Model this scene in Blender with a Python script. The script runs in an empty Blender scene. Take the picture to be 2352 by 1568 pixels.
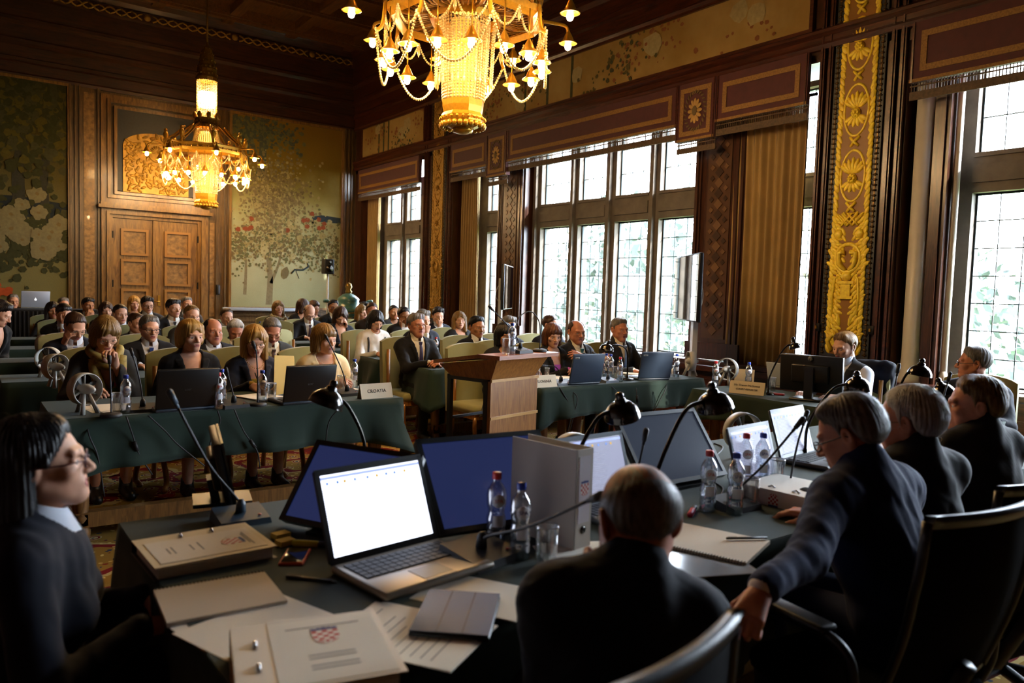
import bpy, bmesh, math, random
import numpy as np
from mathutils import Vector, Matrix, Euler

PI = math.pi
SC = bpy.context.scene
COL = SC.collection
rnd = random.Random(7)

# ---------------------------------------------------------------- camera geometry (image taken as 2352 x 1568)
FPX, CX, CY = 1740.0, 1176.0, 784.0
YAW, PIT, ROL, HC = math.radians(36.5), math.radians(3.65), math.radians(1.79), 1.55
WX, WB = 7.2, 15.7            # window wall plane x, back wall plane y
WL, WR, ZC = -1.0, -3.2, 6.75  # far side wall x, rear wall y, ceiling height
_f = Vector((math.sin(YAW)*math.cos(PIT), math.cos(YAW)*math.cos(PIT), -math.sin(PIT)))
_r0 = Vector((math.cos(YAW), -math.sin(YAW), 0)); _u0 = _r0.cross(_f)
_r = math.cos(ROL)*_r0 + math.sin(ROL)*_u0
_u = -math.sin(ROL)*_r0 + math.cos(ROL)*_u0
def ray(px, py): return (px-CX)/FPX*_r - (py-CY)/FPX*_u + _f
CAM = Vector((0, 0, HC))
def at_z(px, py, z): d = ray(px, py); return CAM + d*((z-HC)/d.z)
def at_x(px, py, x): d = ray(px, py); return CAM + d*(x/d.x)
def at_y(px, py, y): d = ray(px, py); return CAM + d*(y/d.y)
def at_d(px, py, t): return CAM + ray(px, py)*t

# ---------------------------------------------------------------- materials
MATS = {}
def _nt(name):
    m = bpy.data.materials.new(name); m.use_nodes = True
    nt = m.node_tree; b = nt.nodes['Principled BSDF']
    return m, nt, b
def rgb(h):
    if isinstance(h, str):
        c = [int(h[i:i+2], 16)/255 for i in (0, 2, 4)]
        return tuple(x/12.92 if x <= .04045 else ((x+.055)/1.055)**2.4 for x in c) + (1,)
    return tuple(h)[:3] + (1,)
def ND(nt, t, **kw):
    n = nt.nodes.new(t)
    for k, v in kw.items():
        if k in n.inputs.keys(): n.inputs[k].default_value = v
        else: setattr(n, k, v)
    return n
def mat(name, c, rough=.5, metal=0., spec=.5, sheen=0., bump=0., bscale=200., var=0., vscale=8., emit=None, es=0., stretch=None, coat=0., c2=None):
    if name in MATS: return MATS[name]
    m, nt, b = _nt(name); L = nt.links
    b.inputs['Base Color'].default_value = rgb(c); b.inputs['Roughness'].default_value = rough
    b.inputs['Metallic'].default_value = metal; b.inputs['Specular IOR Level'].default_value = spec
    b.inputs['Coat Weight'].default_value = coat
    if sheen: b.inputs['Sheen Weight'].default_value = sheen
    if emit is not None:
        b.inputs['Emission Color'].default_value = rgb(emit); b.inputs['Emission Strength'].default_value = es
    if var or bump or c2:
        tc = ND(nt, 'ShaderNodeTexCoord'); mp = ND(nt, 'ShaderNodeMapping')
        L.new(tc.outputs['Object'], mp.inputs['Vector'])
        if stretch: mp.inputs['Scale'].default_value = stretch
    if var or c2:
        n = ND(nt, 'ShaderNodeTexNoise', Scale=vscale, Detail=4., Roughness=.6)
        L.new(mp.outputs['Vector'], n.inputs['Vector'])
        r = ND(nt, 'ShaderNodeValToRGB'); a = rgb(c)
        e = r.color_ramp.elements
        e[0].position = .32; e[1].position = .68
        if c2: e[0].color = rgb(c2); e[1].color = a
        else:
            e[0].color = tuple(x*(1-var) for x in a[:3])+(1,); e[1].color = tuple(min(1, x*(1+var)) for x in a[:3])+(1,)
        L.new(n.outputs['Fac'], r.inputs['Fac']); L.new(r.outputs['Color'], b.inputs['Base Color'])
    if bump:
        n2 = ND(nt, 'ShaderNodeTexNoise', Scale=bscale, Detail=3.)
        L.new(mp.outputs['Vector'], n2.inputs['Vector'])
        bp = ND(nt, 'ShaderNodeBump', Strength=bump, Distance=.004)
        L.new(n2.outputs['Fac'], bp.inputs['Height']); L.new(bp.outputs['Normal'], b.inputs['Normal'])
    MATS[name] = m
    return m
def wood(name, c1, c2, rough=.35, axis=2, scale=1., coat=.15, spec=.5):
    if name in MATS: return MATS[name]
    m, nt, b = _nt(name); L = nt.links
    tc = ND(nt, 'ShaderNodeTexCoord'); mp = ND(nt, 'ShaderNodeMapping')
    s = [9*scale]*3; s[axis] = .9*scale
    mp.inputs['Scale'].default_value = s
    n = ND(nt, 'ShaderNodeTexNoise', Scale=3., Detail=7., Roughness=.62, Distortion=1.2)
    r = ND(nt, 'ShaderNodeValToRGB'); e = r.color_ramp.elements
    e[0].position = .33; e[0].color = rgb(c1); e[1].position = .66; e[1].color = rgb(c2)
    L.new(tc.outputs['Object'], mp.inputs['Vector']); L.new(mp.outputs['Vector'], n.inputs['Vector'])
    L.new(n.outputs['Fac'], r.inputs['Fac']); L.new(r.outputs['Color'], b.inputs['Base Color'])
    b.inputs['Roughness'].default_value = rough; b.inputs['Coat Weight'].default_value = coat
    b.inputs['Coat Roughness'].default_value = .2; b.inputs['Specular IOR Level'].default_value = spec
    bp = ND(nt, 'ShaderNodeBump', Strength=.12, Distance=.003)
    L.new(n.outputs['Fac'], bp.inputs['Height']); L.new(bp.outputs['Normal'], b.inputs['Normal'])
    MATS[name] = m
    return m
def emis(name, c, s, base=None):
    if name in MATS: return MATS[name]
    m, nt, b = _nt(name)
    b.inputs['Base Color'].default_value = rgb(base or c); b.inputs['Emission Color'].default_value = rgb(c)
    b.inputs['Emission Strength'].default_value = s
    MATS[name] = m
    return m
def glassy(name, c=(1, 1, 1), tr=.85, rough=.03):
    # thin clear plastic / glass: mostly transparent with a gloss that grows at grazing angles
    if name in MATS: return MATS[name]
    m, nt, b = _nt(name); L = nt.links
    nt.nodes.remove(b)
    o = nt.nodes['Material Output']
    t = ND(nt, 'ShaderNodeBsdfTransparent', Color=rgb(c)); g = ND(nt, 'ShaderNodeBsdfGlossy', Roughness=rough)
    fr = ND(nt, 'ShaderNodeLayerWeight', Blend=.35); mx = ND(nt, 'ShaderNodeMixShader')
    mt = ND(nt, 'ShaderNodeMath', operation='MULTIPLY_ADD'); mt.inputs[1].default_value = 1-.1; mt.inputs[2].default_value = 1-tr
    mt.use_clamp = True
    L.new(fr.outputs['Facing'], mt.inputs[0]); L.new(mt.outputs[0], mx.inputs[0])
    L.new(t.outputs[0], mx.inputs[1]); L.new(g.outputs[0], mx.inputs[2]); L.new(mx.outputs[0], o.inputs['Surface'])
    MATS[name] = m
    return m

# ---------------------------------------------------------------- object helpers
def link(name, data, parent=None):
    o = bpy.data.objects.new(name, data); COL.objects.link(o)
    if parent is not None: o.parent = parent
    return o
def tag(o, label=None, cat=None, group=None, kind=None):
    if label: o['label'] = label
    if cat: o['category'] = cat
    if group: o['group'] = group
    if kind: o['kind'] = kind
    return o
def thing(name, label, cat, loc=(0, 0, 0), rz=0., group=None):
    o = link(name, None); o.location = loc; o.rotation_euler = (0, 0, rz); o.empty_display_size = .05
    return tag(o, label, cat, group)
def kids(o): return [c for c in bpy.data.objects if c.parent == o]
KID = {}
def copy_tree(o, parent=None):
    c = o.copy(); COL.objects.link(c)
    if parent is not None: c.parent = parent
    for ch in KIDS(o): copy_tree(ch, c)
    return c
def KIDS(o): return list(o.children)
def dup(o, label, loc=None, rz=None, group=None):
    c = copy_tree(o)
    if loc is not None: c.location = loc
    if rz is not None: c.rotation_euler = (0, 0, rz)
    c['label'] = label
    if group: c['group'] = group
    elif 'group' in c.keys() and 'group' not in o.keys(): del c['group']
    return c

class MB:
    """collects shapes into one mesh"""
    def __init__(s): s.v = []; s.f = []; s.m = []; s.sm = []; s.M = Matrix.Identity(4); s.mi = 0; s.smooth = False
    def add(s, vs, fs, mi=None, smooth=None):
        b = len(s.v); M = s.M
        s.v.extend([tuple(M @ Vector(p)) for p in vs])
        mi = s.mi if mi is None else mi; smooth = s.smooth if smooth is None else smooth
        for f in fs: s.f.append(tuple(i+b for i in f)); s.m.append(mi); s.sm.append(smooth)
    def box(s, c, d, mi=None, rot=None, taper=1.):
        x, y, z = d[0]/2, d[1]/2, d[2]/2; t = taper
        vs = [(-x, -y, -z), (x, -y, -z), (x, y, -z), (-x, y, -z), (-x*t, -y*t, z), (x*t, -y*t, z), (x*t, y*t, z), (-x*t, y*t, z)]
        R = Matrix.Identity(3) if rot is None else (Euler(rot).to_matrix() if not isinstance(rot, Matrix) else rot)
        s.add([R @ Vector(p) + Vector(c) for p in vs], [(3, 2, 1, 0), (4, 5, 6, 7), (0, 1, 5, 4), (1, 2, 6, 5), (2, 3, 7, 6), (3, 0, 4, 7)], mi, False)
    def rbox(s, c, d, r=.01, mi=None, rot=None, seg=2):
        # box with rounded edges in plan and eased top/bottom edges
        x, y, z = d[0]/2, d[1]/2, d[2]/2; r = min(r, x*.99, y*.99, z*.99); pl = []
        def ring(rr, zz):
            out = []
            for (sx, sy, a0) in ((1, 1, 0), (-1, 1, 90), (-1, -1, 180), (1, -1, 270)):
                for k in range(seg+1):
                    a = math.radians(a0+90*k/seg)
                    out.append((sx*(x-r)+rr*math.cos(a), sy*(y-r)+rr*math.sin(a), zz))
            return out
        n = 4*(seg+1); vs = []
        for k in range(seg+1):
            a = PI/2*k/seg; vs += ring(r*math.sin(a)+1e-5, -z+r*(1-math.cos(a)))
        for k in range(seg+1):
            a = PI/2*k/seg; vs += ring(r*math.cos(a)+1e-5, z-r*(1-math.sin(a)))
        R = Matrix.Identity(3) if rot is None else (Euler(rot).to_matrix() if not isinstance(rot, Matrix) else rot)
        nr = 2*(seg+1); fs = [tuple(range(n-1, -1, -1)), tuple(range((nr-1)*n, nr*n))]
        for i in range(nr-1):
            for j in range(n): fs.append((i*n+j, i*n+(j+1) % n, (i+1)*n+(j+1) % n, (i+1)*n+j))
        s.add([R @ Vector(p)+Vector(c) for p in vs], fs, mi, True)
    def lathe(s, prof, c=(0, 0, 0), n=20, mi=None, rot=None, smooth=True, a0=0., caps=True):
        vs = []; fs = []; R = Matrix.Identity(3) if rot is None else (Euler(rot).to_matrix() if not isinstance(rot, Matrix) else rot)
        for (r, z) in prof:
            for k in range(n):
                a = a0+2*PI*k/n; vs.append(R @ Vector((r*math.cos(a), r*math.sin(a), z)) + Vector(c))
        for i in range(len(prof)-1):
            for k in range(n): fs.append((i*n+k, i*n+(k+1) % n, (i+1)*n+(k+1) % n, (i+1)*n+k))
        if caps:
            if prof[0][0] > 1e-5: fs.append(tuple(range(n-1, -1, -1)))
            if prof[-1][0] > 1e-5: fs.append(tuple(range((len(prof)-1)*n, len(prof)*n)))
        s.add(vs, fs, mi, smooth)
    def cyl(s, a, b, r, r2=None, n=12, mi=None, smooth=True):
        a, b = Vector(a), Vector(b); d = b-a; L = d.length
        if L < 1e-9: return
        s.lathe([(r, 0), (r if r2 is None else r2, L)], a, n, mi, d.to_track_quat('Z', 'Y').to_matrix(), smooth)
    def sphere(s, c, r, n=12, mi=None, sc=(1, 1, 1), rot=None):
        k = max(4, n//2); prof = [(max(r*math.sin(PI*i/k), 1e-6), -r*math.cos(PI*i/k)) for i in range(k+1)]
        M0 = s.M; R = Matrix.Identity(4) if rot is None else Euler(rot).to_matrix().to_4x4()
        s.M = M0 @ Matrix.Translation(Vector(c)) @ R @ Matrix.Diagonal((*sc, 1))
        s.lathe(prof, (0, 0, 0), n, mi, None, True, caps=False); s.M = M0
    def tube(s, pts, r, n=8, mi=None, close=False, rs=None):
        pts = [Vector(p) for p in pts]; N = len(pts); vs = []; fs = []
        up = None
        for i, p in enumerate(pts):
            a = pts[(i-1) % N] if (i or close) else p; b = pts[(i+1) % N] if (i < N-1 or close) else p
            t = (b-a).normalized()
            if up is None:
                up = t.orthogonal().normalized()
            up = (up - t*up.dot(t));
            if up.length < 1e-6: up = t.orthogonal()
            up.normalize(); w = t.cross(up); rr = r if rs is None else rs[i]
            for k in range(n):
                a_ = 2*PI*k/n; vs.append(p + (up*math.cos(a_)+w*math.sin(a_))*rr)
        m = N if close else N-1
        for i in range(m):
            for k in range(n): fs.append((i*n+k, i*n+(k+1) % n, ((i+1) % N)*n+(k+1) % n, ((i+1) % N)*n+k))
        if not close: fs += [tuple(range(n-1, -1, -1)), tuple(range((N-1)*n, N*n))]
        s.add(vs, fs, mi, True)
    def prism(s, poly, z0, z1, mi=None, M=None, smooth=False):
        n = len(poly); vs = [(x, y, z0) for x, y in poly]+[(x, y, z1) for x, y in poly]
        fs = [tuple(range(n-1, -1, -1)), tuple(range(n, 2*n))]+[(i, (i+1) % n, n+(i+1) % n, n+i) for i in range(n)]
        if M is not None: vs = [M @ Vector(p) for p in vs]
        s.add(vs, fs, mi, smooth)
    def grid(s, fn, nu, nv, mi=None, smooth=True):
        vs = [fn(i/nu, j/nv) for i in range(nu+1) for j in range(nv+1)]
        fs = [(i*(nv+1)+j, (i+1)*(nv+1)+j, (i+1)*(nv+1)+j+1, i*(nv+1)+j+1) for i in range(nu) for j in range(nv)]
        s.add(vs, fs, mi, smooth)
    def mesh(s, name):
        me = bpy.data.meshes.new(name); me.from_pydata(s.v, [], s.f)
        me.polygons.foreach_set('material_index', s.m); me.polygons.foreach_set('use_smooth', s.sm)
        me.update()
        return me
    def build(s, name, mats, parent=None, label=None, kind=None):
        me = s.mesh(name)
        for m in (mats if isinstance(mats, (list, tuple)) else [mats]): me.materials.append(m)
        o = link(name, me, parent)
        if label: o['label'] = label
        if kind: o['kind'] = kind
        return o
def bez(p, n=16):
    # Catmull-Rom through points
    P = [Vector(q) for q in p]; P = [2*P[0]-P[1]]+P+[2*P[-1]-P[-2]]; out = []
    for i in range(1, len(P)-2):
        for k in range(n):
            t = k/n; a, b, c, d = P[i-1:i+3]
            out.append(.5*((2*b)+(c-a)*t+(2*a-5*b+4*c-d)*t*t+(3*b-a-3*c+d)*t**3))
    out.append(P[-2]); return out
def text(name, body, size, m, parent, loc, rot, align='CENTER', ext=.0006, shear=0.):
    cu = bpy.data.curves.new(name, 'FONT'); cu.body = body; cu.size = size; cu.align_x = align; cu.align_y = 'CENTER'; cu.extrude = ext; cu.shear = shear
    cu.resolution_u = 3
    o = bpy.data.objects.new(name, cu); dg = bpy.context.evaluated_depsgraph_get()
    COL.objects.link(o); bpy.context.view_layer.update()
    me = bpy.data.meshes.new_from_object(o.evaluated_get(bpy.context.evaluated_depsgraph_get()))
    bpy.data.objects.remove(o)
    me.materials.clear(); me.materials.append(m)
    o = link(name, me, parent); o.location = loc; o.rotation_euler = rot
    return o

# ---------------------------------------------------------------- implicit surfaces -> mesh (numpy surface nets)
def cap(a, b, ra, rb=None, k=.02, op='+'):
    return ('cap', np.array(a, float), np.array(b, float), ra, ra if rb is None else rb, k, op)
def ell(c, r, k=.02, op='+', rot=None):
    return ('ell', np.array(c, float), np.array(r, float), None if rot is None else np.array(Euler(rot).to_matrix().transposed()), k, op)
def fnp(fn, lo, hi, op='max'):
    return ('fn', fn, np.array(lo, float), np.array(hi, float), 0, op)
def sdf_mesh(prims, res, lo=None, hi=None):
    bb = []
    for p in prims:
        if p[0] == 'cap':
            r = max(p[3], p[4]); bb.append((np.minimum(p[1], p[2])-r, np.maximum(p[1], p[2])+r))
        elif p[0] == 'ell': R = p[2].max() if p[3] is not None else p[2]; bb.append((p[1]-R, p[1]+R))
        else: bb.append((p[2], p[3]))
    adds = [b for b, p in zip(bb, prims) if p[-1] == '+']
    if lo is None: lo = np.min([b[0] for b in adds], 0)
    if hi is None: hi = np.max([b[1] for b in adds], 0)
    lo = np.array(lo, float)-3*res; hi = np.array(hi, float)+3*res
    N = np.ceil((hi-lo)/res).astype(int)+1
    D = np.full(N, .5, np.float32)
    ax = [(lo[i]+res*np.arange(N[i])).astype(np.float32) for i in range(3)]
    for p, b in zip(prims, bb):
        k = p[-2]
        a0 = np.clip(np.floor((b[0]-k-2*res-lo)/res).astype(int), 0, N); a1 = np.clip(np.ceil((b[1]+k+2*res-lo)/res).astype(int)+1, 0, N)
        if (a1 <= a0).any(): continue
        sl = tuple(slice(a0[i], a1[i]) for i in range(3))
        X = ax[0][sl[0]][:, None, None]; Y = ax[1][sl[1]][None, :, None]; Z = ax[2][sl[2]][None, None, :]
        V = D[sl]
        if p[0] == 'cap':
            a, c = p[1], p[2]; ba = c-a; L = float(ba@ba)
            x, y, z = X-a[0], Y-a[1], Z-a[2]
            t = np.clip((x*ba[0]+y*ba[1]+z*ba[2])/L, 0, 1) if L > 1e-12 else np.zeros(V.shape, np.float32)
            d = np.sqrt((x-t*ba[0])**2+(y-t*ba[1])**2+(z-t*ba[2])**2)-(p[3]+(p[4]-p[3])*t)
        elif p[0] == 'ell':
            x, y, z = X-p[1][0], Y-p[1][1], Z-p[1][2]
            if p[3] is not None:
                R = p[3]; x, y, z = R[0, 0]*x+R[0, 1]*y+R[0, 2]*z, R[1, 0]*x+R[1, 1]*y+R[1, 2]*z, R[2, 0]*x+R[2, 1]*y+R[2, 2]*z
            r = p[2]; k0 = np.sqrt((x/r[0])**2+(y/r[1])**2+(z/r[2])**2); k1 = np.sqrt((x/r[0]**2)**2+(y/r[1]**2)**2+(z/r[2]**2)**2)
            d = k0*(k0-1)/np.maximum(k1, 1e-6)
        else:
            d = p[1](X, Y, Z, V)
            D[sl] = d; continue
        if p[-1] == '+':
            h = np.clip(.5+.5*(V-d)/k, 0, 1) if k > 0 else (d < V).astype(np.float32)
            D[sl] = V+(d-V)*h-k*h*(1-h)
        else:
            d = -d; h = np.clip(.5-.5*(V-d)/k, 0, 1); D[sl] = V+(d-V)*h+k*h*(1-h)
    return surf_nets(D, lo, res)
def surf_nets(D, lo, res):
    S = D < 0; N = D.shape
    c = [slice(0, -1), slice(1, None)]
    cnt = np.zeros([n-1 for n in N], np.int8)
    for i in (0, 1):
        for j in (0, 1):
            for k in (0, 1): cnt += S[c[i], c[j], c[k]]
    act = (cnt > 0) & (cnt < 8); idx = np.full(act.shape, -1, np.int64)
    I, J, K = np.nonzero(act); n = len(I); idx[I, J, K] = np.arange(n)
    P = np.zeros((n, 3)); W = np.zeros(n)
    corner = [(0, 0, 0), (1, 0, 0), (0, 1, 0), (1, 1, 0), (0, 0, 1), (1, 0, 1), (0, 1, 1), (1, 1, 1)]
    dv = [D[I+a, J+b, K+e] for a, b, e in corner]
    for i in range(8):
        for j in range(i+1, 8):
            if bin(i ^ j).count('1') != 1: continue
            m = (dv[i] < 0) != (dv[j] < 0)
            t = np.where(m, dv[i]/np.where(m, dv[i]-dv[j], 1), 0)
            a, b = np.array(corner[i]), np.array(corner[j])
            P += np.where(m[:, None], a+(b-a)*t[:, None], 0); W += m
    P = P/W[:, None]+np.stack([I, J, K], 1)
    V = P*res+lo
    F = []
    for ax in range(3):
        o = [0, 1, 2]; o.remove(ax); u, v = o
        sl0 = [slice(1, N[q]-1) for q in range(3)]; sl0[ax] = slice(0, N[ax]-1)
        sl1 = list(sl0); sl1[ax] = slice(1, N[ax])
        A = S[tuple(sl0)]; B = S[tuple(sl1)]; E = np.nonzero(A != B)
        q = [E[0].copy(), E[1].copy(), E[2].copy()]
        for w in (u, v): q[w] += 1
        def at(du, dv_):
            z = list(q); z[u] = q[u]-1+du; z[v] = q[v]-1+dv_; return idx[tuple(z)]
        quad = np.stack([at(0, 0), at(1, 0), at(1, 1), at(0, 1)], 1)
        flip = (~A[E]) if ax != 1 else A[E]
        quad[flip] = quad[flip][:, ::-1]
        F.append(quad)
    F = np.concatenate(F); F = F[(F >= 0).all(1)]
    return V, F
def np_mesh(name, V, F, mi=None, mats=(), smooth=True):
    me = bpy.data.meshes.new(name); nv, nf = len(V), len(F)
    me.vertices.add(nv); me.vertices.foreach_set('co', np.ascontiguousarray(V, dtype=np.float32).ravel())
    me.loops.add(nf*4); me.loops.foreach_set('vertex_index', np.ascontiguousarray(F, dtype=np.int32).ravel())
    me.polygons.add(nf); me.polygons.foreach_set('loop_start', np.arange(0, nf*4, 4, dtype=np.int32))
    me.polygons.foreach_set('loop_total', np.full(nf, 4, np.int32))
    if mi is not None: me.polygons.foreach_set('material_index', np.ascontiguousarray(mi, dtype=np.int32))
    me.polygons.foreach_set('use_smooth', np.ones(nf, bool) if smooth else np.zeros(nf, bool))
    for m in mats: me.materials.append(m)
    me.update(calc_edges=True)
    return me
def xf(M, V):
    A = np.array(M); return V@A[:3, :3].T+A[:3, 3]
def folds(V, amp, sc, seed=0, n=5):
    # smooth pseudo-random field over points, in -amp..amp
    r = np.random.RandomState(seed); o = np.zeros(len(V))
    for i in range(n):
        k = r.normal(size=3)*sc*(1+.5*i); o += np.sin(V@k+r.uniform(0, 6.28)+1.5*np.sin(V@(r.normal(size=3)*sc*.6)+r.uniform(0, 6)))/(1+.5*i)
    return o*amp/2.
def vnormals(V, F):
    a = V[F[:, 2]]-V[F[:, 0]]; b = V[F[:, 3]]-V[F[:, 1]]; n = np.cross(a, b); N = np.zeros_like(V)
    for i in range(4): np.add.at(N, F[:, i], n)
    return N/np.maximum(np.linalg.norm(N, axis=1, keepdims=True), 1e-9)
SKY, SUNE, EXPO = 12.5, 8.0, 2.35
# ================================================================ the room
W_BACK = wood('wood_back', '3a2810', '6e5430', .32, 2, 1.)
W_BURL = mat('wood_burl', '806034', .35, var=.45, vscale=14, coat=.2)
W_DOOR = wood('wood_door', '54391a', '8f6a34', .3, 2, 1.)
W_DARK = wood('wood_dark', '22110a', '4a2716', .38, 0, .8)
W_RED = wood('wood_red', '28140c', '4f2c1c', .3, 2, 1., coat=.25)
W_REDH = wood('wood_red_level', '2a120a', '57291a', .32, 1, 1., coat=.2)
W_CEIL = wood('wood_ceiling', '4f3016', '7a4e26', .45, 1, .8)
STONE = mat('window_stone', '6b6258', .75, var=.18, vscale=6, bump=.15, bscale=60)
LEAD = mat('lead_came', '1e2a2a', .5, metal=.4)
GLASS = glassy('window_glass', (.97, .98, 1), .98, .02)
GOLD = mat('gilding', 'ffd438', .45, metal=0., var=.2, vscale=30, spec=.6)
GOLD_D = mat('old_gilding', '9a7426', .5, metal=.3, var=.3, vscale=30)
IRON = mat('dark_metal', '17130f', .4, metal=.6)
RELIEF_BG = mat('relief_ground', '1d2024', .5, var=.3, vscale=25)
WHITE_STONE = mat('pale_marble', 'cfc8bd', .45, var=.07, vscale=3)

def structure(name, mb, mats): return mb.build(name, mats, None, kind='structure')

# floor: patterned carpet
def carpet_mat():
    m, nt, b = _nt('carpet_pattern'); L = nt.links
    tc = ND(nt, 'ShaderNodeTexCoord'); co = tc.outputs['Object']
    def ramp(src, stops, interp='CONSTANT'):
        r = ND(nt, 'ShaderNodeValToRGB'); r.color_ramp.interpolation = interp
        e = r.color_ramp.elements
        while len(e) < len(stops): e.new(.5)
        for q, (p, c) in zip(e, stops): q.position = p; q.color = rgb(c)
        L.new(src, r.inputs['Fac']); return r.outputs['Color']
    nz = ND(nt, 'ShaderNodeTexNoise', Scale=5., Detail=2.); L.new(co, nz.inputs['Vector'])
    ad = ND(nt, 'ShaderNodeMixRGB', blend_type='LINEAR_LIGHT'); ad.inputs[0].default_value = .07
    L.new(co, ad.inputs[1]); L.new(nz.outputs['Color'], ad.inputs[2]); wc = ad.outputs[0]
    big = ND(nt, 'ShaderNodeTexVoronoi', Scale=1.25); big.feature = 'F1'; L.new(wc, big.inputs['Vector'])
    med = ND(nt, 'ShaderNodeTexVoronoi', Scale=6.5); L.new(wc, med.inputs['Vector'])
    sm = ND(nt, 'ShaderNodeTexVoronoi', Scale=21.); L.new(wc, sm.inputs['Vector'])
    base = ramp(big.outputs['Distance'], [(0, '86662a'), (.26, '6c1a1a'), (.33, 'a8905a'), (.37, '86662a'), (.55, '6e2220'), (.66, '8a6c34')])
    flo = ramp(med.outputs['Distance'], [(0, '2d3648'), (.09, 'a8946a'), (.17, '701c1a'), (.25, 'a8946a'), (.29, '000000')])
    fm = ramp(med.outputs['Distance'], [(0, 'ffffff'), (.29, '000000')])
    dots = ramp(sm.outputs['Distance'], [(0, 'ffffff'), (.24, '000000')])
    dc = ramp(sm.outputs['Color'], [(0, '27334a'), (.4, 'c2a666'), (.75, '6e1416')])
    m1 = ND(nt, 'ShaderNodeMixRGB'); L.new(dots, m1.inputs[0]); L.new(base, m1.inputs[1]); L.new(dc, m1.inputs[2])
    m2 = ND(nt, 'ShaderNodeMixRGB'); L.new(fm, m2.inputs[0]); L.new(m1.outputs[0], m2.inputs[1]); L.new(flo, m2.inputs[2])
    L.new(m2.outputs[0], b.inputs['Base Color']); b.inputs['Roughness'].default_value = .95; b.inputs['Specular IOR Level'].default_value = .1
    n2 = ND(nt, 'ShaderNodeTexNoise', Scale=350.); L.new(co, n2.inputs['Vector'])
    bp = ND(nt, 'ShaderNodeBump', Strength=.4, Distance=.004); L.new(n2.outputs['Fac'], bp.inputs['Height']); L.new(bp.outputs['Normal'], b.inputs['Normal'])
    return m
q = MB(); q.box(((WL+8)/2, (WR+WB)/2, -.05), (8-WL+.4, WB-WR+.6, .1)); structure('floor', q, carpet_mat())

# ceiling with coffer beams
q = MB(); q.box(((WL+WX)/2, (WR+WB)/2, ZC+.06), (WX-WL+1.2, WB-WR+.6, .12))
y = 15.05
while y > 2: q.box(((WL+WX)/2, y, ZC-.09), (WX-WL, .2, .18)); q.box(((WL+WX)/2, y, ZC-.2), (WX-WL, .12, .05)); y -= 1.25
x = WL+.35
while x < WX: q.box((x, (WR+WB)/2, ZC-.08), (.2, WB-WR, .16)); x += 1.25
structure('ceiling', q, W_CEIL)

# plain far side wall and rear wall (behind the camera)
q = MB(); q.box((WL-.1, (WR+WB)/2, ZC/2), (.2, WB-WR+.4, ZC)); structure('wall_left', q, W_DARK)
q = MB(); q.box(((WL+WX)/2+.2, WR-.1, ZC/2), (WX-WL+1.2, .2, ZC)); structure('wall_rear', q, W_DARK)

# ---- back wall
q = MB(); q.box(((WL+WX)/2, WB+.17, ZC/2), (WX-WL+1, .2, ZC)); structure('wall_back', q, W_BACK)
def xprof(mb, prof, x0, x1, mi=0):      # profile of (depth toward the room, z) run along x on the back wall
    n = len(prof); vs = [(x0, WB+.07-d, z) for d, z in prof]+[(x1, WB+.07-d, z) for d, z in prof]
    mb.add(vs, [(i, i+1, n+i+1, n+i) for i in range(n-1)]+[tuple(range(n)), tuple(range(2*n-1, n-1, -1))], mi, False)
def yprof(mb, prof, y0, y1, x=WX, mi=0):
    n = len(prof); vs = [(x-d, y0, z) for d, z in prof]+[(x-d, y1, z) for d, z in prof]
    mb.add(vs, [(n+i, n+i+1, i+1, i) for i in range(n-1)]+[tuple(range(n-1, -1, -1)), tuple(range(n, 2*n))], mi, False)
CORN = [(0, 4.98), (.05, 4.98), (.07, 5.03), (.05, 5.06), (.05, 5.22), (.09, 5.24), (.09, 5.3), (.06, 5.32), (.06, 5.5), (.12, 5.55), (.12, 5.6), (.1, 5.63), (.1, 5.85), (.16, 5.9), (.16, 5.95), (.14, 5.98), (.14, 6.28), (.2, 6.3), (.2, 6.46), (.16, 6.48), (.22, 6.56), (.3, 6.62), (.36, 6.68), (.36, ZC), (0, ZC)]
q = MB(); xprof(q, CORN, WL, WX); structure('trim_1', q, W_DARK)
q = MB()   # interlaced gilt band of the cornice
for i in range(46):
    x = WL+.1+i*.175
    if i % 9 == 4: q.sphere((x, WB-.135, 6.38), .06, 10, sc=(1, .4, 1))
    else:
        for s in (-1, 1): q.tube([(x-.0875, WB-.135, 6.38-s*.055), (x-.03, WB-.145, 6.38-s*.03), (x+.03, WB-.135, 6.38+s*.03), (x+.0875, WB-.135, 6.38+s*.055)], .016, 5)
structure('trim_2', q, GOLD_D)
# wooden framework of the back wall: stiles, panels, dado
q = MB()
def vpil(x0, x1, z0, z1, d=.06, mi=0): q.box(((x0+x1)/2, WB+.07-d/2, (z0+z1)/2), (x1-x0, d, z1-z0), mi)
for x0, x1 in ((WL, -.92), (1.7, 2.2), (4.05, 4.42), (6.9, WX)):
    vpil(x0, x1, 0, 5, .05)
for x in (1.72, 1.80, 1.87, 2.16, 4.07, 4.24, 4.40, 6.93, 7.02, 7.1): vpil(x-.012, x+.018, 0, 5, .085)
vpil(1.93, 2.1, .3, 4.9, .06, 1); vpil(4.11, 4.2, .9, 2.75, .06, 1)
for x0, x1 in ((WL, 1.7), (4.42, 6.9)):     # dado under the murals
    q.box(((x0+x1)/2, WB+.03, .5), (x1-x0, .08, 1.0))
    for z in (.1, .2, .82, .93, 1.02): q.box(((x0+x1)/2, WB-.02, z), (x1-x0, .05, .03))
    n = 3
    for k in range(n):
        a = x0+(x1-x0)*(k+.08)/n; b = x0+(x1-x0)*(k+.92)/n
        q.box(((a+b)/2, WB-.015, .5), (b-a, .03, .44), 1)
structure('trim_3', q, [W_BACK, W_BURL])
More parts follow.
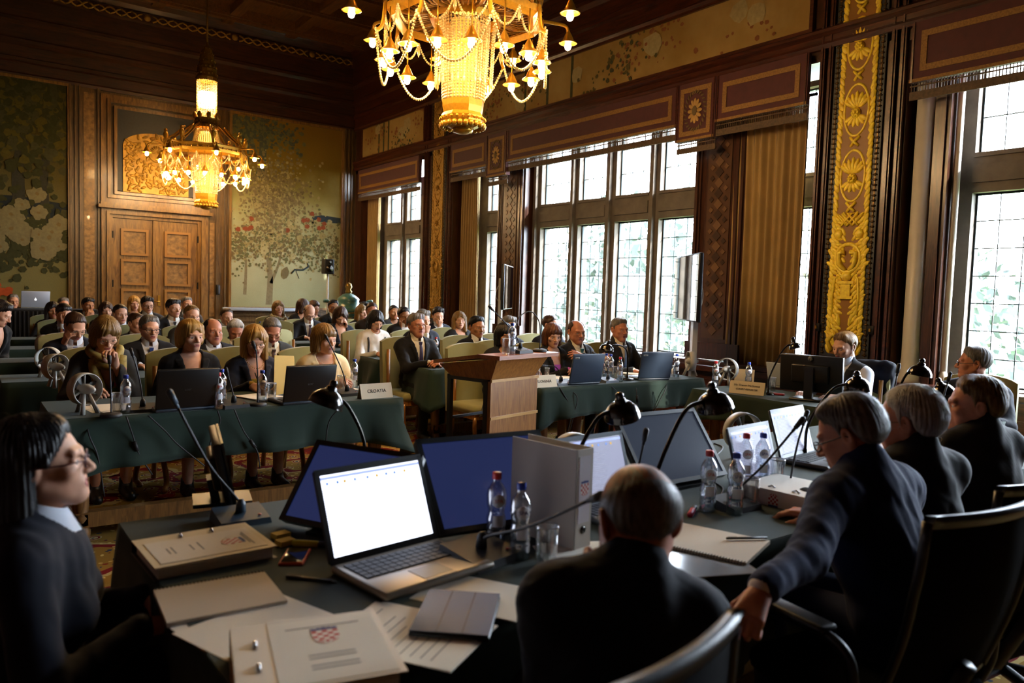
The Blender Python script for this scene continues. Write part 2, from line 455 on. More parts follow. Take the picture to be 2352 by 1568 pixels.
q = MB(); q.rbox((5.2, WB-.1, 1.055), (1.75, .08, .07), .015); q.rbox((5.2, WB-.08, .63), (1.75, .06, .05), .015); structure('trim_4', q, mat('pale_blue_rail', '8f9aa6', .5))

# double door with casing and carved overdoor
DC = 3.13
q = MB()
def frame(mb, x0, x1, z0, z1, w, d, y=WB+.07, mi=0, bottom=True):
    for a in ((x0, x0+w, z0, z1), (x1-w, x1, z0, z1), (x0+w, x1-w, z1-w, z1)) + (((x0+w, x1-w, z0, z0+w),) if bottom else ()):
        mb.box(((a[0]+a[1])/2, y-d/2, (a[2]+a[3])/2), (a[1]-a[0], d, a[3]-a[2]), mi)
frame(q, 2.2, 4.06, 0, 2.9, .08, .13, bottom=False); frame(q, 2.28, 3.98, 0, 2.82, .05, .17, bottom=False); frame(q, 2.33, 3.93, 0, 2.77, .06, .11, bottom=False)
q.box((DC, WB-.06, 2.9), (1.98, .22, .06)); q.box((DC, WB-.03, 2.95), (1.9, .16, .05))
frame(q, 2.2, 4.06, 2.98, 4.92, .1, .1); frame(q, 2.3, 3.96, 3.06, 4.84, .06, .14); frame(q, 2.42, 3.84, 3.14, 4.74, .05, .08)
structure('trim_5', q, W_DOOR)
q = MB()
door = link('door_1', None); door['kind'] = 'structure'
for s in (-1, 1):
    q = MB(); xc = DC+s*.375
    q.box((xc, WB+.02, 1.35), (.745, .06, 2.7)); 
    for (z0, z1) in ((2.03, 2.52), (1.48, 1.96), (.93, 1.41), (.25, .86)):
        frame(q, xc-.235, xc+.235, z0, z1, .045, .05, WB+.0, 1)
        q.box((xc, WB-.002, (z0+z1)/2), (.36, .02, z1-z0-.1), 2)
    if s == 1: q.box((DC, WB-.03, 1.35), (.13, .05, 2.7))
    for z in (.5, 1.5, 2.4): q.box((xc+s*.37, WB-.03, z), (.025, .03, .13), 3)
    q.build('leaf', [W_DOOR, mat('door_moulding', '916730', .3, coat=.2), W_BURL, IRON], door)
q = MB(); q.box((DC+.04, WB-.07, 1.2), (.045, .015, .2)); q.tube([(DC+.04, WB-.08, 1.18), (DC+.04, WB-.12, 1.18), (DC-.06, WB-.12, 1.18)], .01, 8); q.build('door_handle', mat('brass', 'b58a3a', .3, metal=.9), door)

ov = thing('carved_panel', 'gilded carved leaf panel with arched top set above the double door', 'carving', (DC, WB+.0, 3.2))
q = MB(); q.box((0, .03, .76), (1.32, .06, 1.5)); q.build('ground', RELIEF_BG, ov)
q = MB(); r_ = random.Random(3)
out = [(-.57, 0)]+[(.57, 0), (.57, .85)]+[(.57*math.cos(a)*1.0, .85+.27*math.sin(a)) for a in [PI*k/14 for k in range(1, 14)]]+[(-.57, .85)]
q.prism([(x, z) for x, z in out], 0, .03, M=Matrix(((1, 0, 0, 0), (0, 0, -1, 0), (0, 1, 0, 0), (0, 0, 0, 1))))
for i in range(260):
    x = r_.uniform(-.53, .53); z = r_.uniform(.04, .85+.24*math.sqrt(max(0, 1-(x/.57)**2)))
    if (x/.17)**2+((z-.8)/.22)**2 < 1: continue
    a = r_.uniform(0, PI); q.sphere((x, -.03, z), .05, 7, sc=(1.1, .45, .5), rot=(0, a, 0))
q.tube([(.15*math.cos(t), -.05, .8+.2*math.sin(t)) for t in [2*PI*k/24 for k in range(24)]], .016, 6, close=True)
for k in range(9): a = PI*(k-4)/9; q.sphere((.07*math.sin(a), -.04, .76+.09*math.cos(a)), .06, 7, sc=(.35, .4, 1), rot=(0, a, 0))
q.build('leafwork', mat('overdoor_gilding', 'b08428', .45, metal=.25, var=.35, vscale=12), ov)

# murals
def mural_mat(name, stops, seed):
    m, nt, b = _nt(name); L = nt.links
    tc = ND(nt, 'ShaderNodeTexCoord'); sp = ND(nt, 'ShaderNodeSeparateXYZ'); L.new(tc.outputs['Object'], sp.inputs[0])
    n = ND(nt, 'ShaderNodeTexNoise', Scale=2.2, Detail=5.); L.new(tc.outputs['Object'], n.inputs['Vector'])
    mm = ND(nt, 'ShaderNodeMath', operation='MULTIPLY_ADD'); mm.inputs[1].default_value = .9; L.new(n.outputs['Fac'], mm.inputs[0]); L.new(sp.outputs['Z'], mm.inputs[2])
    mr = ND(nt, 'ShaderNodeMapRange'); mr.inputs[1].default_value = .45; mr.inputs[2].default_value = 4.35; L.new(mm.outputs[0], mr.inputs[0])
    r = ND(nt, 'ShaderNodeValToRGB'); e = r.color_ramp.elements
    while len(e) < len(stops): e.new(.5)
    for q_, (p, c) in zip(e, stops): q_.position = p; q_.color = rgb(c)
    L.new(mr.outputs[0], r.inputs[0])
    wv = ND(nt, 'ShaderNodeTexNoise', Scale=90., Detail=2.); L.new(tc.outputs['Object'], wv.inputs['Vector'])
    mx = ND(nt, 'ShaderNodeMixRGB', blend_type='OVERLAY'); mx.inputs[0].default_value = .25; L.new(r.outputs[0], mx.inputs[1]); L.new(wv.outputs['Fac'], mx.inputs[2])
    L.new(mx.outputs[0], b.inputs['Base Color']); b.inputs['Roughness'].default_value = .9; b.inputs['Specular IOR Level'].default_value = .15
    return m
P_ = lambda n, c: mat('paint_'+n, c, .9, spec=.1, var=.12, vscale=20)
_bk = [0]
def blob(mb, x, z, r, mi, rr, n=6, y=-.004, sq=1.):
    _bk[0] = (_bk[0]+1) % 400; y -= 2.5e-5*_bk[0]
    a0 = rr.uniform(0, 6.28); mb.add([(x+r*math.cos(a0+2*PI*k/n)*(.75+.5*rr.random())*sq, y, z+r*math.sin(a0+2*PI*k/n)*(.75+.5*rr.random())) for k in range(n)], [tuple(range(n))], mi, False)
def trunk(mb, pts, w0, w1, mi, y=-.002):
    P = bez([(p[0], 0, p[1]) for p in pts], 8); N = len(P); vs = []
    for i, p in enumerate(P):
        w = w0+(w1-w0)*i/(N-1); t = (P[min(i+1, N-1)]-P[max(i-1, 0)]).normalized(); nn = Vector((-t.z, 0, t.x))
        vs += [p+nn*w+Vector((0, y, 0)), p-nn*w+Vector((0, y, 0))]
    mb.add(vs, [(2*i, 2*i+1, 2*i+3, 2*i+2) for i in range(N-1)], mi, False)
def flower(mb, x, z, r, mi, rr, y=-.006, core=None):
    for k in range(6):
        a = 2*PI*k/6+rr.random(); blob(mb, x+.55*r*math.cos(a), z+.5*r*math.sin(a), .55*r, mi, rr, 7, y)
    if core is not None: blob(mb, x, z, .22*r, core, rr, 6, y-.001)
rr = random.Random(5)
# mural beside the right-hand wall: blossoming tree over pale ground
mu = thing('wall_mural', 'tall wall mural of a blossoming tree on pale and ochre ground, beside the corner', 'mural', (4.53, WB+.04, 1.1))
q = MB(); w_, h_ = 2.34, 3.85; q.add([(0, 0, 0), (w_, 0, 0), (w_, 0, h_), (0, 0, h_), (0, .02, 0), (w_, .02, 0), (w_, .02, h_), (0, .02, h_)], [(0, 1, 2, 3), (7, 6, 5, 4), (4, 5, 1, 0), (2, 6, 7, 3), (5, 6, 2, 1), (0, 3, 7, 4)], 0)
for pts, a, b in ((((.78, .05), (.8, .6), (.76, 1.2), (.82, 1.9), (.7, 2.5)), .07, .025), (((.28, .25), (.3, .8), (.26, 1.5)), .035, .015), (((.82, .5), (1.0, 1.0), (1.08, 1.7)), .035, .012), (((.8, 1.5), (1.05, 2.1), (1.2, 2.6)), .03, .01), (((.76, 1.3), (.5, 1.9), (.42, 2.3)), .025, .01)): trunk(q, pts, a, b, 1)
trunk(q, ((.55, 2.6), (.62, 3.1), (.6, 3.84)), .09, .06, 2); trunk(q, ((.3, 2.9), (.33, 3.84)), .04, .03, 2)
q.add([(1.65, -.002, 1.85), (2.34, -.002, 1.85), (2.34, -.002, 1.97), (1.9, -.002, 2.0), (1.7, -.002, 1.95)], [(0, 1, 2, 3, 4)], 7)
for i in range(1500):
    t = rr.random(); z = rr.gauss(2.3, .42); x = rr.gauss(.85, .38)
    if .02 < x < 2.3 and z < 3.3: blob(q, x, z, rr.uniform(.012, .04), rr.choice((3, 3, 4, 8)), rr, 5, -.003-.004*t)
for i in range(1300):
    x = rr.uniform(.02, 2.3); z = rr.gauss(1.35, .25)-.1*abs(x-1.2); blob(q, x, z, rr.uniform(.012, .035), rr.choice((5, 5, 4, 8)), rr, 5, -.003-.003*rr.random())
for i in range(420):
    x = abs(rr.gauss(.55, .4)); z = rr.gauss(3.55, .2)
    if .02 < x < 1.6 and z < 3.84: blob(q, x, z, rr.uniform(.02, .05), rr.choice((2, 5)), rr, 5, -.004)
for i in range(26): flower(q, rr.uniform(.3, 2.2), rr.gauss(1.65, .22), rr.uniform(.05, .09), rr.choice((4, 9)), rr, -.009, 3)
for i in range(14): flower(q, rr.choice((rr.uniform(1.0, 2.), rr.uniform(.1, .5))), rr.gauss(1.78, .1), .05, 6, rr, -.01)
q.tube([(1.25, -.006, .72), (1.32, -.006, .8), (1.5, -.006, .8), (1.62, -.006, .88), (1.6, -.006, .95)], .018, 5, 7); q.tube([(1.35, -.006, .78), (1.42, -.006, .62)], .006, 4, 7)
blob(q, 1.12, .72, .13, 8, rr, 8, -.005, .6)
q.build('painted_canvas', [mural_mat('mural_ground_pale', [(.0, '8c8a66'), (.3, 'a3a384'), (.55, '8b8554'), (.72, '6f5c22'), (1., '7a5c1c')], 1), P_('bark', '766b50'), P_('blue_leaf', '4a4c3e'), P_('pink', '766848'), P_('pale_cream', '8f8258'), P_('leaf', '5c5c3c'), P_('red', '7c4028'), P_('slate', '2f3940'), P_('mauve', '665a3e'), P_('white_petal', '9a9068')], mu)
q = MB(); M0 = Matrix.Translation((0, -(WB+.04), 0))
frame(q, -.05, w_+.05, -.05, h_+.05, .05, .07, .03); q.build('frame', W_DOOR, mu)
mu2 = thing('wall_mural', 'dim wall mural of dark trees over large white peonies, left of the double door', 'mural', (-.95, WB+.04, 1.1))
mu2['label'] = 'dim wall mural of dark trees over large white peonies, behind the far rows'
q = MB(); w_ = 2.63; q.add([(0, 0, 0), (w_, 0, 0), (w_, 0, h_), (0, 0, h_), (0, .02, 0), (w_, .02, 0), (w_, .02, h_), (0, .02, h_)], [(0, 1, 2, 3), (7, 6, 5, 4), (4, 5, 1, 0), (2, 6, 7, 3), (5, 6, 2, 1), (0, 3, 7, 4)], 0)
q.add([(.1, -.002, 1.55), (w_, -.002, 1.5), (w_, -.002, 1.78), (1.9, -.002, 1.86), (.8, -.002, 1.84), (.1, -.002, 1.7)], [(0, 1, 2, 3, 4, 5)], 4)
for x, w0 in ((1.92, .1), (2.3, .07), (1.2, .1), (.5, .1)): trunk(q, ((x, 1.4), (x-.03, 2.2), (x+.05, 3.0), (x, 3.84)), w0, w0*.8, 1, -.004)
trunk(q, ((1.95, 2.4), (2.2, 2.7), (w_, 2.85)), .03, .015, 1, -.005)
for i in range(1500):
    x = rr.uniform(.02, w_); z = 3.85-abs(rr.gauss(0, .75))
    blob(q, x, min(z, 3.84), rr.uniform(.03, .09), rr.choice((2, 2, 5, 6)), rr, 6, -.006-.003*rr.random())
for i in range(700): blob(q, rr.uniform(.02, w_), rr.gauss(1.15, .3), rr.uniform(.03, .08), 2, rr, 6, -.006)
for i in range(46):
    x = rr.uniform(.1, w_-.1); flower(q, x, rr.gauss(1.3, .28), rr.uniform(.11, .2), 3, rr, -.012-.004*rr.random(), 7)
for i in range(8): flower(q, 1.5+rr.uniform(-.4, .35), .2+rr.uniform(-.1, .12), .09, 8, rr, -.015)
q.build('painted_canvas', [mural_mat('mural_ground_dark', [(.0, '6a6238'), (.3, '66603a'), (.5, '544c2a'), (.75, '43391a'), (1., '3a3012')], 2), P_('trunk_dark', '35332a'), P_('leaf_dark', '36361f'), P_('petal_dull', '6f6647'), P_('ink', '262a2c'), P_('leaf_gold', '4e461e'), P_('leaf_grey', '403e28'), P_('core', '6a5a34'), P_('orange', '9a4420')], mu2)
q = MB(); frame(q, -.05, w_+.05, -.05, h_+.05, .05, .07, .03); q.build('frame', W_DOOR, mu2)

# ---- window wall
q = MB()
BAYS = ((12.62, 15.42), (4.55, 11.63), (.15, 3.65))
q.box((WX+.3, (WR+WB)/2, 5.5), (.6, WB-WR+.6, 2.9)); q.box((WX+.3, (WR+WB)/2, .2), (.6, WB-WR+.6, .4))
for a, b in ((WR-.2, .15), (3.65, 4.55), (11.63, 12.62), (15.42, WB+.3)): q.box((WX+.3, (a+b)/2, 2.3), (.6, b-a, 3.9))
structure('wall_right', q, W_RED)
q = MB()
yprof(q, CORN, WR, WB)
yprof(q, [(0, 4.12), (.05, 4.12), (.07, 4.16), (.05, 4.19), (.05, 4.24), (.1, 4.27), (.1, 4.3), (.03, 4.34), (0, 4.36)], WR, WB)
for a, b in ((WR, .15), (3.65, 4.55), (11.63, 12.62)):       # stiles round the pilasters
    for yy in (a+.04, a+.13, b-.13, b-.04):
        q.box((WX-.02, yy, 2.6), (.05, .05, 5.2)); q.box((WX-.035, yy, 2.6), (.05, .018, 5.2))
for a, b in BAYS:      # sill shelf and panelling under the windows
    q.box((WX+.2, (a+b)/2, .74), (.62, b-a, .06)); q.box((WX+.02, (a+b)/2, .83-.03), (.2, b-a, .05))
    q.box((WX+.02, (a+b)/2, .4), (.06, b-a, .62)); q.box((WX, (a+b)/2, .1), (.1, b-a, .2))
    n = max(2, int((b-a)/.8))
    for k in range(n): q.box((WX-.015, a+(k+.5)*(b-a)/n, .43), (.03, (b-a)/n*.8, .36))
structure('trim_6', q, W_REDH)
# painted frieze above the pelmets
def frieze(y0, y1, label):
    t = thing('painted_frieze', label, 'frieze', (WX-.02, y0, 4.36)); L_ = y1-y0; h = .6; r2 = random.Random(int(y0*10)+50)
    mb = MB(); mb.box((.01, L_/2, h/2), (.02, L_, h), 0)
    sub = MB()
    def put(yv, z, r, mi, n=6, d=-.004):
        a0 = r2.uniform(0, 6.28); _bk[0] = (_bk[0]+1) % 400; d -= 2.5e-5*_bk[0]; sub.add([(d, yv+r*math.cos(a0+2*PI*k/n)*(.7+.6*r2.random()), z+r*math.sin(a0+2*PI*k/n)*(.7+.6*r2.random())) for k in range(n)][::-1], [tuple(range(n))], mi, False)
    for i in range(int(L_*3)):
        cx, cz = r2.uniform(.2, L_-.2), r2.uniform(.1, .5); mi = r2.choice((2, 3, 3, 4))
        for k in range(14): put(cx+r2.gauss(0, .16), min(.58, max(.02, cz+r2.gauss(0, .12))), r2.uniform(.012, .035), mi)
    for i in range(int(L_*1.3)): put(r2.uniform(.2, L_-.2), r2.uniform(.1, .5), r2.uniform(.1, .17), 1, 9, -.002)
    for k in range(3): yv = L_*(.55+.08*k); sub.box((-.002, yv, .3), (.004, .05, .6), 2)
    mb.v += [];  b0 = len(mb.v); mb.v += sub.v; mb.f += [tuple(i+b0 for i in f) for f in sub.f]; mb.m += sub.m; mb.sm += sub.sm
    mb.build('painted_canvas', [mat('frieze_gold', 'a58a52', .85, c2='8a6a2a', vscale=1.2), P_('cream', 'a3946c'), P_('leaf_dark2', '4a4c36'), P_('rust', '84583a'), P_('olive', '5c5634')], t)
    mb = MB()
    for z in (-.02, h+.02): mb.box((-.01, L_/2, z), (.05, L_+.08, .04))
    for yy in (-.02, L_+.02): mb.box((-.01, yy, h/2), (.05, .04, h))
    mb.build('frame', W_REDH, t)
frieze(4.68, 11.55, 'long painted blossom frieze on gold ground above the wide window')
frieze(12.66, 15.35, 'short painted frieze on gold ground in the far corner above the window')

# windows: stone mullions, leaded panes
wn = [0]
def window(lights, y0, y1, ztop=4.0, x=7.65, cols=4, zsill=.80):
    wn[0] += 1; w = link('window_%d' % wn[0], None); w['kind'] = 'structure'
    zt0, zt1 = 2.60, 2.94
    mb = MB(); ed = [y0]+[v for l in sorted(lights) for v in l]+[y1]
    for i in range(0, len(ed), 2):
        a, b = ed[i], ed[i+1]; mb.box((x, (a+b)/2, (zsill+ztop)/2), (.2, b-a, ztop-zsill)); mb.box((x-.13, (a+b)/2, (zsill+ztop)/2), (.08, max(.03, (b-a)*.35), ztop-zsill))
    for a, b in lights:
        mb.box((x, (a+b)/2, (zt0+zt1)/2), (.2, b-a, zt1-zt0)); mb.box((x-.1, (a+b)/2, (zt0+zt1)/2), (.05, b-a, .16)); mb.box((x-.05, (a+b)/2, zt1+.0), (.14, b-a, .04))
        mb.box((x-.05, (a+b)/2, zsill-.0), (.32, b-a, .05)); mb.box((x, (a+b)/2, ztop-.03), (.2, b-a, .06))
    mb.build('window_frame', STONE, w)
    for a, b in lights:
        for z0, z1, nr in ((zsill+.03, zt0, 7), (zt1, ztop-.06, 3)):
            mb = MB(); mb.box((x, (a+b)/2, (z0+z1)/2), (.004, b-a, z1-z0)); mb.build('window_pane', GLASS, w)
            mb = MB(); e = .018
            for yy in (a+e/2, b-e/2): mb.box((x, yy, (z0+z1)/2), (.03, e, z1-z0))
            for zz in (z0+e/2, z1-e/2): mb.box((x, (a+b)/2, zz), (.03, b-a, e))
            nc = max(2, round((b-a)/.19))
            for k in range(1, nc): mb.box((x, a+(b-a)*k/nc, (z0+z1)/2), (.012, .007, z1-z0))
            for k in range(1, nr): mb.box((x, (a+b)/2, z0+(z1-z0)*k/nr), (.012, b-a, .009))
            mb.build('leading', LEAD, w)
    return w
window([(13.40, 13.97), (14.2, 14.83)], 12.62, 15.42, 3.8)
window([(10.5, 11.03)], 10.40, 11.63, 3.95)
WIN_B = [(6.40, 7.02), (7.21, 7.85), (8.05, 8.64), (8.82, 9.54)]
window(WIN_B, 6.25, 9.72, 4.0)
window([(4.70, 5.40)], 4.55, 5.5, 3.95)
window([(2.35, 3.17), (1.35, 2.15), (.35, 1.15)], .15, 3.65, 4.05)
q = MB()      # soffits closing the recesses above the windows
for a, b in BAYS: q.box((WX+.3, (a+b)/2, 4.06), (.62, b-a, .1))
structure('trim_7', q, W_DARK)
# inlaid timber piers of the middle bay
def pier(y0, y1, label):
    t = thing('inlaid_pier', label, 'pilaster', (7.42, (y0+y1)/2, .83))
    mb = MB(); w = y1-y0; mb.box((.08, 0, 1.58), (.3, w, 3.16)); mb.box((-.08, 0, .1), (.06, w*1.04, .2))
    for s in (-1, 1): mb.box((-.085, s*(w/2-.05), 1.6), (.03, .035, 3.12)); mb.box((-.09, s*(w/2-.11), 1.6), (.02, .012, 3.0))
    mb.build('shaft', W_RED, t)
    mb = MB(); iw = w*.4
    mb.box((-.075, 0, 1.65), (.02, iw+.03, 2.8), 2)
    k = 0; z = .35
    while z < 2.95:
        mb.box((-.088, 0, z), (.014, .09, .09), k % 2, rot=(PI/4, 0, 0))
        for s in (-1, 1): mb.box((-.088, s*iw*.33, z+.06), (.012, .05, .05), (k+1) % 2, rot=(PI/4, 0, 0))
        z += .125; k += 1
    mb.build('inlay', [mat('inlay_light', '6a4c30', .35), mat('inlay_dark', '35200f', .35), mat('inlay_mid', '4c301c', .35)], t)
pier(9.70, 10.44, 'inlaid wooden pier between the narrow window and the wide window')
pier(5.50, 6.26, 'inlaid wooden pier beside the pleated gold-brown curtain')
# pale stone shaft of the near bay
t = thing('stone_shaft', 'pale marble column at the edge of the near window', 'column', (7.32, 3.52, 0))
q = MB(); q.lathe([(.12, .8), (.12, .86), (.1, .9), (.1, .95), (.085, .99), (.08, 1.05), (.08, 4.0)], n=16); q.build('shaft', WHITE_STONE, t)
q = MB(); q.box((0, 0, .4), (.28, .26, .8)); q.build('plinth', WHITE_STONE, t)
q = MB(); q.box((7.48, 3.36, 2.4), (.36, .14, 3.3)); q.box((7.3, 3.36, 2.4), (.05, .07, 3.2)); structure('trim_8', q, W_RED)
q = MB(); q.lathe([(.03, .8), (.03, 4.0)], (7.4, 3.25, 0), 10); q.lathe([(.05, .8), (.04, .9), (.03, .95)], (7.4, 3.25, 0), 10); structure('trim_9', q, WHITE_STONE)

# gilded pilasters
def pilaster(yc, label, gm=None):
    t = thing('gilded_pilaster', label, 'pilaster', (WX, yc, 1.02))
    H = 5.0
    mb = MB(); mb.box((-.012, 0, H/2), (.024, .52, H)); mb.build('ground', RELIEF_BG, t)
    for s in (-1, 1):
        mb = MB(); z = .03; mb.box((-.026, s*.225, H/2), (.008, .012, H-.02))
        while z < H: mb.sphere((-.03, s*.225, z), .014, 6, sc=(1, 1.8, .8)); z += .05
        mb.build('bead_moulding', mat('bronze_bead', '5a4526', .35, metal=.8), t)
    mb = MB(); D = -.03
    def leaf(y_, z, L, w, a): mb.sphere((D, y_+math.sin(a)*L/2, z+math.cos(a)*L/2), L/2, 8, sc=(.32, w/L, 1), rot=(-a, 0, 0))
    mb.box((D+.008, 0, H/2), (.02, .31, H-.04), 1)
    for k in range(int(H/.062)):
        for s in (-1, 1): leaf(s*.145, .02+k*.062, .105, .05, s*.38)
    for k in range(70):
        z_ = .06+k*.019
        for s in (-1, 1): a_ = s*(.4+.9*((k*.618) % 1)); leaf(s*(.02+.1*((k*.37) % 1)), z_, .1, .042, a_)
    # vase foot
    for s in (-1, 1):
        for k in range(4): leaf(s*.04, .1+.03*k, .13, .06, s*(.5+.45*k))
        mb.tube([(D, s*.12, .05), (D-.02, s*.16, .15), (D-.02, s*.1, .22), (D, s*.06, .16)], .022, 6)
        leaf(s*.1, .3, .12, .05, s*.5); leaf(s*.05, .3, .14, .05, s*.2)
        mb.tube([(D, s*.13, .42), (D-.01, s*.14, .6), (D-.01, s*.12, .78), (D, s*.08, .8)], .016, 6)
    for k in range(9): leaf((k-4)*.026, .56, -.17, .03, (k-4)*.05)
    mb.box((D, 0, .59), (.05, .16, .03)); mb.box((D, 0, .66), (.045, .1, .12)); mb.box((D, 0, .74), (.05, .17, .03))
    mb.sphere((D-.01, 0, .8), .06, 8, sc=(.5, 1, .8))
    mb.tube([(D, .13*math.cos(a), .98+.14*math.sin(a)) for a in [2*PI*k/18 for k in range(18)]], .022, 6, close=True)
    for s in (-1, 1):
        mb.tube([(D, s*.02, .86), (D-.02, s*.08, .92), (D-.02, s*.09, 1.03), (D-.02, s*.03, 1.04)], .025, 6); leaf(s*.14, .9, .1, .05, s*1.1); leaf(s*.15, 1.0, .1, .05, s*.7); leaf(s*.13, 1.12, .1, .06, s*.9)
        mb.sphere((D-.01, s*.11, 1.22), .05, 8, sc=(.5, 1, 1))
        for k in range(4): mb.tube([(D-.01, s*(-.09+.06*k), 1.3), (D-.012, s*(.02+.06*k), 1.42)] if k < 3 else [(D, -.09, 1.42), (D, .09, 1.42)], .011, 5)
    # repeated oval medallions
    z = 1.5; i = 0
    while z < H-.25:
        hh = .58; c = z+hh/2
        mb.tube([(D, .125*math.cos(a), c+.25*math.sin(a)) for a in [2*PI*k/28 for k in range(28)]], .014, 6, close=True)
        for s in (-1, 1):
            mb.tube([(D, s*-.04, z-.06), (D-.02, 0, z-.02), (D, s*.05, z+.03)], .016, 6)
            for k in range(7): leaf(s*.135, z-.02+k*.08, .1, .045, s*.45)
        for k in range(7): a = (k-3)*.3; leaf(.03*math.sin(a), c+.02, .17-.01*abs(k-3), .05, a)
        for k in range(6): a = PI+(k-2.5)*.42; leaf(.02*math.sin(a), c-.05, .12, .05, a)
        mb.sphere((D-.012, 0, c-.03), .05, 10, sc=(.5, 1, 1.1))
        for k in range(8): a = 2*PI*k/8; mb.sphere((D-.03, .028*math.cos(a), c-.03+.028*math.sin(a)), .016, 6)
        mb.sphere((D-.04, 0, c-.03), .016, 8)
        z += .64; i += 1
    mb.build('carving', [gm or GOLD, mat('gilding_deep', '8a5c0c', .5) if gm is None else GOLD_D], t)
pilaster(4.12, 'bright gilded carved pilaster rising behind the COURT REPORTER table')
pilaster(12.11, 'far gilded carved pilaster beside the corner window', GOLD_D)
for nm, (yy, zz) in (('switch plate to one side', (4.41, 1.3)), ('x', (3.84, 1.3))):
    t = thing('switch_plate', 'small dark switch plate on the panelling, curtain side of the gilded pilaster' if yy > 4 else 'small dark switch plate on the panelling, marble column side of the gilded pilaster', 'switch', (WX-.045, yy, zz))
    q = MB(); q.rbox((0, 0, 0), (.012, .075, .085), .005); q.build('plate', IRON, t)
    q = MB(); q.box((-.01, 0, 0), (.012, .018, .03)); q.build('toggle', mat('brass', 'b58a3a', .3, metal=.9), t)

# pelmets with fringe
PEL = mat('pelmet_velvet', '4a1a1c', .75, sheen=.3, var=.12, vscale=12)
PELB = mat('pelmet_border', '8a6430', .7, var=.3, vscale=60)
FRN = mat('fringe_thread', '54402c', .7, var=.35, vscale=40)
def pelmet(y0, y1, z0, z1, label, med=False, fr=.15):
    t = thing('pelmet', label, 'pelmet', (WX-.09, (y0+y1)/2, z0)); w = y1-y0; h = z1-z0
    mb = MB(); d = .08 if med else .05
    mb.box((0, 0, h/2), (d, w, h), 0)
    for s in (-1, 1): mb.box((-d/2-.004, s*(w/2-.02), h/2), (.012, .014, h), 2)
    mb.build('board', [PEL, PELB, W_REDH], t)
    mb = MB(); e = .09 if not med else .06; bw = .055
    for a in ((-w/2+e, -w/2+e+bw, e, h-e), (w/2-e-bw, w/2-e, e, h-e), (-w/2+e+bw, w/2-e-bw, e, e+bw), (-w/2+e+bw, w/2-e-bw, h-e-bw, h-e)): mb.box((-d/2-.003, (a[0]+a[1])/2, (a[2]+a[3])/2), (.008, a[1]-a[0], a[3]-a[2]))
    mb.box((-d/2-.003, 0, .015), (.012, w, .03)); mb.build('border', PELB, t)
    if med:
        mb = MB(); g = .35
        for k in range(12): a = 2*PI*k/12; mb.sphere((-d/2-.008, .06*math.sin(a), h/2+.1*math.cos(a)), .05, 8, sc=(.2, .5, 1), rot=(-a, 0, 0))
        mb.sphere((-d/2-.012, 0, h/2), .05, 10, sc=(.3, .8, 1.2), mi=1)
        for k in range(26): a = 2*PI*k/26; mb.sphere((-d/2-.006, .15*math.sin(a), h/2+.22*math.cos(a)), .028, 6, sc=(.2, .5, 1), rot=(-a+.6, 0, 0), mi=1)
        mb.build('medallion', [mat('medallion_gold', 'b08a4a', .6), mat('medallion_leaf', '6a5430', .7)], t)
    mb = MB(); n = int(w/.026); r2 = random.Random(int(y0*7))
    mb.box((0, 0, -.03), (.01, w, .012))
    for k in range(n):
        yy = -w/2+(k+.5)*w/n; l = fr*(.6+.4*r2.random()) if k % 2 else fr
        mb.cyl((0, yy, .0), (0, yy+r2.uniform(-.004, .004), -l), .0045, .006, 5)
    mb.box((0, 0, -fr*.78), (.014, w, fr*.5)); mb.build('fringe', FRN, t)
pelmet(12.66, 15.36, 3.58, 4.08, 'red pelmet with short fringe over the far corner window')
pelmet(10.42, 11.58, 3.62, 4.1, 'narrow red pelmet over the curtain by the far gilded pilaster')
pelmet(9.86, 10.42, 3.42, 4.1, 'pelmet drop with gold flower medallion, far end of the wide window', True, .13)
pelmet(6.36, 9.86, 3.62, 4.1, 'long red pelmet with gold border over the wide window')
pelmet(5.78, 6.36, 3.42, 4.1, 'pelmet drop with gold flower medallion, near end of the wide window', True, .13)
pelmet(4.62, 5.78, 3.58, 4.1, 'red pelmet over the pleated gold-brown curtain')
pelmet(.4, 3.58, 3.58, 4.12, 'dark red pelmet with fringe over the near window')
# curtains
CURT = mat('curtain_cloth', '9a7c48', .8, sheen=.25, var=.12, vscale=3, bump=.1, bscale=300)
def curtain(y0, y1, label, x=7.38, z0=.05, z1=3.75, npl=9, m=CURT):
    t = thing('curtain', label, 'curtain', (x, (y0+y1)/2, 0)); w = y1-y0; mb = MB(); r2 = random.Random(int(y0*11)); ph = [r2.uniform(0, 6) for _ in range(4)]
    def f(u, v, s):
        z = z0+(z1-z0)*v; a = u*npl*2*PI+.5*math.sin(3*v+ph[0]); amp = .035*(1-.25*v)
        return (amp*math.sin(a+.6*math.sin(u*5+ph[1]))+.012*math.sin(u*40+ph[2]+v*2)+s*.012, -w/2+w*u*(1+.03*math.sin(v*4+ph[3])), z)
    mb.grid(lambda u, v: f(u, v, -1), npl*10, 14); mb.grid(lambda u, v: f(1-u, v, 1), npl*10, 14)
    mb.build('cloth', m, t)
    mb = MB(); mb.cyl((0, -w/2-.1, z1), (0, w/2+.1, z1), .018); mb.build('rod', IRON, t)
curtain(11.07, 11.56, 'gold-brown pleated curtain beside the far gilded pilaster', npl=7)
curtain(4.79, 5.72, 'gold-brown pleated curtain behind the reporter table', npl=10)
curtain(14.9, 15.38, 'narrow curtain in the far corner behind the blue enamel urn', npl=6, z1=3.6)
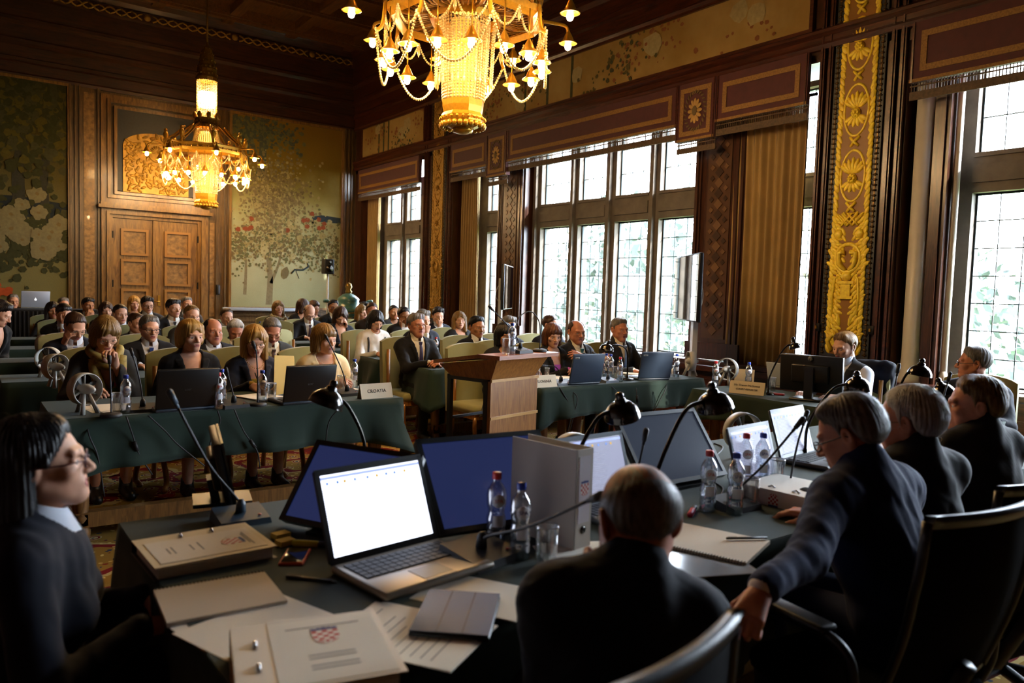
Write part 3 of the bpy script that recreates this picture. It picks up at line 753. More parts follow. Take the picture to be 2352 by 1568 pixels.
# ================================================================ chandeliers
CGOLD = mat('chandelier_gilding', 'c08c22', .28, metal=.5, var=.15, vscale=40, spec=.6)
CDARK = mat('chandelier_filigree', '8a6018', .35, metal=.5, var=.3, vscale=60)
CRYST = mat('crystal_bead', 'c4aa74', .12, spec=.9, emit='ffc050', es=.02, coat=.5)  # faint warm emission in the beads imitates lamplight caught in the crystal
BULB = emis('bulb_glow', 'ffd59a', 80.)
LAMPG = emis('lamp_tube_glow', 'ffd08a', 14.)
SHADE = mat('bell_shade_brass', 'c08a24', .3, metal=.8)
def bead_chain(mb, pts, r, step, n=5):
    L = [0.]
    for a, b in zip(pts, pts[1:]): L.append(L[-1]+(b-a).length)
    s = 0.; i = 0; k = 0
    while s < L[-1]:
        while L[i+1] < s: i += 1
        p = pts[i].lerp(pts[i+1], (s-L[i])/max(1e-9, L[i+1]-L[i])); mb.sphere(p, r, n+1); s += step; k += 1
def catenary(a, b, sag, n=14): return [a.lerp(b, t/n)-Vector((0, 0, sag*4*(t/n)*(1-t/n))) for t in range(n+1)]
def pol(r, a, z): return Vector((r*math.cos(a), r*math.sin(a), z))
def chandelier(loc, label, rz):
    t = thing('chandelier', label, 'chandelier', loc, rz, 'brass chandeliers down the middle of the room')
    O8 = PI/8
    # bottom gallery (octagon) with pendant drops
    mb = MB(); mb.lathe([(.1, .03), (.17, .06), (.185, .12), (.165, .15), (.175, .2), (.178, .25)], n=8, a0=O8, smooth=False)
    for k in range(24): a = 2*PI*k/24; mb.sphere(pol(.175, a, .05), .024, 8, sc=(1, 1, 1.15)); mb.sphere(pol(.185, a+.13, .1), .014, 6)
    mb.sphere((0, 0, .02), .09, 12, sc=(1, 1, .4)); mb.build('bottom_gallery', CGOLD, t)
    # crystal column, lower
    def strands(r0, r1, z0, z1, n, nm, r=.011, step=.024):
        mb = MB()
        for k in range(n): a = 2*PI*k/n; bead_chain(mb, [pol(r0, a, z0), pol(r1, a, z1)], r, step, 4)
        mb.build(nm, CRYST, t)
    strands(.17, .205, .26, .92, 40, 'crystal_strands')
    mb = MB(); mb.lathe([(.09, .24), (.1, .3), (.12, .85), (.12, .9)], n=16); mb.build('inner_lamp', emis('inner_lamp_glow', 'ffb84e', .16), t)
    for s in range(8):
        a0 = O8+s*PI/4; mb = MB()
        for j in range(3): a = a0+.12+.2*j; bead_chain(mb, [pol(.235, a, .42), pol(.25, a, .86)], .009, .021, 4); mb.lathe([(.0, -.07), (.012, -.045), (.007, 0)], pol(.235, a, .42), 6)
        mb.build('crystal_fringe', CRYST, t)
    # octagonal gilded ring
    mb = MB(); R = .63
    mb.lathe([(R-.02, .86), (R+.02, .9), (R+.03, .95), (R, .97), (R+.01, 1.02), (R-.03, 1.04), (R-.06, 1.0), (R-.06, .9), (R-.02, .86)], n=8, a0=O8, smooth=False, caps=False)
    mb.lathe([(.3, .88), (.33, .93), (.3, .97), (.27, .93), (.3, .88)], n=8, a0=O8, smooth=False, caps=False); mb.build('ring', CGOLD, t)
    mb = MB()
    for s in range(8):    # fretted underside
        a = O8+s*PI/4; b = a+PI/4
        mb.tube([pol(.3, a, .93), pol(.46, a, .9), pol(R, a, .93)], .02, 6)
        for j in range(1, 7):
            u = j/7; p0 = pol(.3, a, .93).lerp(pol(.3, b, .93), u); p1 = pol(R, a, .93).lerp(pol(R, b, .93), u); mb.tube([p0, p0.lerp(p1, .5)-Vector((0, 0, .03)), p1], .008, 4)
            mb.sphere(p0.lerp(p1, .35), .022, 6, sc=(1, 1, .5)); mb.sphere(p0.lerp(p1, .72), .026, 6, sc=(1, 1, .5))
        for j in range(7): u = j/6; mb.sphere((pol(R+.035, a, .96)).lerp(pol(R+.035, b, .96), u), .02, 6)
        for v in (.48, .8): mb.tube([pol(.3, a, .93).lerp(pol(R, a, .93), v)-Vector((0, 0, .02)), pol(.3, b, .93).lerp(pol(R, b, .93), v)-Vector((0, 0, .02))], .007, 4)
    mb.build('fretwork', CDARK, t)
    # scrolled brackets and long arms with outer lamps
    def bell(p, par_arm, drop):
        mb = MB()
        if drop: mb.cyl(p+Vector((0, 0, drop)), p+Vector((0, 0, .05)), .006, n=6)
        mb.lathe([(.012, .085), (.018, .07), (.03, .05), (.043, .02), (.052, 0), (.075, -.016), (.08, -.022), (.07, -.022), (.05, -.006), (.04, .018), (.026, .046), (.0, .06)], p, 14, caps=False)
        o = mb.build('lamp', SHADE, t)
        mb = MB(); mb.sphere(p+Vector((0, 0, -.045)), .03, 8, sc=(1, 1, 1.25)); mb.build('bulb', BULB, o)
    for s in range(8):
        a = O8+s*PI/4; mb = MB()
        mb.tube(bez([pol(.34, a, 1.36), pol(.5, a, 1.2), pol(.63, a, 1.1), pol(.66, a, .95), pol(.68, a, .78), pol(.73, a, .72)], 6), .016, 7)
        for k in range(3): mb.tube([pol(.62+.05*math.cos(q), a, 1.08+.05*math.sin(q)) for q in [k*.4+2*PI*j/10 for j in range(8)]], .012, 5)
        mb.sphere(pol(.64, a, 1.17), .045, 8, sc=(1, 1, 1.5)); mb.sphere(pol(.64, a, 1.25), .03, 8)
        mb.tube(bez([pol(.66, a, 1.0), pol(.8, a, 1.0), pol(.9, a, .99), pol(.925, a, .93)], 6), .014, 7); mb.build('arm', CGOLD, t)
        bell(pol(.925, a, .87), None, 0)
    for s in range(16):
        a = O8+s*PI/8+PI/16; bell(pol(.655, a, .56), None, .32)
    # bead garlands
    for s in range(16):
        a = O8+s*PI/8; b = a+PI/8; mb = MB(); r_ = .655 if True else 0
        bead_chain(mb, catenary(pol(.66, a, .86), pol(.66, b, .86), .16), .0105, .019, 4)
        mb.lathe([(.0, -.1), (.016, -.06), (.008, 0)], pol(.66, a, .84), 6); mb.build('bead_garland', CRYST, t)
    for s in range(8):
        a = O8+s*PI/4; b = a+PI/4; mb = MB()
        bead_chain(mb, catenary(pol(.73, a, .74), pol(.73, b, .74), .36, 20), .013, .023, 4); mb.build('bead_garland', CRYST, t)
    # upper crystal tent, crown, lit cylinder, cap, rod
    mb = MB(); 
    for k in range(40): a = 2*PI*k/40; bead_chain(mb, [pol(.25, a, 1.02), pol(.2, a, 1.2), pol(.165, a, 1.34)], .011, .024, 4)
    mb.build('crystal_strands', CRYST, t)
    mb = MB(); mb.lathe([(.15, 1.0), (.13, 1.2), (.1, 1.3)], n=16); mb.build('inner_lamp', emis('inner_lamp_glow2', 'ffb84e', .6), t)
    mb = MB(); mb.lathe([(.2, 1.36), (.215, 1.4), (.19, 1.44), (.19, 1.5), (.2, 1.52), (.18, 1.52), (.17, 1.4), (.2, 1.36)], n=8, a0=O8, smooth=False, caps=False)
    for s in range(8):
        a = O8+s*PI/4; mb.tube(bez([pol(.2, a, 1.42), pol(.3, a, 1.34), pol(.4, a, 1.24), pol(.62, a, 1.06)], 6), .016, 6); mb.sphere(pol(.19, a, 1.56), .042, 8, sc=(1, 1, 1.5))
        for k in range(3): mb.sphere(pol(.19, a+.2*(k+.5), 1.46), .016, 6)
        b = a+PI/4
        for k in (1, 2, 3): mb.tube([pol(.2, a, 1.42).lerp(pol(.2, b, 1.42), k/4), pol(.34, a, 1.3).lerp(pol(.34, b, 1.3), k/4)], .006, 4)
    mb.build('crown', CDARK, t)
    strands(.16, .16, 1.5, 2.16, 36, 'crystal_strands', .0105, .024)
    mb = MB(); mb.lathe([(.13, 1.72), (.135, 1.74), (.135, 1.94), (.13, 1.96)], n=18); mb.build('lamp_tube', LAMPG, t)
    mb = MB(); mb.lathe([(.165, 2.14), (.178, 2.2), (.16, 2.24), (.155, 2.3), (.16, 2.34), (.13, 2.42), (.125, 2.5), (.1, 2.6), (.07, 2.7), (.03, 2.76), (.015, 2.8)], n=12, smooth=False)
    for z, r_, n in ((2.26, .165, 16), (2.38, .15, 14), (2.48, .13, 12), (2.6, .1, 10), (2.69, .07, 8)):
        for k in range(n): mb.sphere(pol(r_, 2*PI*k/n, z), .018, 6)
    mb.build('cap', CDARK, t)
    mb = MB(); mb.cyl((0, 0, 2.78), (0, 0, ZC-loc[2]-.02), .016, n=8); mb.lathe([(.02, ZC-loc[2]-.2), (.09, ZC-loc[2]-.06), (.1, ZC-loc[2]-.02)], n=14); mb.build('rod', CDARK, t)
    return t
chd = chandelier((3.43, 5.42, 2.87), 'near large gilded chandelier with bead garlands, hanging over the wide open floor', .1)
dup(chd, 'far gilded chandelier whose lit crystal cylinder and cap show, hanging before the double door', (3.53, 13.72, 2.83), .3)
# ================================================================ furniture and table-top things
GREEN = mat('green_baize', '10261a', .9, sheen=.06, var=.1, vscale=5, bump=.15, bscale=500)
OAK = wood('oak_table', '5a3a1a', '8a6030', .4, 2, 1.2)
OLIVE = mat('olive_slipcover', '8a8452', .85, sheen=.2, var=.08, vscale=4, bump=.15, bscale=350)
BLK = mat('black_plastic', '0c0c0d', .38)
BLKM = mat('black_matt', '101012', .6)
GRYP = mat('grey_plastic', '3a4048', .4)
SILV = mat('silver_plastic', 'a3a098', .35, metal=.35)
CHROME = mat('chrome', 'c8c8c8', .15, metal=1.)
GMET = mat('gun_metal', '2a2620', .25, metal=.8)
PAPER = mat('paper', 'e4ddcc', .85, var=.03, vscale=5)
PAPERT = mat('printed_line', '8c8780', .85)
FANW = mat('fan_grey_white', 'a8a69e', .4)
RED = mat('cap_red', 'b8141c', .4); BLUE = mat('cap_blue', '1238a8', .4)
PET = glassy('clear_plastic', (.93, .96, 1.), .8, .05)
TUMB = glassy('clear_glass', (.97, .98, .98), .84, .02)
WATER = glassy('water', (.86, .91, .97), .9, .02)
LABEL = mat('bottle_label', 'd5d9e2', .5)
def cloth_table(name, label, x0, x1, y0, y1, h=.75, over=.42, seed=1, rz=0, loc=None, legs=True, group=None, corner=None):
    """a table with turned legs and a separate green cloth; cloth hangs 'over' all round"""
    cx, cy = (x0+x1)/2, (y0+y1)/2; L, W = x1-x0, y1-y0
    t = thing(name, label, 'table', (cx, cy, 0), rz, group)
    mb = MB(); mb.box((0, 0, h-.02), (L-.02, W-.02, .035)); mb.box((0, 0, h-.09), (L-.16, W-.16, .1)); mb.build('tabletop', OAK, t)
    for sx in (-1, 1):
        for sy in (-1, 1):
            mb = MB(); mb.lathe([(.05, 0), (.055, .05), (.035, .09), (.05, .13), (.04, .16), (.045, .2), (.05, .45), (.042, .52), (.055, .55), (.055, h-.14)], (sx*(L/2-.14), sy*(W/2-.14), 0), 14); mb.build('leg', OAK, t)
    mb = MB(); mb.box((0, -W/2+.14, .12), (L-.2, .08, .09))
    for sx in (-1, 1): mb.box((sx*(L/2-.14), 0, .12), (.07, W-.2, .07))
    mb.build('stretcher', OAK, t)
    return t
def cloth(label, x0, x1, y0, y1, h=.752, over=.4, seed=1, rz=0, group='green table cloths', ends=True):
    cx, cy = (x0+x1)/2, (y0+y1)/2; a, b = (x1-x0)/2+.008, (y1-y0)/2+.008
    t = thing('tablecloth', label, 'tablecloth', (cx, cy, 0), rz, group); r2 = random.Random(seed)
    # a rectangular cloth laid over a rectangular top: rings from the edge outward
    n = 0; ring = []
    def per(m=.0):
        P = []
        nx, ny = max(8, int(2*a/.05)), max(6, int(2*b/.05))
        for i in range(nx): P.append((-a+2*a*i/nx, -b, 0, -1))
        for i in range(ny): P.append((a, -b+2*b*i/ny, 1, 0))
        for i in range(nx): P.append((a-2*a*i/nx, b, 0, 1))
        for i in range(ny): P.append((-a, b-2*b*i/ny, -1, 0))
        return P
    P = per(); n = len(P); ph = [r2.uniform(0, 6) for _ in range(6)]
    mb = MB(); vs = []; NR = 9
    for k in range(NR):
        s = k/(NR-1)
        for i, (x, y, ux, uy) in enumerate(P):
            cornerd = min(math.hypot(abs(x)-a, abs(y)-b), .45); cf = max(0, 1-cornerd/.4)
            drop = over*s*(1+.42*cf*cf)
            u = (x if uy else y)
            w = .016*math.sin(u*7+ph[0])+.012*math.sin(u*15+ph[1])+.008*math.sin(u*31+ph[2])
            out = s*(.02+.045*cf)+s*w*(.5+.8*s)*(1+cf)
            dx, dy = ux, uy
            if cf > 0:
                dx += (1 if x > 0 else -1)*cf*.7*(1 if uy else 0); dy += (1 if y > 0 else -1)*cf*.7*(1 if ux else 0)
            vs.append((x+dx*out*1.3, y+dy*out*1.3, h-drop-.004*(k > 0)))
    fs = [tuple(range(n))]
    for k in range(NR-1):
        for i in range(n): fs.append((k*n+i, (k+1)*n+i, (k+1)*n+(i+1) % n, k*n+(i+1) % n))
    mb.add(vs, fs[:1], 0, False); base = len(mb.v); mb.add(vs, fs[1:], 0, True)
    o = mb.build('cloth', GREEN, t); sd = o.modifiers.new('thick', 'SOLIDIFY'); sd.thickness = .003; sd.offset = 1
    return t
def arm_chair_proto():
    t = thing('upholstered_chair', 'x', 'chair', (0, 0, 0))
    # back with camel top under an olive slipcover (front faces -y)
    mb = MB(); NX, NZ = 12, 10; w, z0, z1, th = .5, .36, .98, .085
    def top(u): return z1+.055*math.sin(PI*min(1, max(0, (u+1)/2)))**.6-.0
    def f(sd, u, v):
        uu = -1+2*u; z = z0+(top(uu)-z0)*v; lean = .1*(z-.45)
        ww = w/2*(1+.02*math.sin(3*v)); return (uu*ww, .22+lean+sd*th/2*(1-.35*v*v)+.01*uu*uu, z)
    mb.grid(lambda u, v: f(-1, u, v), NX, NZ); mb.grid(lambda u, v: f(1, 1-u, v), NX, NZ)
    mb.grid(lambda u, v: tuple(Vector(f(-1, v, 1)).lerp(Vector(f(1, v, 1)), 1-u)), 1, NX); mb.grid(lambda u, v: tuple(Vector(f(-1, 0, v)).lerp(Vector(f(1, 0, v)), 1-u)), 1, NZ, smooth=False); mb.grid(lambda u, v: tuple(Vector(f(-1, 1, v)).lerp(Vector(f(1, 1, v)), u)), 1, NZ, smooth=False)
    mb.grid(lambda u, v: tuple(Vector(f(-1, v, 0)).lerp(Vector(f(1, v, 0)), u)), 1, NX)
    mb.build('backrest', OLIVE, t)
    mb = MB(); mb.rbox((0, -.02, .425), (.5, .46, .09), .04, seg=3); mb.build('seat', OLIVE, t)
    LEGM = wood('chair_oak', '6a4216', 'a06a28', .35, 2, 1.5)
    mb = MB(); mb.box((0, -.02, .36), (.46, .42, .05)); mb.build('seat_frame', LEGM, t)
    for s in (-1, 1):
        mb = MB(); mb.tube(bez([(s*.2, -.2, .37), (s*.235, -.235, .3), (s*.205, -.205, .14), (s*.2, -.2, .06), (s*.225, -.235, .02)], 5), .02, 8, rs=None); mb.sphere((s*.22, -.23, .02), .026, 8, sc=(1, 1, .75)); mb.build('leg', LEGM, t)
        mb = MB(); mb.tube([(s*.2, .2, .9), (s*.2, .19, .36), (s*.2, .25, .01)], .02, 8); mb.build('leg', LEGM, t)
    return t
CH_GROUP = 'olive upholstered chairs at the green tables'
_ch = [None]
def chair(x, y, rz, label):
    if _ch[0] is None:
        c = arm_chair_proto(); _ch[0] = c; c.location = (x, y, 0); c.rotation_euler = (0, 0, rz); c['label'] = label; c['group'] = CH_GROUP; return c
    return dup(_ch[0], label, (x, y, 0), rz, CH_GROUP)
# ---- bottles
def bottle_proto(capm, full):
    t = thing('water_bottle', 'x', 'bottle', (0, 0, 0))
    prof = [(.0, .004), (.026, .0), (.031, .008), (.031, .05), (.029, .056), (.031, .062), (.0315, .09), (.0265, .108), (.0265, .118), (.0315, .135), (.0315, .165), (.028, .182), (.018, .198), (.0125, .205), (.0125, .216)]
    mb = MB(); mb.lathe(prof, n=16, caps=False); mb.build('body', PET, t)
    mb = MB(); hi = .15 if full else .09; mb.lathe([(.0, .006)]+[(r-.002, z) for r, z in prof[1:] if .004 < z < hi]+[(.0, hi)], n=14, caps=False); mb.build('water', WATER, t)
    mb = MB(); mb.lathe([(.0145, .214), (.015, .216), (.015, .232), (.0135, .235)], n=14); mb.build('cap', capm, t)['label'] = ('blue' if capm is BLUE else 'red')+' screw cap'
    mb = MB(); n = 8; vs = []
    LB = mat('label_pale', 'd8dce4', .5)
    for i in range(n+1):
        a = -PI/2-.55+1.1*i/n
        for z in (.068, .104): vs.append((.0322*math.cos(a), .0322*math.sin(a), z))
    mb.add(vs, [(2*i, 2*i+2, 2*i+3, 2*i+1) for i in range(n)], 0, True)
    mb.build('neck_band', [LB], t); mb = MB(); mb.lathe([(.021, 0), (.021, .0012)], (0, -.0318, .15), 14, rot=(PI/2, 0, 0))
    lb = mb.build('label', [LB], t)
    tm = mat('label_red_ink', 'c02018', .5) if capm is RED else mat('label_blue_ink', '1c3a8c', .5)
    text('label_text', 'SPA', .017, tm, lb, (0, -.0336, .15), (PI/2, 0, 0), ext=.0004)
    return t
_b = {}
def bottle(px, py, z, label, capc='blue', rz=None, pos=None):
    p = pos if pos is not None else at_z(px, py, z); p = Vector((p[0], p[1], z))
    rz = math.atan2(p.y, p.x)-PI/2+.25 if rz is None else rz
    if capc not in _b: _b[capc] = bottle_proto(BLUE if capc == 'blue' else RED, capc == 'blue'); o = _b[capc]; o.location = p; o.rotation_euler = (0, 0, rz); o['label'] = label; o['group'] = 'water bottles on the tables'; return o
    return dup(_b[capc], label, p, rz, 'water bottles on the tables')
_g = [None]
def tumbler(px, py, z, label, pos=None, s=1., flip=True):
    p = pos if pos is not None else at_z(px, py, z); p = Vector((p[0], p[1], z))
    if _g[0] is None:
        t = thing('drinking_glass', 'x', 'glass'); mb = MB(); mb.lathe([(.0, .006), (.026, .006), (.028, .0), (.0285, .004), (.033, .12), (.0325, .122), (.0305, .118), (.026, .012), (.0, .011)], n=18, caps=False); mb.build('body', TUMB, t); 
        mb = MB(); mb.lathe([(.0318, .117), (.0334, .119), (.0318, .122), (.0305, .119), (.0318, .117)], n=18, caps=False); mb.build('rim', mat('glass_rim', 'b8bcc0', .15, spec=.8), t)
        _g[0] = t; o = t; o['label'] = label; o['group'] = 'drinking glasses on the tables'; o.location = p
    else: o = dup(_g[0], label, p, 0, 'drinking glasses on the tables')
    o.scale = (s, s, s); return o
_co = [None]
def coaster(pos, label):
    if _co[0] is None:
        t = thing('paper_coaster', label, 'coaster', pos, 0, 'round paper coasters'); mb = MB(); mb.lathe([(.05, 0), (.048, .002), (.0, .002)], n=20); mb.build('disc', mat('coaster_paper', 'd8ccb0', .8), t); _co[0] = t; return t
    return dup(_co[0], label, pos, 0, 'round paper coasters')
# ---- gooseneck microphones on a base
def mic(loc, rz, label, neck, box=(.17, .13, .045), wedge=True, m=BLKM, nm='conference_microphone', tip=.011):
    t = thing(nm, label, 'microphone', loc, rz, 'gooseneck microphones on the tables'); mb = MB()
    if wedge == 'disc': mb.lathe([(.055, 0), (.06, .004), (.058, .018), (.04, .024), (.0, .024)], n=20)
    else:
        x, y, z = box; mb.add([(-x/2, -y/2, 0), (x/2, -y/2, 0), (x/2, y/2, 0), (-x/2, y/2, 0), (-x/2*.94, -y/2*.94, z*.5), (x/2*.94, -y/2*.94, z*.5), (x/2*.94, y/2*.94, z), (-x/2*.94, y/2*.94, z)], [(3, 2, 1, 0), (4, 5, 6, 7), (0, 1, 5, 4), (1, 2, 6, 5), (2, 3, 7, 6), (3, 0, 4, 7)], 0, False)
        mb.lathe([(.018, z*.8), (.016, z+.02), (.008, z+.035)], n=10)
    b = mb.build('base', m, t)
    if wedge != 'disc':
        mb = MB(); mb.lathe([(.006, 0), (.006, .003)], (box[0]*.3, -box[1]*.3, box[2]*.64), 8); mb.build('button', mat('button_red', '8a1a14', .4), b)
    P = bez([Vector(p) for p in neck], 8); mb = MB(); mb.tube(P, .0045, 7); mb.build('neck', BLKM, t)
    d = (P[-1]-P[-2]).normalized(); mb = MB(); mb.cyl(P[-1]-d*.004, P[-1]+d*.02, .006, n=8); mb.cyl(P[-1]+d*.012, P[-1]+d*.055, tip*.8, tip, n=10); mb.sphere(P[-1]+d*.055, tip, 8); mb.build('capsule', m, t)
    return t
# ---- desk lamp with dome shade
def desk_lamp(loc, neck, aim, label, base=.07, r=.066):
    t = thing('desk_lamp', label, 'desk lamp', loc, 0, 'gooseneck desk lamps with dome shades'); mb = MB(); mb.lathe([(base, 0), (base, .012), (base*.8, .02), (.015, .026), (.012, .05)], n=24); mb.build('base', GMET, t)
    P = bez([Vector(p) for p in neck], 10); mb = MB(); mb.tube(P, .0075, 8); mb.build('neck', GMET, t)
    e = P[-1]; d = Vector(aim).normalized(); q = d.to_track_quat('-Z', 'Y').to_matrix(); mb = MB()
    prof = [(.012, .055), (.02, .05)]+[(r*math.sin(a), -.02+r*.95*math.cos(a)) for a in [PI/2*k/10 for k in range(2, 11)]]+[(r*1.02, -.022), (r*.97, -.022)]+[(r*.95*math.sin(a), -.02+r*.88*math.cos(a)) for a in [PI/2*k/8 for k in range(8, -1, -1)]]
    mb.lathe([(p_, z) for p_, z in prof], e, 22, rot=q, caps=False); mb.lathe([(.013, .045), (.016, .07), (.008, .078)], e, 10, rot=q); s = mb.build('shade', mat('lamp_shade_gloss', '1c1712', .18, metal=.6, coat=.6), t)
    mb = MB(); mb.sphere(e+q@Vector((0, 0, .0)), .028, 10); mb.build('bulb', mat('bulb_off', 'c8c4b8', .3), s)
    return t
# ---- laptops: hinge along x, screen faces -y, origin under the hinge centre
def laptop(loc, rz, label, w=.36, d=.25, tilt=105, lid=BLK, deck=None, screen=None, seed=0, logo=None, bez_=BLK, hh=None, rows=0):
    t = thing('laptop', label, 'laptop', loc, rz, 'laptops on the tables'); deck = deck or GRYP; hh = hh or d
    mb = MB(); mb.rbox((0, -d/2, .016), (w, d, .024), .012); b = mb.build('base', deck, t)
    mb = MB(); kx = 14
    for i in range(5):
        for j in range(kx): mb.box((-w*.44+(j+.5)*w*.88/kx, -d*.12-(i+.5)*d*.09, .0295), (w*.88/kx*.86, d*.075, .004))
    mb.build('keyboard', BLKM, b)
    mb = MB(); mb.box((0, -d*.78, .0285), (w*.26, d*.28, .0015)); mb.box((0, -d*.965, .0285), (w*.26, d*.03, .0025)); mb.build('touchpad', mat('touchpad', '55534e', .4), b)
    A = math.radians(tilt-90); M = Matrix.Translation((0, .0, .022)) @ Matrix.Rotation(-A, 4, 'X')
    mb = MB(); mb.M = M; mb.rbox((0, 0, hh/2+.004), (w, hh, .012), .012, rot=(PI/2, 0, 0)); L = mb.build('lid', lid, t)
    mb = MB(); mb.M = M; e = .016
    for a in ((0, e/2+.002, w, e), (0, hh-e/2+.006, w, e)): mb.box((a[0], -.0065, a[1]), (a[2]-.004, .002, a[3]))
    for s in (-1, 1): mb.box((s*(w/2-e/2-.002), -.0065, hh/2+.004), (e, .002, hh-.004))
    mb.build('bezel', bez_, L)
    mb = MB(); mb.M = M; mb.box((0, -.0062, hh/2+.004), (w-.034, .001, hh-.034), 0)
    ms = [screen or mat('screen_off', '0a0c12', .12)]
    if rows:
        ms += [mat('screen_bar', '9aa6d8', .4, emit='8a98d8', es=.3), emis('screen_text', '9a9cab', .13), emis('screen_icon', '6a88c8', .2), emis('screen_icon2', 'c8a040', .2)]
        mb.box((0, -.0072, hh-.022), (w-.036, .0006, .009), 1); r2 = random.Random(seed)
        for k in range(9): mb.box((-w*.42+k*w*.09+r2.uniform(-.006, .006), -.0073, hh-.038), (.009, .0006, .009), 3+(k % 3 == 2))
        for k in range(rows):
            z = hh-.056-k*(hh-.08)/rows
            mb.box((-w*.44, -.0072, z), (.012, .0006, .002), 2); l = r2.uniform(.35, .6)*w; mb.box((-w*.38+l/2, -.0072, z), (l, .0006, .0022), 2)
    mb.build('screen', ms, L)
    if logo == 'badge': mb = MB(); mb.M = M; mb.rbox((w*.38, .0075, hh*.9), (.05, .016, .002), .004, rot=(PI/2, 0, 0)); mb.build('badge', SILV, L); text('badge_text', 'acer', .013, BLKM, L, M @ Vector((w*.38, .0092, hh*.9)), (PI/2-A, 0, PI))
    if logo == 'word': text('lid_mark', 'acer', .024, mat('lid_print', '3a3633', .3, metal=.5), L, M @ Vector((0, .0072, hh*.5)), (PI/2-A, 0, PI))
    if logo == 'fruit':
        mb = MB(); mb.M = M; z = hh*.5
        pts = [(.017*math.cos(a)*(1-.06*math.cos(2*a)), .017*math.sin(a)*(1+.02)) for a in [2*PI*k/24 for k in range(24)]]
        pts = [(x, y-.004*(abs(x) < .005)*(1 if y > 0 else -.6)) for x, y in pts if (x+.022)**2+(y-.001)**2 > .0085**2]
        mb.prism([(x, y+z) for x, y in pts], .0072, .0078, M=Matrix(((-1, 0, 0, 0), (0, 0, 1, 0), (0, 1, 0, 0), (0, 0, 0, 1))) @ Matrix.Diagonal((-1, 1, 1, 1)))
        mb.sphere((.002, .0076, z+.024), .007, 8, sc=(.5, .1, 1), rot=(0, .5, 0)); mb.build('lid_mark', emis('white_mark', 'f4f6fa', .3), L)
    return t
# ---- ring desk fan
def ring_fan(loc, rz, label, r=.092):
    t = thing('ring_fan', label, 'fan', loc, rz, 'grey desk fans with ring guards'); zc = .15
    mb = MB(); N = 28; vs = []; pr = [(-.032, r*.98), (-.032, r*1.03), (.0, r*1.06), (.032, r*1.03), (.032, r*.98), (0, r*1.01)]; K = len(pr)
    for i in range(N):
        a = 2*PI*i/N
        for y, q in pr: vs.append((q*math.cos(a), y, zc+q*math.sin(a)))
    mb.add(vs, [(i*K+j, i*K+(j+1) % K, ((i+1) % N)*K+(j+1) % K, ((i+1) % N)*K+j) for i in range(N) for j in range(K)], 0, True); mb.build('ring', FANW, t)
    mb = MB(); mb.lathe([(.0, -.085), (.014, -.08), (.026, -.05), (.031, -.02), (.031, .03), (.016, .05), (0, .052)], (0, 0, zc), 16, rot=(-PI/2, 0, 0), caps=False)
    for k in range(3): a = PI/2+2*PI*k/3; mb.cyl((.03*math.cos(a), 0, zc+.03*math.sin(a)), (r*math.cos(a), 0, zc+r*math.sin(a)), .006, n=6)
    h = mb.build('hub', FANW, t)
    for k in range(4):
        a = 2*PI*k/4+.4; mb = MB(); mb.sphere((.056*math.cos(a), .01, zc+.056*math.sin(a)), .036, 8, sc=(1, .06, .5), rot=(.3, -a, 0)); mb.build('blade', mat('fan_blade', '6a6a68', .3), h)
    for p in ((-.05, -.05), (.05, -.05), (0, .07)): mb = MB(); mb.cyl((p[0]*.3, p[1]*.3, zc-.03), (p[0], p[1], .0), .01, .014, n=10); mb.build('foot', FANW, t)
    return t
# ---- paper, folders, binders
def papers(loc, rz, label, w=.21, l=.297, n=3, m=None, cat='papers', nm='paper_sheets', lines=0, spread=.03, seed=1):
    t = thing(nm, label, cat, loc, rz, 'papers lying on the tables'); r2 = random.Random(seed)
    for k in range(n):
        mb = MB(); a = r2.uniform(-1, 1)*spread*6 if k else 0; mb.M = Matrix.Translation((r2.uniform(-1, 1)*spread if k else 0, r2.uniform(-1, 1)*spread if k else 0, .001+.0022*k)) @ Matrix.Rotation(a, 4, 'Z')
        mb.box((0, 0, 0), (w, l, .0016))
        if k == n-1 and lines:
            for q in range(lines): ll = r2.uniform(.5, .8)*w; mb.box((-w*.4+ll/2, l*.38-q*l*.78/lines, .001), (ll, .003, .0006), 1)
        mb.build('sheet', [m or PAPER, PAPERT], t)
    return t
CHK_R, CHK_W, CHK_B = mat('shield_red', 'b83028', .7), mat('shield_white', 'e4dcd2', .7), mat('shield_blue', '2c3e7a', .7)
def shield(w=.05, parent=None, M=Matrix.Identity(4), nm='emblem'):
    """chequered shield with a blue crown, drawn flat in the xy plane"""
    mb = MB(); mb.M = M; h = w*1.25; n = 5; c = w/n
    for i in range(n):
        for j in range(n):
            x0, y0 = -w/2+i*c, -h*.42+j*c*1.05; x1, y1 = x0+c, y0+c*1.05
            def rd(x, y):
                return (x*(1 if y > -h*.12 else max(.0, math.sqrt(max(0, 1-((y+h*.12)/(h*.32))**2)))), y)
            P = [rd(x0, y0), rd(x1, y0), rd(x1, y1), rd(x0, y1)]
            mb.add([(p[0], p[1], .0006) for p in P], [(0, 1, 2, 3)], (i+j) % 2, False)
    for k in range(5):
        x = -w/2+(k+.5)*c; d = .1*h*(1-abs(k-2)/2)*.4; mb.add([(x-c*.48, h*.42+.002, .0006), (x+c*.48, h*.42+.002, .0006), (x+c*.6, h*.56+d, .0006), (x, h*.62+d, .0006), (x-c*.6, h*.56+d, .0006)], [(0, 1, 2, 3, 4)], 2, False)
    return mb.build(nm, [CHK_R, CHK_W, CHK_B], parent)
GREYB = mat('binder_grey', 'b8b0a4', .6, var=.04, vscale=4); BINW = mat('binder_white', 'd8d0c2', .55)
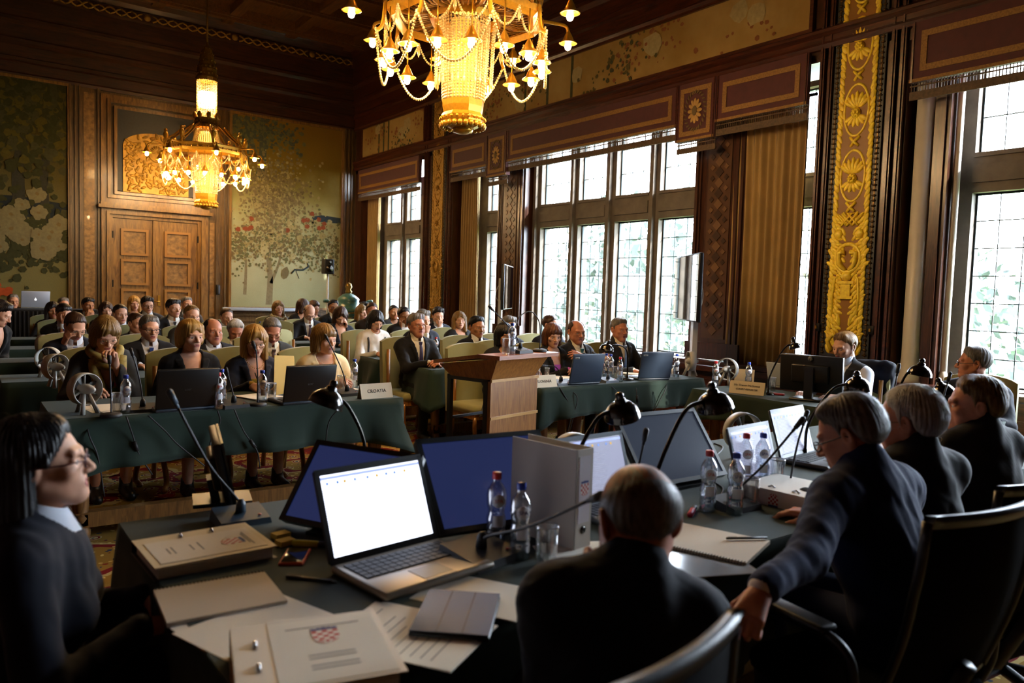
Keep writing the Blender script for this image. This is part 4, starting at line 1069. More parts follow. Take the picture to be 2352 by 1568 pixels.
def binder_flat(loc, rz, label, w=.285, l=.32, h=.065, shield_rot=0., sheet=True, tilt=0.):
    """lever-arch file lying flat: spine toward -x, opening toward +x"""
    t = thing('lever_arch_binder', label, 'binder', loc, rz, 'ring binders with chequered shields')
    mb = MB(); mb.box((0, 0, .0015), (w, l, .003)); mb.box((-w/2, 0, h/2), (.003, l, h)); mb.box((0, 0, h), (w, l, .003)); mb.build('cover', BINW, t)
    mb = MB()
    for k in range(4): mb.box((.012, 0, .006+k*(h-.014)/4+(h-.014)/8), (w-.05, l-.03, (h-.016)/4*.96))
    mb.build('page_block', PAPER, t)
    if sheet:
        mb = MB(); mb.box((.03, 0, h+.0022), (w*.72, l*.93, .001)); s = mb.build('title_sheet', [PAPER], t)
        mb = MB()
        for q in (.36, -.12, -.17, -.28, -.33): mb.box((.03+.08*0, q*l*.9, h+.003), (w*.3 if q < .3 else w*.5, .004, .0004))
        mb.build('print', PAPERT, s)
        e = shield(.055, s, Matrix.Translation((.03, .045, h+.003)))
    e = shield(.04, t, Matrix.Translation((-w/2-.0024, .02, h*.5)) @ Matrix.Rotation(-PI/2, 4, 'Y') @ Matrix.Rotation(PI/2, 4, 'Z'), 'spine_emblem')
    for s in (-1, 1): mb = MB(); mb.tube([(-w*.36, s*.05-.015, h+.002), (-w*.36, s*.05, h+.009), (-w*.36, s*.05+.015, h+.002)], .004, 6); mb.build('ring_clip', CHROME, t)
    return t
def monitor(loc, rz, label, w=.52, h=.33, tilt=35, up=.02, scr=None, stand=False, bezel=.018, m=BLK, nm='monitor', z=0.):
    """screen faces -y, leans back by tilt"""
    t = thing(nm, label, 'monitor', loc, rz, 'monitors on the tables'); A = math.radians(tilt); M = Matrix.Translation((0, 0, up)) @ Matrix.Rotation(-A, 4, 'X')
    mb = MB(); mb.M = M; mb.rbox((0, .02, h/2), (w, h, .03), .008, rot=(PI/2, 0, 0)); mb.rbox((0, .045, h/2), (w*.6, h*.5, .03), .01, rot=(PI/2, 0, 0)); b = mb.build('housing', m, t)
    mb = MB(); mb.M = M; mb.box((0, .004, h/2), (w-2*bezel, .002, h-2*bezel)); mb.build('screen', scr or mat('screen_dark_blue', '20243c', .25), t)
    mb = MB(); mb.M = M; e = bezel
    for zz in (e/2, h-e/2): mb.box((0, .002, zz), (w-.002, .008, e))
    for s in (-1, 1): mb.box((s*(w/2-e/2), .002, h/2), (e, .008, h-.002))
    mb.build('bezel', m, b)
    mb = MB()
    if stand: mb.rbox((0, .06, .012), (.26, .2, .02), .02); mb.box((0, .07, up/2+.1), (.07, .035, up+.2))
    else: mb.box((0, .02+.1*math.sin(A), .008), (w*.4, .2, .014)); mb.box((0, .05+.1*math.sin(A), .05), (.1, .03, .09), rot=(-A, 0, 0))
    mb.build('stand', m, t)
    return t
def name_plate(loc, rz, label, lines, w=.27, h=.1, sz=(.03,), italic=None):
    t = thing('name_plate', label, 'name plate', loc, rz, 'tent name plates'); a = math.radians(18); mb = MB(); d = h*math.sin(a); z = h*math.cos(a)
    card = mat('card_cream', 'd8cbb0', .8)
    for s in (-1, 1): mb.add([(-w/2, s*d, 0), (w/2, s*d, 0), (w/2, 0, z), (-w/2, 0, z), (-w/2, s*(d-.002), 0), (w/2, s*(d-.002), 0), (w/2, 0, z-.004), (-w/2, 0, z-.004)], [(0, 1, 2, 3), (7, 6, 5, 4), (4, 5, 1, 0)] if s < 0 else [(3, 2, 1, 0), (4, 5, 6, 7), (0, 1, 5, 4)], 0, False)
    c = mb.build('card', card, t)
    for i, l in enumerate(lines):
        f = .5 if len(lines) == 1 else (.68, .38)[i]
        text('lettering', l, sz[i], mat('print_black', '14120f', .7), c, (0, -d*(1-f)-.0012, z*f), (PI/2-a, 0, 0), shear=.25 if italic == i else 0)
    return t
def cable(pts, label, r=.004, m=None, plug=None, grp='black cables'):
    t = thing('cable', label, 'cable', pts[0], 0, grp); P = bez([Vector(p)-Vector(pts[0]) for p in pts], 8); mb = MB(); mb.tube(P, r, 6); mb.build('wire', m or BLKM, t)
    if plug is not None:
        p = P[int(len(P)*plug)]; q_ = P[min(len(P)-1, int(len(P)*plug)+1)]; mb = MB(); d = (q_-p).normalized(); mb.cyl(p-d*.03, p+d*.03, .012, n=8); mb.build('inline_connector', BLKM, t)
    return t
def highlighter(loc, rz, label, c):
    t = thing('highlighter_pen', label, 'pen', loc, rz); mb = MB(); mb.rbox((0, 0, .011), (.085, .022, .02), .008); mb.build('barrel', c, t); mb = MB(); mb.rbox((.06, 0, .011), (.045, .02, .018), .007); mb.build('cap', BLK, t); return t
# ================================================================ people
def skin_mat(n, c, c2):
    m = mat('skin_'+n, c, .5, spec=.35, c2=c2, vscale=16)
    b = m.node_tree.nodes['Principled BSDF']; b.inputs['Subsurface Weight'].default_value = 0.; return m
SKIN = dict(pale=skin_mat('pale', 'd0a084', 'c48e72'), ruddy=skin_mat('ruddy', 'c08264', 'aa6a50'), tan=skin_mat('tan', 'a87450', '966342'))
LIPS = mat('lips', '8a4238', .45); EYEW = mat('eye_white', '9a9088', .3); IRIS = mat('iris', '1e1611', .2)
HAIRC = {}
def hairm(n):
    c = dict(blond=('8e6424', 'b98f48'), dblond=('6a4a1e', '8f6c36'), brown=('2a170b', '4a2c16'), dark=('0d0807', '20140e'), black=('050406', '100d10'), grey=('4a4440', '8a847c'), white=('9a948a', 'cfcac2'), auburn=('3e1e0b', '6e3c18'), sand=('4e3418', '86663a'))[n]
    if n not in HAIRC:
        m, nt, b = _nt('hair_'+n); L = nt.links; tc = ND(nt, 'ShaderNodeTexCoord'); mp = ND(nt, 'ShaderNodeMapping'); mp.inputs['Scale'].default_value = (70, 70, 6)
        nn = ND(nt, 'ShaderNodeTexNoise', Scale=1.2, Detail=4., Distortion=.6); r = ND(nt, 'ShaderNodeValToRGB'); e = r.color_ramp.elements
        e[0].position = .3; e[1].position = .7; e[0].color = rgb(c[0]); e[1].color = rgb(c[1])
        L.new(tc.outputs['Object'], mp.inputs[0]); L.new(mp.outputs[0], nn.inputs['Vector']); L.new(nn.outputs['Fac'], r.inputs[0]); L.new(r.outputs[0], b.inputs['Base Color'])
        b.inputs['Roughness'].default_value = .45; b.inputs['Specular IOR Level'].default_value = .4
        bp = ND(nt, 'ShaderNodeBump', Strength=.5, Distance=.004); L.new(nn.outputs['Fac'], bp.inputs['Height']); L.new(bp.outputs['Normal'], b.inputs['Normal']); HAIRC[n] = m
    return HAIRC[n]
def fab(n, c, sheen=.05, rough=.85): return mat('cloth_'+n, c, rough, sheen=sheen, spec=.25, var=.1, vscale=6, bump=.12, bscale=500)
CL = dict(black=fab('black', '0b0a0c'), navy=fab('navy', '10131f'), char=fab('charcoal', '1b1a1c'), grey=fab('grey', '30302f'), brown=fab('brown', '2c2218'), blue=fab('blue', '14224a'), cream=fab('cream', 'd6c49a', .15), white=fab('white', 'd8d4cc', .1), shirt=fab('shirt', 'c9ced8', .1), shirtw=fab('shirt_warm', 'd4c8ae', .1), lilac=fab('lilac', 'b49ab0', .1), pink=fab('pink', 'a8489a', .1), yellow=fab('yellow', '9a7a1e', .1), dgrey=fab('dark_grey', '232326'), scarf=fab('scarf', '8a7a3a', .2))
def tiem(n):
    c = dict(navy='141a36', blue='27407e', red='8a1418', dark='141216', teal='2f7a84', lblue='6c84aa', brown='4a2c18', burg='34141c', purple='2a1c44')[n]
    return mat('tie_'+n, c, .45, sheen=.2, var=.2, vscale=40)
# ---- heads (head-local: faces -y, crown +z)
_HEAD = {}
def head_mesh(kind, res):
    key = (kind, res)
    if key in _HEAD: return _HEAD[key]
    f = kind == 'f'; old = kind == 'o'; w = .96 if f else (1.03 if old else 1.)
    P = [ell((0, .014, .034), (.0765*w, .096, .084)), ell((0, -.03, -.025), (.063*w, .066, .088), .03)]
    jw = .046 if f else .053
    for s in (-1, 1):
        P += [cap((s*jw, .0, -.05), (s*.012, -.068, -.095), .021, .017, .03), ell((s*.044, -.062, -.022), (.022, .02, .018), .02)]
        P += [cap((s*.043, -.078, .022), (s*.012, -.088, .02), .010, .010, .014)]
        if old: P += [ell((s*.045, -.05, -.062), (.024, .024, .026), .025)]
    P += [ell((0, -.083, -.095), (.02, .016, .015), .02), ell((0, -.075, -.06), (.028, .024, .026), .02)]
    if old: P += [ell((0, -.04, -.11), (.045, .045, .03), .03)]
    P += [ell((s*.032, -.106, -.001), (.017, .02, .0125), .012, '-') for s in (-1, 1)]
    P += [cap((0, -.088, .014), (0, -.116 if not f else -.112, -.028), .008, .0115 if not f else .010, .012), ell((0, -.108, -.03), (.012, .014, .009), .008)]
    P += [ell((s*.013, -.1, -.034), (.008, .011, .007), .006) for s in (-1, 1)]
    lw = .02
    P += [cap((-lw, -.089, -.059), (lw, -.089, -.059), .005, .005, .006), cap((0, -.0945, -.058), (0, -.0945, -.0581), .005, .005, .006), cap((-.015, -.091, -.069), (.015, -.091, -.069), .0062, .0062, .006)]
    P += [cap((-.023, -.101, -.0635), (.023, -.101, -.0635), .003, .003, .003, '-')]
    for s in (-1, 1):
        P += [cap((s*.047, -.0755, .003), (s*.018, -.084, .002), .0068, .0066, .004), cap((s*.046, -.076, -.0115), (s*.019, -.083, -.0115), .0052, .0052, .004)]
        P += [ell((s*.078*w, .014, -.006), (.009, .021, .033), .006, '+', (0, s*.16, s*-.3)), ell((s*.086*w, .012, -.002), (.007, .011, .018), .004, '-')]
    P += [cap((0, .018, -.05), (0, .022, -.13), .049 if f else .056, .049 if f else .057, .03)]
    V, F = sdf_mesh(P, res)
    keep = V[:, 2][F].min(1) > -.135
    C = V[F].mean(1); mi = np.zeros(len(F), int)
    lip = (np.abs(C[:, 0]) < .023*(1-.25*np.abs(C[:, 2]+.064)/.01)) & (C[:, 2] > -.0755) & (C[:, 2] < -.0535) & (C[:, 1] < -.086); mi[lip] = 1
    V, F, mi = V, F[keep], mi[keep]
    # eyeballs and brows
    def add_sphere(c, r, m, sc=(1, 1, 1), n=10):
        nonlocal V, F, mi
        mb = MB(); mb.sphere(c, r, n, sc=sc); b = len(V); V = np.vstack([V, np.array(mb.v)])
        Q = np.array([q for q in mb.f if len(q) == 4])+b; F = np.vstack([F, Q]); mi = np.concatenate([mi, np.full(len(Q), m)])
    for s in (-1, 1):
        add_sphere((s*.032, -.0763, -.0035), .0122, 2, (1.15, 1, .95), 12); add_sphere((s*.032, -.0848, -.003), .0054, 3, (1, .8, 1), 8)
        for k in range(5): add_sphere((s*(.016+.008*k), -.0935+.0035*k*k*.35, .0235+.002*k-.0009*k*k), .0052, 4, (1.1, .7, .52 if f else .8), 6)
    _HEAD[key] = (V, F, mi); return _HEAD[key]
def hairline(front=.078, temple=.04, sideb=-.012, nape=-.075):
    ys = [-.12, -.078, -.05, -.02, -.004, .004, .036, .046, .1, .2]; zs = [front, front, temple+.012, temple-.015, sideb, .018, .018, -.03, nape, nape]
    return lambda Y: np.interp(Y, ys, zs).astype(np.float32)
_HAIR = {}
def hair_mesh(kind, res):
    key = (kind, res)
    if key in _HAIR: return _HAIR[key]
    def base(t, dz=0.): return [ell((0, .017, .036+dz), (.079+t, .097+t, .085+t))]
    def cutline(hl, gr=.0012, n=36, edge=.016):
        def fn(X, Y, Z, D):
            a = np.arctan2(X, Y-.02); g = gr*np.sin(n*a+6*np.sin(3*a)+Z*60); z = hl(Y)+.004*np.sin(9*a+2)+.003*np.sin(23*a)
            h = np.clip((Z-z)/.04, 0, 1); h = 1-(1-h)**2
            return np.maximum(D+g*h+edge*(1-h), (z-Z-.012)*.8)
        return fnp(fn, (-.2, -.2, -.4), (.2, .2, .3))
    FACE = [ell((0, -.118, -.035), (.058, .062, .108), .012, '-')]
    wave = lambda gr, n: fnp(lambda X, Y, Z, D: D+gr*np.sin(n*np.arctan2(X, Y-.03)+5*np.sin(3*np.arctan2(X, Y))+Z*30), (-.3, -.3, -.5), (.3, .3, .3))
    if kind == 'puffy': P = base(.016, .005)+[x for s in (-1, 1) for x in (cap((s*.068, .0, .03), (s*.07, .0, -.04), .034, .03, .03), cap((s*.05, .05, 0), (s*.05, .05, -.06), .05, .044, .03))]+FACE+[cap((-.055, -.05, .092), (.06, -.05, .08), .02, .017, .02), wave(.0015, 30)]
    elif kind == 'short': P = base(.009)+[cap((-.035, -.036, .098), (.04, -.03, .102), .017, .017, .03), cutline(hairline())]
    elif kind == 'thick': P = base(.013, .004)+[cap((-.04, -.042, .098), (.05, -.036, .106), .021, .021, .03), cutline(hairline(.072), .002, 30)]
    elif kind == 'crop': P = base(.005)+[cutline(hairline(.08), .0006, 36, .009)]
    elif kind == 'receding': P = base(.008)+[cutline(hairline(.105, .055))]
    elif kind == 'swept': P = base(.009, .003)+[cap((-.05, -.02, .098), (.055, -.03, .088), .026, .026, .03), cap((-.05, .06, -.0), (.05, .06, .0), .045, .045, .04), cutline(hairline(.085, .05, -.03, -.105), .0012, 44)]
    elif kind == 'wispy': P = base(.012)+[cap((-.055, .06, -.0), (.055, .06, .0), .048, .048, .04), cutline(hairline(.09, .05, -.03, -.11), .0022, 60)]
    elif kind in ('bald', 'baldfront'):
        zt = .06 if kind == 'bald' else .1
        P = base(.006)+[cutline(hairline(.12, .06, -.01, -.085), .0008, 40, .010), fnp((lambda X, Y, Z, D: D+.011*np.clip((Z-zt+.045-.25*np.clip(Y, 0, .1))/.05, 0, 1)**1.5) if kind == 'bald' else (lambda X, Y, Z, D: D+.014*np.clip((.065-Y-np.maximum(0, np.abs(X)-.045)*5-np.maximum(0, .06-Z)*3)/.05, 0, 1)), (-.2, -.2, -.3), (.2, .2, .3))]
    elif kind in ('bob', 'fringe', 'bobside'):
        P = base(.013, .004)+[x for s in (-1, 1) for x in (cap((s*.068, .0, .03), (s*.073, -.012, -.085), .033, .025, .03), cap((s*.05, .05, 0), (s*.05, .05, -.1), .05, .04, .03))]
        P += FACE
        if kind == 'fringe': P += [ell((0, -.072, .056), (.062, .022, .034), .012)]
        if kind == 'bobside': P += [cap((-.03, -.07, .085), (.062, -.068, .02), .02, .018, .02)]
        if kind == 'bob': P += [cap((-.045, -.06, .09), (.06, -.062, .06), .018, .016, .02)]
        P += [wave(.0022, 34)]
    elif kind in ('long', 'longfringe'):
        P = base(.015, .004)+[x for s in (-1, 1) for x in (cap((s*.07, -.005, .03), (s*.083, -.03, -.14), .033, .026, .03), cap((s*.05, .05, 0), (s*.06, .05, -.17), .05, .04, .03))]+FACE
        P += [cap((s*.012, -.066, .092), (s*.058, -.068, .03), .016, .014, .015) for s in (-1, 1)] if kind == 'long' else [ell((0, -.072, .056), (.06, .022, .034), .012)]
        P += [wave(.0025, 30)]
    elif kind == 'curly':
        P = base(.03, .008)+FACE+[fnp(lambda X, Y, Z, D: D+.006*np.sin(X*150)*np.sin(Y*150+1)*np.sin(Z*150), (-.2, -.2, -.2), (.2, .2, .3)), cutline(hairline(.07, .03, -.03, -.09), 0)]
    elif kind == 'tied': P = base(.006)+[ell((0, .125, .02), (.035, .035, .035), .02), cutline(hairline(.07, .03, -.02, -.07), .0012, 50)]
    elif kind == 'backfall':   # straight dark hair falling behind the ear
        P = base(.011, .002)+[cap((-.03, -.04, .092), (.04, -.036, .094), .018, .018, .03), cutline(hairline(.07, .035, .0, -.08), .0012, 50), cap((0, .075, .0), (0, .085, -.24), .07, .07, .03)]
        P += [cap((s*.062, .03, .035), (s*.06, .066, -.24), .028, .045, .03) for s in (-1, 1)]+[cap((s*.05, -.052, .07), (s*.08, -.02, .015), .012, .012, .015) for s in (-1, 1)]+[wave(.0015, 50)]
    V, F = sdf_mesh(P, res)
    if len(V) > 50:
        from mathutils import kdtree
        Nn = vnormals(V, F); kd = kdtree.KDTree(len(V))
        for i, v in enumerate(V): kd.insert(v, i)
        kd.balance(); r2 = np.random.RandomState(len(kind)); ns = 1500 if res < .0042 else 350
        crown = np.array((.01, .035, .125)); SV, SF = [], []; b = len(V)
        for q in r2.randint(0, len(V), ns):
            p = V[q]; n = Nn[q]; pts = []; w = r2.uniform(.0006, .0013)*(1 if res < .0042 else 2); L = r2.uniform(.006, .013); lift = r2.uniform(.0005, .003)
            for k in range(5):
                t = (p-crown); t = t/max(np.linalg.norm(t), 1e-6)+np.array((0, .25 if p[2] > .05 else 0, -.5))+r2.normal(size=3)*.12; t -= n*(t@n); t /= max(np.linalg.norm(t), 1e-6)
                sd = np.cross(t, n); ww = w*(1-.2*k); pts += [p+n*(lift+.0006*k)+sd*ww, p+n*(lift+.0006*k)-sd*ww]
                c_, i_, d_ = kd.find(p+t*L); p = np.array(c_) if d_ < .01 else p+t*L; n = Nn[i_]
            SV += pts; SF += [(b+2*k, b+2*k+1, b+2*k+3, b+2*k+2) for k in range(4)]; b += 10
        V = np.vstack([V, SV]); F = np.vstack([F, SF])
    me = np_mesh('hair_'+kind, V, F); _HAIR[key] = me; return me
# ---- hands: wrist at origin, fingers +x, palm -z, right hand (thumb +y)
_HAND = {}
CURL = dict(flat=(.08, .16, .12), relaxed=(.35, .5, .35), clasp=(.75, .85, .45), grip=(.7, 1.1, .8), fist=(1.2, 1.4, .9))
def hand_mesh(pose, res=.0036):
    if (pose, res) in _HAND: return _HAND[(pose, res)]
    cu = CURL[pose]; P = [cap((-.035, 0, 0), (.01, 0, 0), .026, .024, .02)]; ys = (.031, .0105, -.0105, -.031)
    for i, y in enumerate(ys):
        P.append(cap((.0, y*.55, 0), (.084, y, .002), .0165, .0125, .014))
    for i, (y, s) in enumerate(zip(ys, (.95, 1.06, 1., .8))):
        p = np.array((.086, y, .002)); a = 0; sp = (1.5-i)*.05
        for j, (L, r0, r1) in enumerate(((.043, .0105, .0095), (.028, .0095, .0085), (.021, .0085, .0072))):
            a += cu[j]*(1+.12*(i-1)); q = p+L*s*np.array((math.cos(a)*math.cos(sp), math.sin(sp), -math.sin(a))); P.append(cap(p, q, r0, r1, .006)); p = q
    p = np.array((.015, .024, -.006)); d = [(.72, .62, -.3), (.85, .42, -.32), (.93, .25, -.25)] if pose in ('flat', 'relaxed') else [(.7, .5, -.5), (.8, .0, -.6), (.8, -.3, -.5)]
    for (L, r0, r1), dd in zip(((.042, .0155, .0125), (.033, .0118, .0105), (.026, .0105, .0082)), d):
        dd = np.array(dd); q = p+L*dd/np.linalg.norm(dd); P.append(cap(p, q, r0, r1, .008)); p = q
    _HAND[(pose, res)] = sdf_mesh(P, res); return _HAND[(pose, res)]
HZ = .565
_LOW = {}
def lower(kind, res):
    if kind in _LOW: return _LOW[kind]
    P = [ell((0, .0, HZ-.0), (.17, .12, .1))]; S = []
    for s in (-1, 1):
        P += [cap((s*.085, -.02, HZ-.0), (s*.1, -.41, HZ-.015), .085, .062, .04), cap((s*.1, -.41, HZ-.02), (s*.1, -.39, .12 if kind == 'm' else .4), .06, .05, .03)]
    lo = .013
    tr = np_mesh('trousers' if kind == 'm' else 'skirt', *sdf_mesh(P, lo))
    for s in (-1, 1):
        V, F = sdf_mesh([cap((s*.1, -.37, .06), (s*.1, -.37, .12), .042, .045, .02), cap((s*.1, -.36, .045), (s*.105, -.54, .035), .044, .036, .03), fnp(lambda X, Y, Z, D: np.maximum(D, .002-Z), (-1, -1, -1), (1, 1, 1))], .008); S.append(np_mesh('shoe', V, F))
    sk = None
    if kind == 'f': sk = sdf_mesh([cap((s*.1, -.4, HZ-.05), (s*.1, -.38, .09), .052, .036, .0) for s in (-1, 1)], .01)
    _LOW[kind] = (tr, S, sk); return _LOW[kind]
def ik(S, W, a, b, hint):
    S, W = Vector(S), Vector(W); d = W-S; L = d.length
    if L > (a+b)*.985: W = S+d*((a+b)*.985/L); d = W-S; L = d.length
    x = (a*a-b*b+L*L)/(2*L); h = math.sqrt(max(1e-6, a*a-x*x)); u = d/L; hv = Vector(hint); hv -= u*hv.dot(u); hv.normalize()
    return S+u*x+hv*h, W
def hand_frame(D, N):
    X = Vector(D).normalized(); Z = -Vector(N); Z = (Z-X*Z.dot(X)).normalized(); Y = Z.cross(X)
    return Matrix((X, Y, Z)).transposed()
NP = [0]
def person(label, crown, hv=0, yaw=0., pitch=0., roll=0., lean=8., sex='m', head=None, hair='short', hc='brown', skin='pale', jacket='black', shirt='white', tie=None, style='suit', arms='table', res=.010, hres=.0034, glasses=None, wide=1., group=None, stand=False, legs=True, chair_label=None, pearl=None, hands=None, world_yaw=None, extra=None, armh=None, slean=0., vz=.36, neck=.152):
    NP[0] += 1; seed = NP[0]
    cr = at_d(*crown) if not isinstance(crown, Vector) else crown
    cam_dir = math.degrees(math.atan2(-cr.x, cr.y))          # yaw that would face the camera: f=(sin,-cos) -> toward (-x,-y)
    hyaw = cam_dir+hv if world_yaw is None else world_yaw
    ry = math.radians(yaw); R0 = Matrix.Rotation(ry, 3, 'Z')
    RH = Matrix.Rotation(math.radians(hyaw-yaw), 3, 'Z') @ Matrix.Rotation(math.radians(pitch), 3, 'X') @ Matrix.Rotation(math.radians(roll), 3, 'Y')
    f = sex == 'f'; w = (.9 if f else 1.04)*wide; hs = .97 if f else 1.01
    a = math.radians(lean); RS = Matrix.Rotation(math.radians(slean), 3, 'Y'); RT = RS @ Matrix.Rotation(a, 3, 'X')
    na = a*.55+math.radians(max(0, pitch))*.3
    fw = RH @ Vector((0, -1, 0))
    neckv = RS @ Vector((0, -math.sin(na), math.cos(na)))*neck*hs+Vector((fw.x, fw.y, 0))*.012
    crv = RH @ (Vector((0, .014, .121))*hs)
    T = (cr.z-HZ-crv.z-neckv.z)/(math.cos(a)*math.cos(math.radians(slean)))
    T = max(.33, min(.62, T))
    N = Vector((0, 0, HZ))+RT @ Vector((0, .022, T))
    Hc = N+neckv
    off = R0 @ (Hc+crv); org = Vector((cr.x-off.x, cr.y-off.y, cr.z-off.z))
    dz = org.z; org.z = 0
    t = thing('person', label, 'person', org, ry, group)
    if abs(dz) > .004: t.location.z = dz if abs(dz) < .3 else dz
    MT = Matrix.Translation((0, 0, HZ)) @ RT.to_4x4(); MTi = MT.inverted(); toT = lambda p: MTi @ Vector(p)
    MH = Matrix.Translation(Hc) @ RH.to_4x4() @ Matrix.Diagonal((hs, hs, hs, 1))
    sk = SKIN[skin]; hm = hairm(hc)
    # arms
    tz = .75-dz
    A = dict(table=(((.15, -.40, tz+.035), (-.35, -.9, -.05), (0, 0, -1), 'relaxed'), ((-.15, -.40, tz+.035), (.35, -.9, -.05), (0, 0, -1), 'relaxed')),
             clasp=(((.065, -.40, tz+.055), (-.8, -.55, .0), (-.5, .3, -.7), 'clasp'), ((-.065, -.41, tz+.05), (.8, -.55, .05), (.5, .3, -.7), 'clasp')),
             write=(((.13, -.38, tz+.035), (-.5, -.8, -.05), (0, 0, -1), 'relaxed'), ((-.13, -.42, tz+.045), (.3, -.9, -.15), (.6, 0, -.8), 'grip')),
             lap=(((.1, -.27, .68), (-.5, -.8, -.2), (0, 0, -1), 'relaxed'), ((-.1, -.27, .68), (.5, -.8, -.2), (0, 0, -1), 'relaxed')),
             cross=(((-.1, -.26, tz+.17), (-.9, -.1, .2), (0, .8, -.5), 'relaxed'), ((.1, -.29, tz+.14), (.9, -.1, .15), (0, .8, -.5), 'relaxed')),
             down=(((.25, -.12, .62), (.1, -.6, -.8), (-1, 0, 0), 'relaxed'), ((-.25, -.12, .62), (-.1, -.6, -.8), (1, 0, 0), 'relaxed')))
    def hp(v): return tuple(Hc+RH @ Vector(v))
    def hd(v): return tuple(RH @ Vector(v))
    A['chinR'] = (A['table'][0], (hp((-.02, -.115, -.2)), hd((.05, .1, 1)), hd((0, 1, 0)), 'fist'))
    A['chinboth'] = ((hp((.05, -.12, -.2)), hd((-.35, -.05, 1)), hd((-.3, 1, 0)), 'grip'), (hp((-.05, -.12, -.2)), hd((.35, -.05, 1)), hd((.3, 1, 0)), 'grip'))
    A['browR'] = (A['table'][0], (hp((-.05, -.125, -.1)), hd((.4, .15, 1)), hd((.1, 1, .1)), 'relaxed'))
    A['browL'] = ((hp((.05, -.13, -.1)), hd((-.4, .15, 1)), hd((-.1, 1, .1)), 'relaxed'), A['table'][1])
    A['cheekR'] = (A['table'][0], (hp((-.085, -.06, -.17)), hd((.05, -.05, 1)), hd((1, 0, .1)), 'relaxed'))
    A['cheekL'] = ((hp((.085, -.06, -.17)), hd((-.05, -.05, 1)), hd((-1, 0, .1)), 'relaxed'), A['table'][1])
    A['mouthR'] = (A['table'][0], (hp((-.01, -.135, -.16)), hd((.15, .1, 1)), hd((0, 1, 0)), 'fist'))
    spec = list(A[arms]) if isinstance(arms, str) else list(arms)
    if hands:
        for i, h_ in enumerate(hands):
            if h_: spec[i] = h_
    for i in (0, 1):
        if isinstance(spec[i][0], Vector): spec[i] = (tuple(R0.transposed() @ (spec[i][0]-Vector((org.x, org.y, dz)))),)+tuple(spec[i][1:])
    BV, BF, BM = [], [], []; nb = [0]
    def addb(V, F, m):
        BV.append(V); BF.append(F+nb[0]); BM.append(np.full(len(F), m) if np.isscalar(m) else m); nb[0] += len(V)
    hk = head or ('f' if f else 'm')
    V, F, mi = head_mesh(hk, hres); addb(xf(MH, V), F, mi)
    sleeve = []; cuff = []; elb = []
    for i, s in enumerate((1, -1)):
        (W, D, Nn, pose) = spec[i]
        Sh = Vector((s*.178*w, .012, T-.075)); Wt = toT(W); hint = (s*.55, .25, -.8) if armh is None else armh[i]
        E, Wt = ik(Sh, Wt, .285, .255, hint); elb.append(E); sleeve.append((Sh, E, Wt)); Wp = MT @ Wt
        HV, HF = hand_mesh(pose, .0036 if hres < .004 else .0055)
        Mh = Matrix.Translation(Wp) @ hand_frame(D, Nn).to_4x4() @ Matrix.Diagonal((.93, .93 if s < 0 else -.93, .93, 1)) @ Matrix.Translation((.03, 0, 0))
        addb(xf(Mh, HV), HF if s < 0 else HF[:, ::-1], 0)
    chest = [ell((0, .0, .02+.03), (.155*w, .11, .1)), ell((0, .0, .2), (.145*w, .105, .17), .05), ell((0, -.004, T-.17), (.163*w, .112, .18), .05), cap((-.14*w, .014, T-.066), (.14*w, .014, T-.066), .056, .056, .05)]
    for s in (-1, 1):
        chest.append(cap((0, .026, T+.01), (s*.12*w, .018, T-.045), .045, .05, .04))
        if f: chest.append(ell((s*.07, -.088, T-.205), (.058, .05, .06), .03))
    if wide > 1.06: chest.append(ell((0, -.06, .17), (.14, .11, .15), .05))
    nk = toT(MH @ Vector((0, .022, -.085))); skinp = list(chest)+[cap((0, .022, T-.03), nk, .058 if not f else .052, .055 if not f else .048, .03)]
    for Sh, E, Wt in sleeve: skinp += [cap(Sh, E, .05, .042, .03), cap(E, Wt, .042, .027, .02)]
    V, F = sdf_mesh(skinp, max(.012, res)); addb(xf(MT, V), F, 0)
    if legs and f: V, F = lower('f', res)[2]; addb(V, F, 0)
    V, F, M_ = np.vstack(BV), np.vstack(BF), np.concatenate(BM)
    link('body', np_mesh('body', V, F, M_, [sk, LIPS, EYEW, IRIS, hm]), t)
    # hair
    if hair:
        o = link('hair', hair_mesh(hair, hres+.0004).copy() if False else hair_mesh(hair, hres+.0004), t); o.matrix_local = MH
        if not o.data.materials: o.data.materials.append(hm)
        else: o.material_slots[0].link = 'OBJECT'; o.material_slots[0].material = hm
        o.material_slots[0].link = 'OBJECT'; o.material_slots[0].material = hm; o['label'] = {'blond': 'fair', 'dblond': 'dark fair', 'sand': 'sandy'}.get(hc, hc)+' hair'
    # jacket / blouse
    JM = CL[jacket]; zb = T-vz; suit = style == 'suit'
    def inflate(P, e): return [(p[0], p[1], p[2]+e, p[3], p[4], p[5]) if p[0] == 'ell' else (p[0], p[1], p[2], p[3]+e, p[4]+e, p[5], p[6]) for p in P]
    J = inflate(chest, .016)
    for Sh, E, Wt in sleeve:
        e2 = E.lerp(Wt, .97); J += [cap(Sh, E, .068 if not f else .06, .056, .045), cap(E, e2, .055, .04 if suit else .037, .03)]
    J.append(cap((0, .036, T+.045), (0, .036, T-.05), .066, .088, .03))
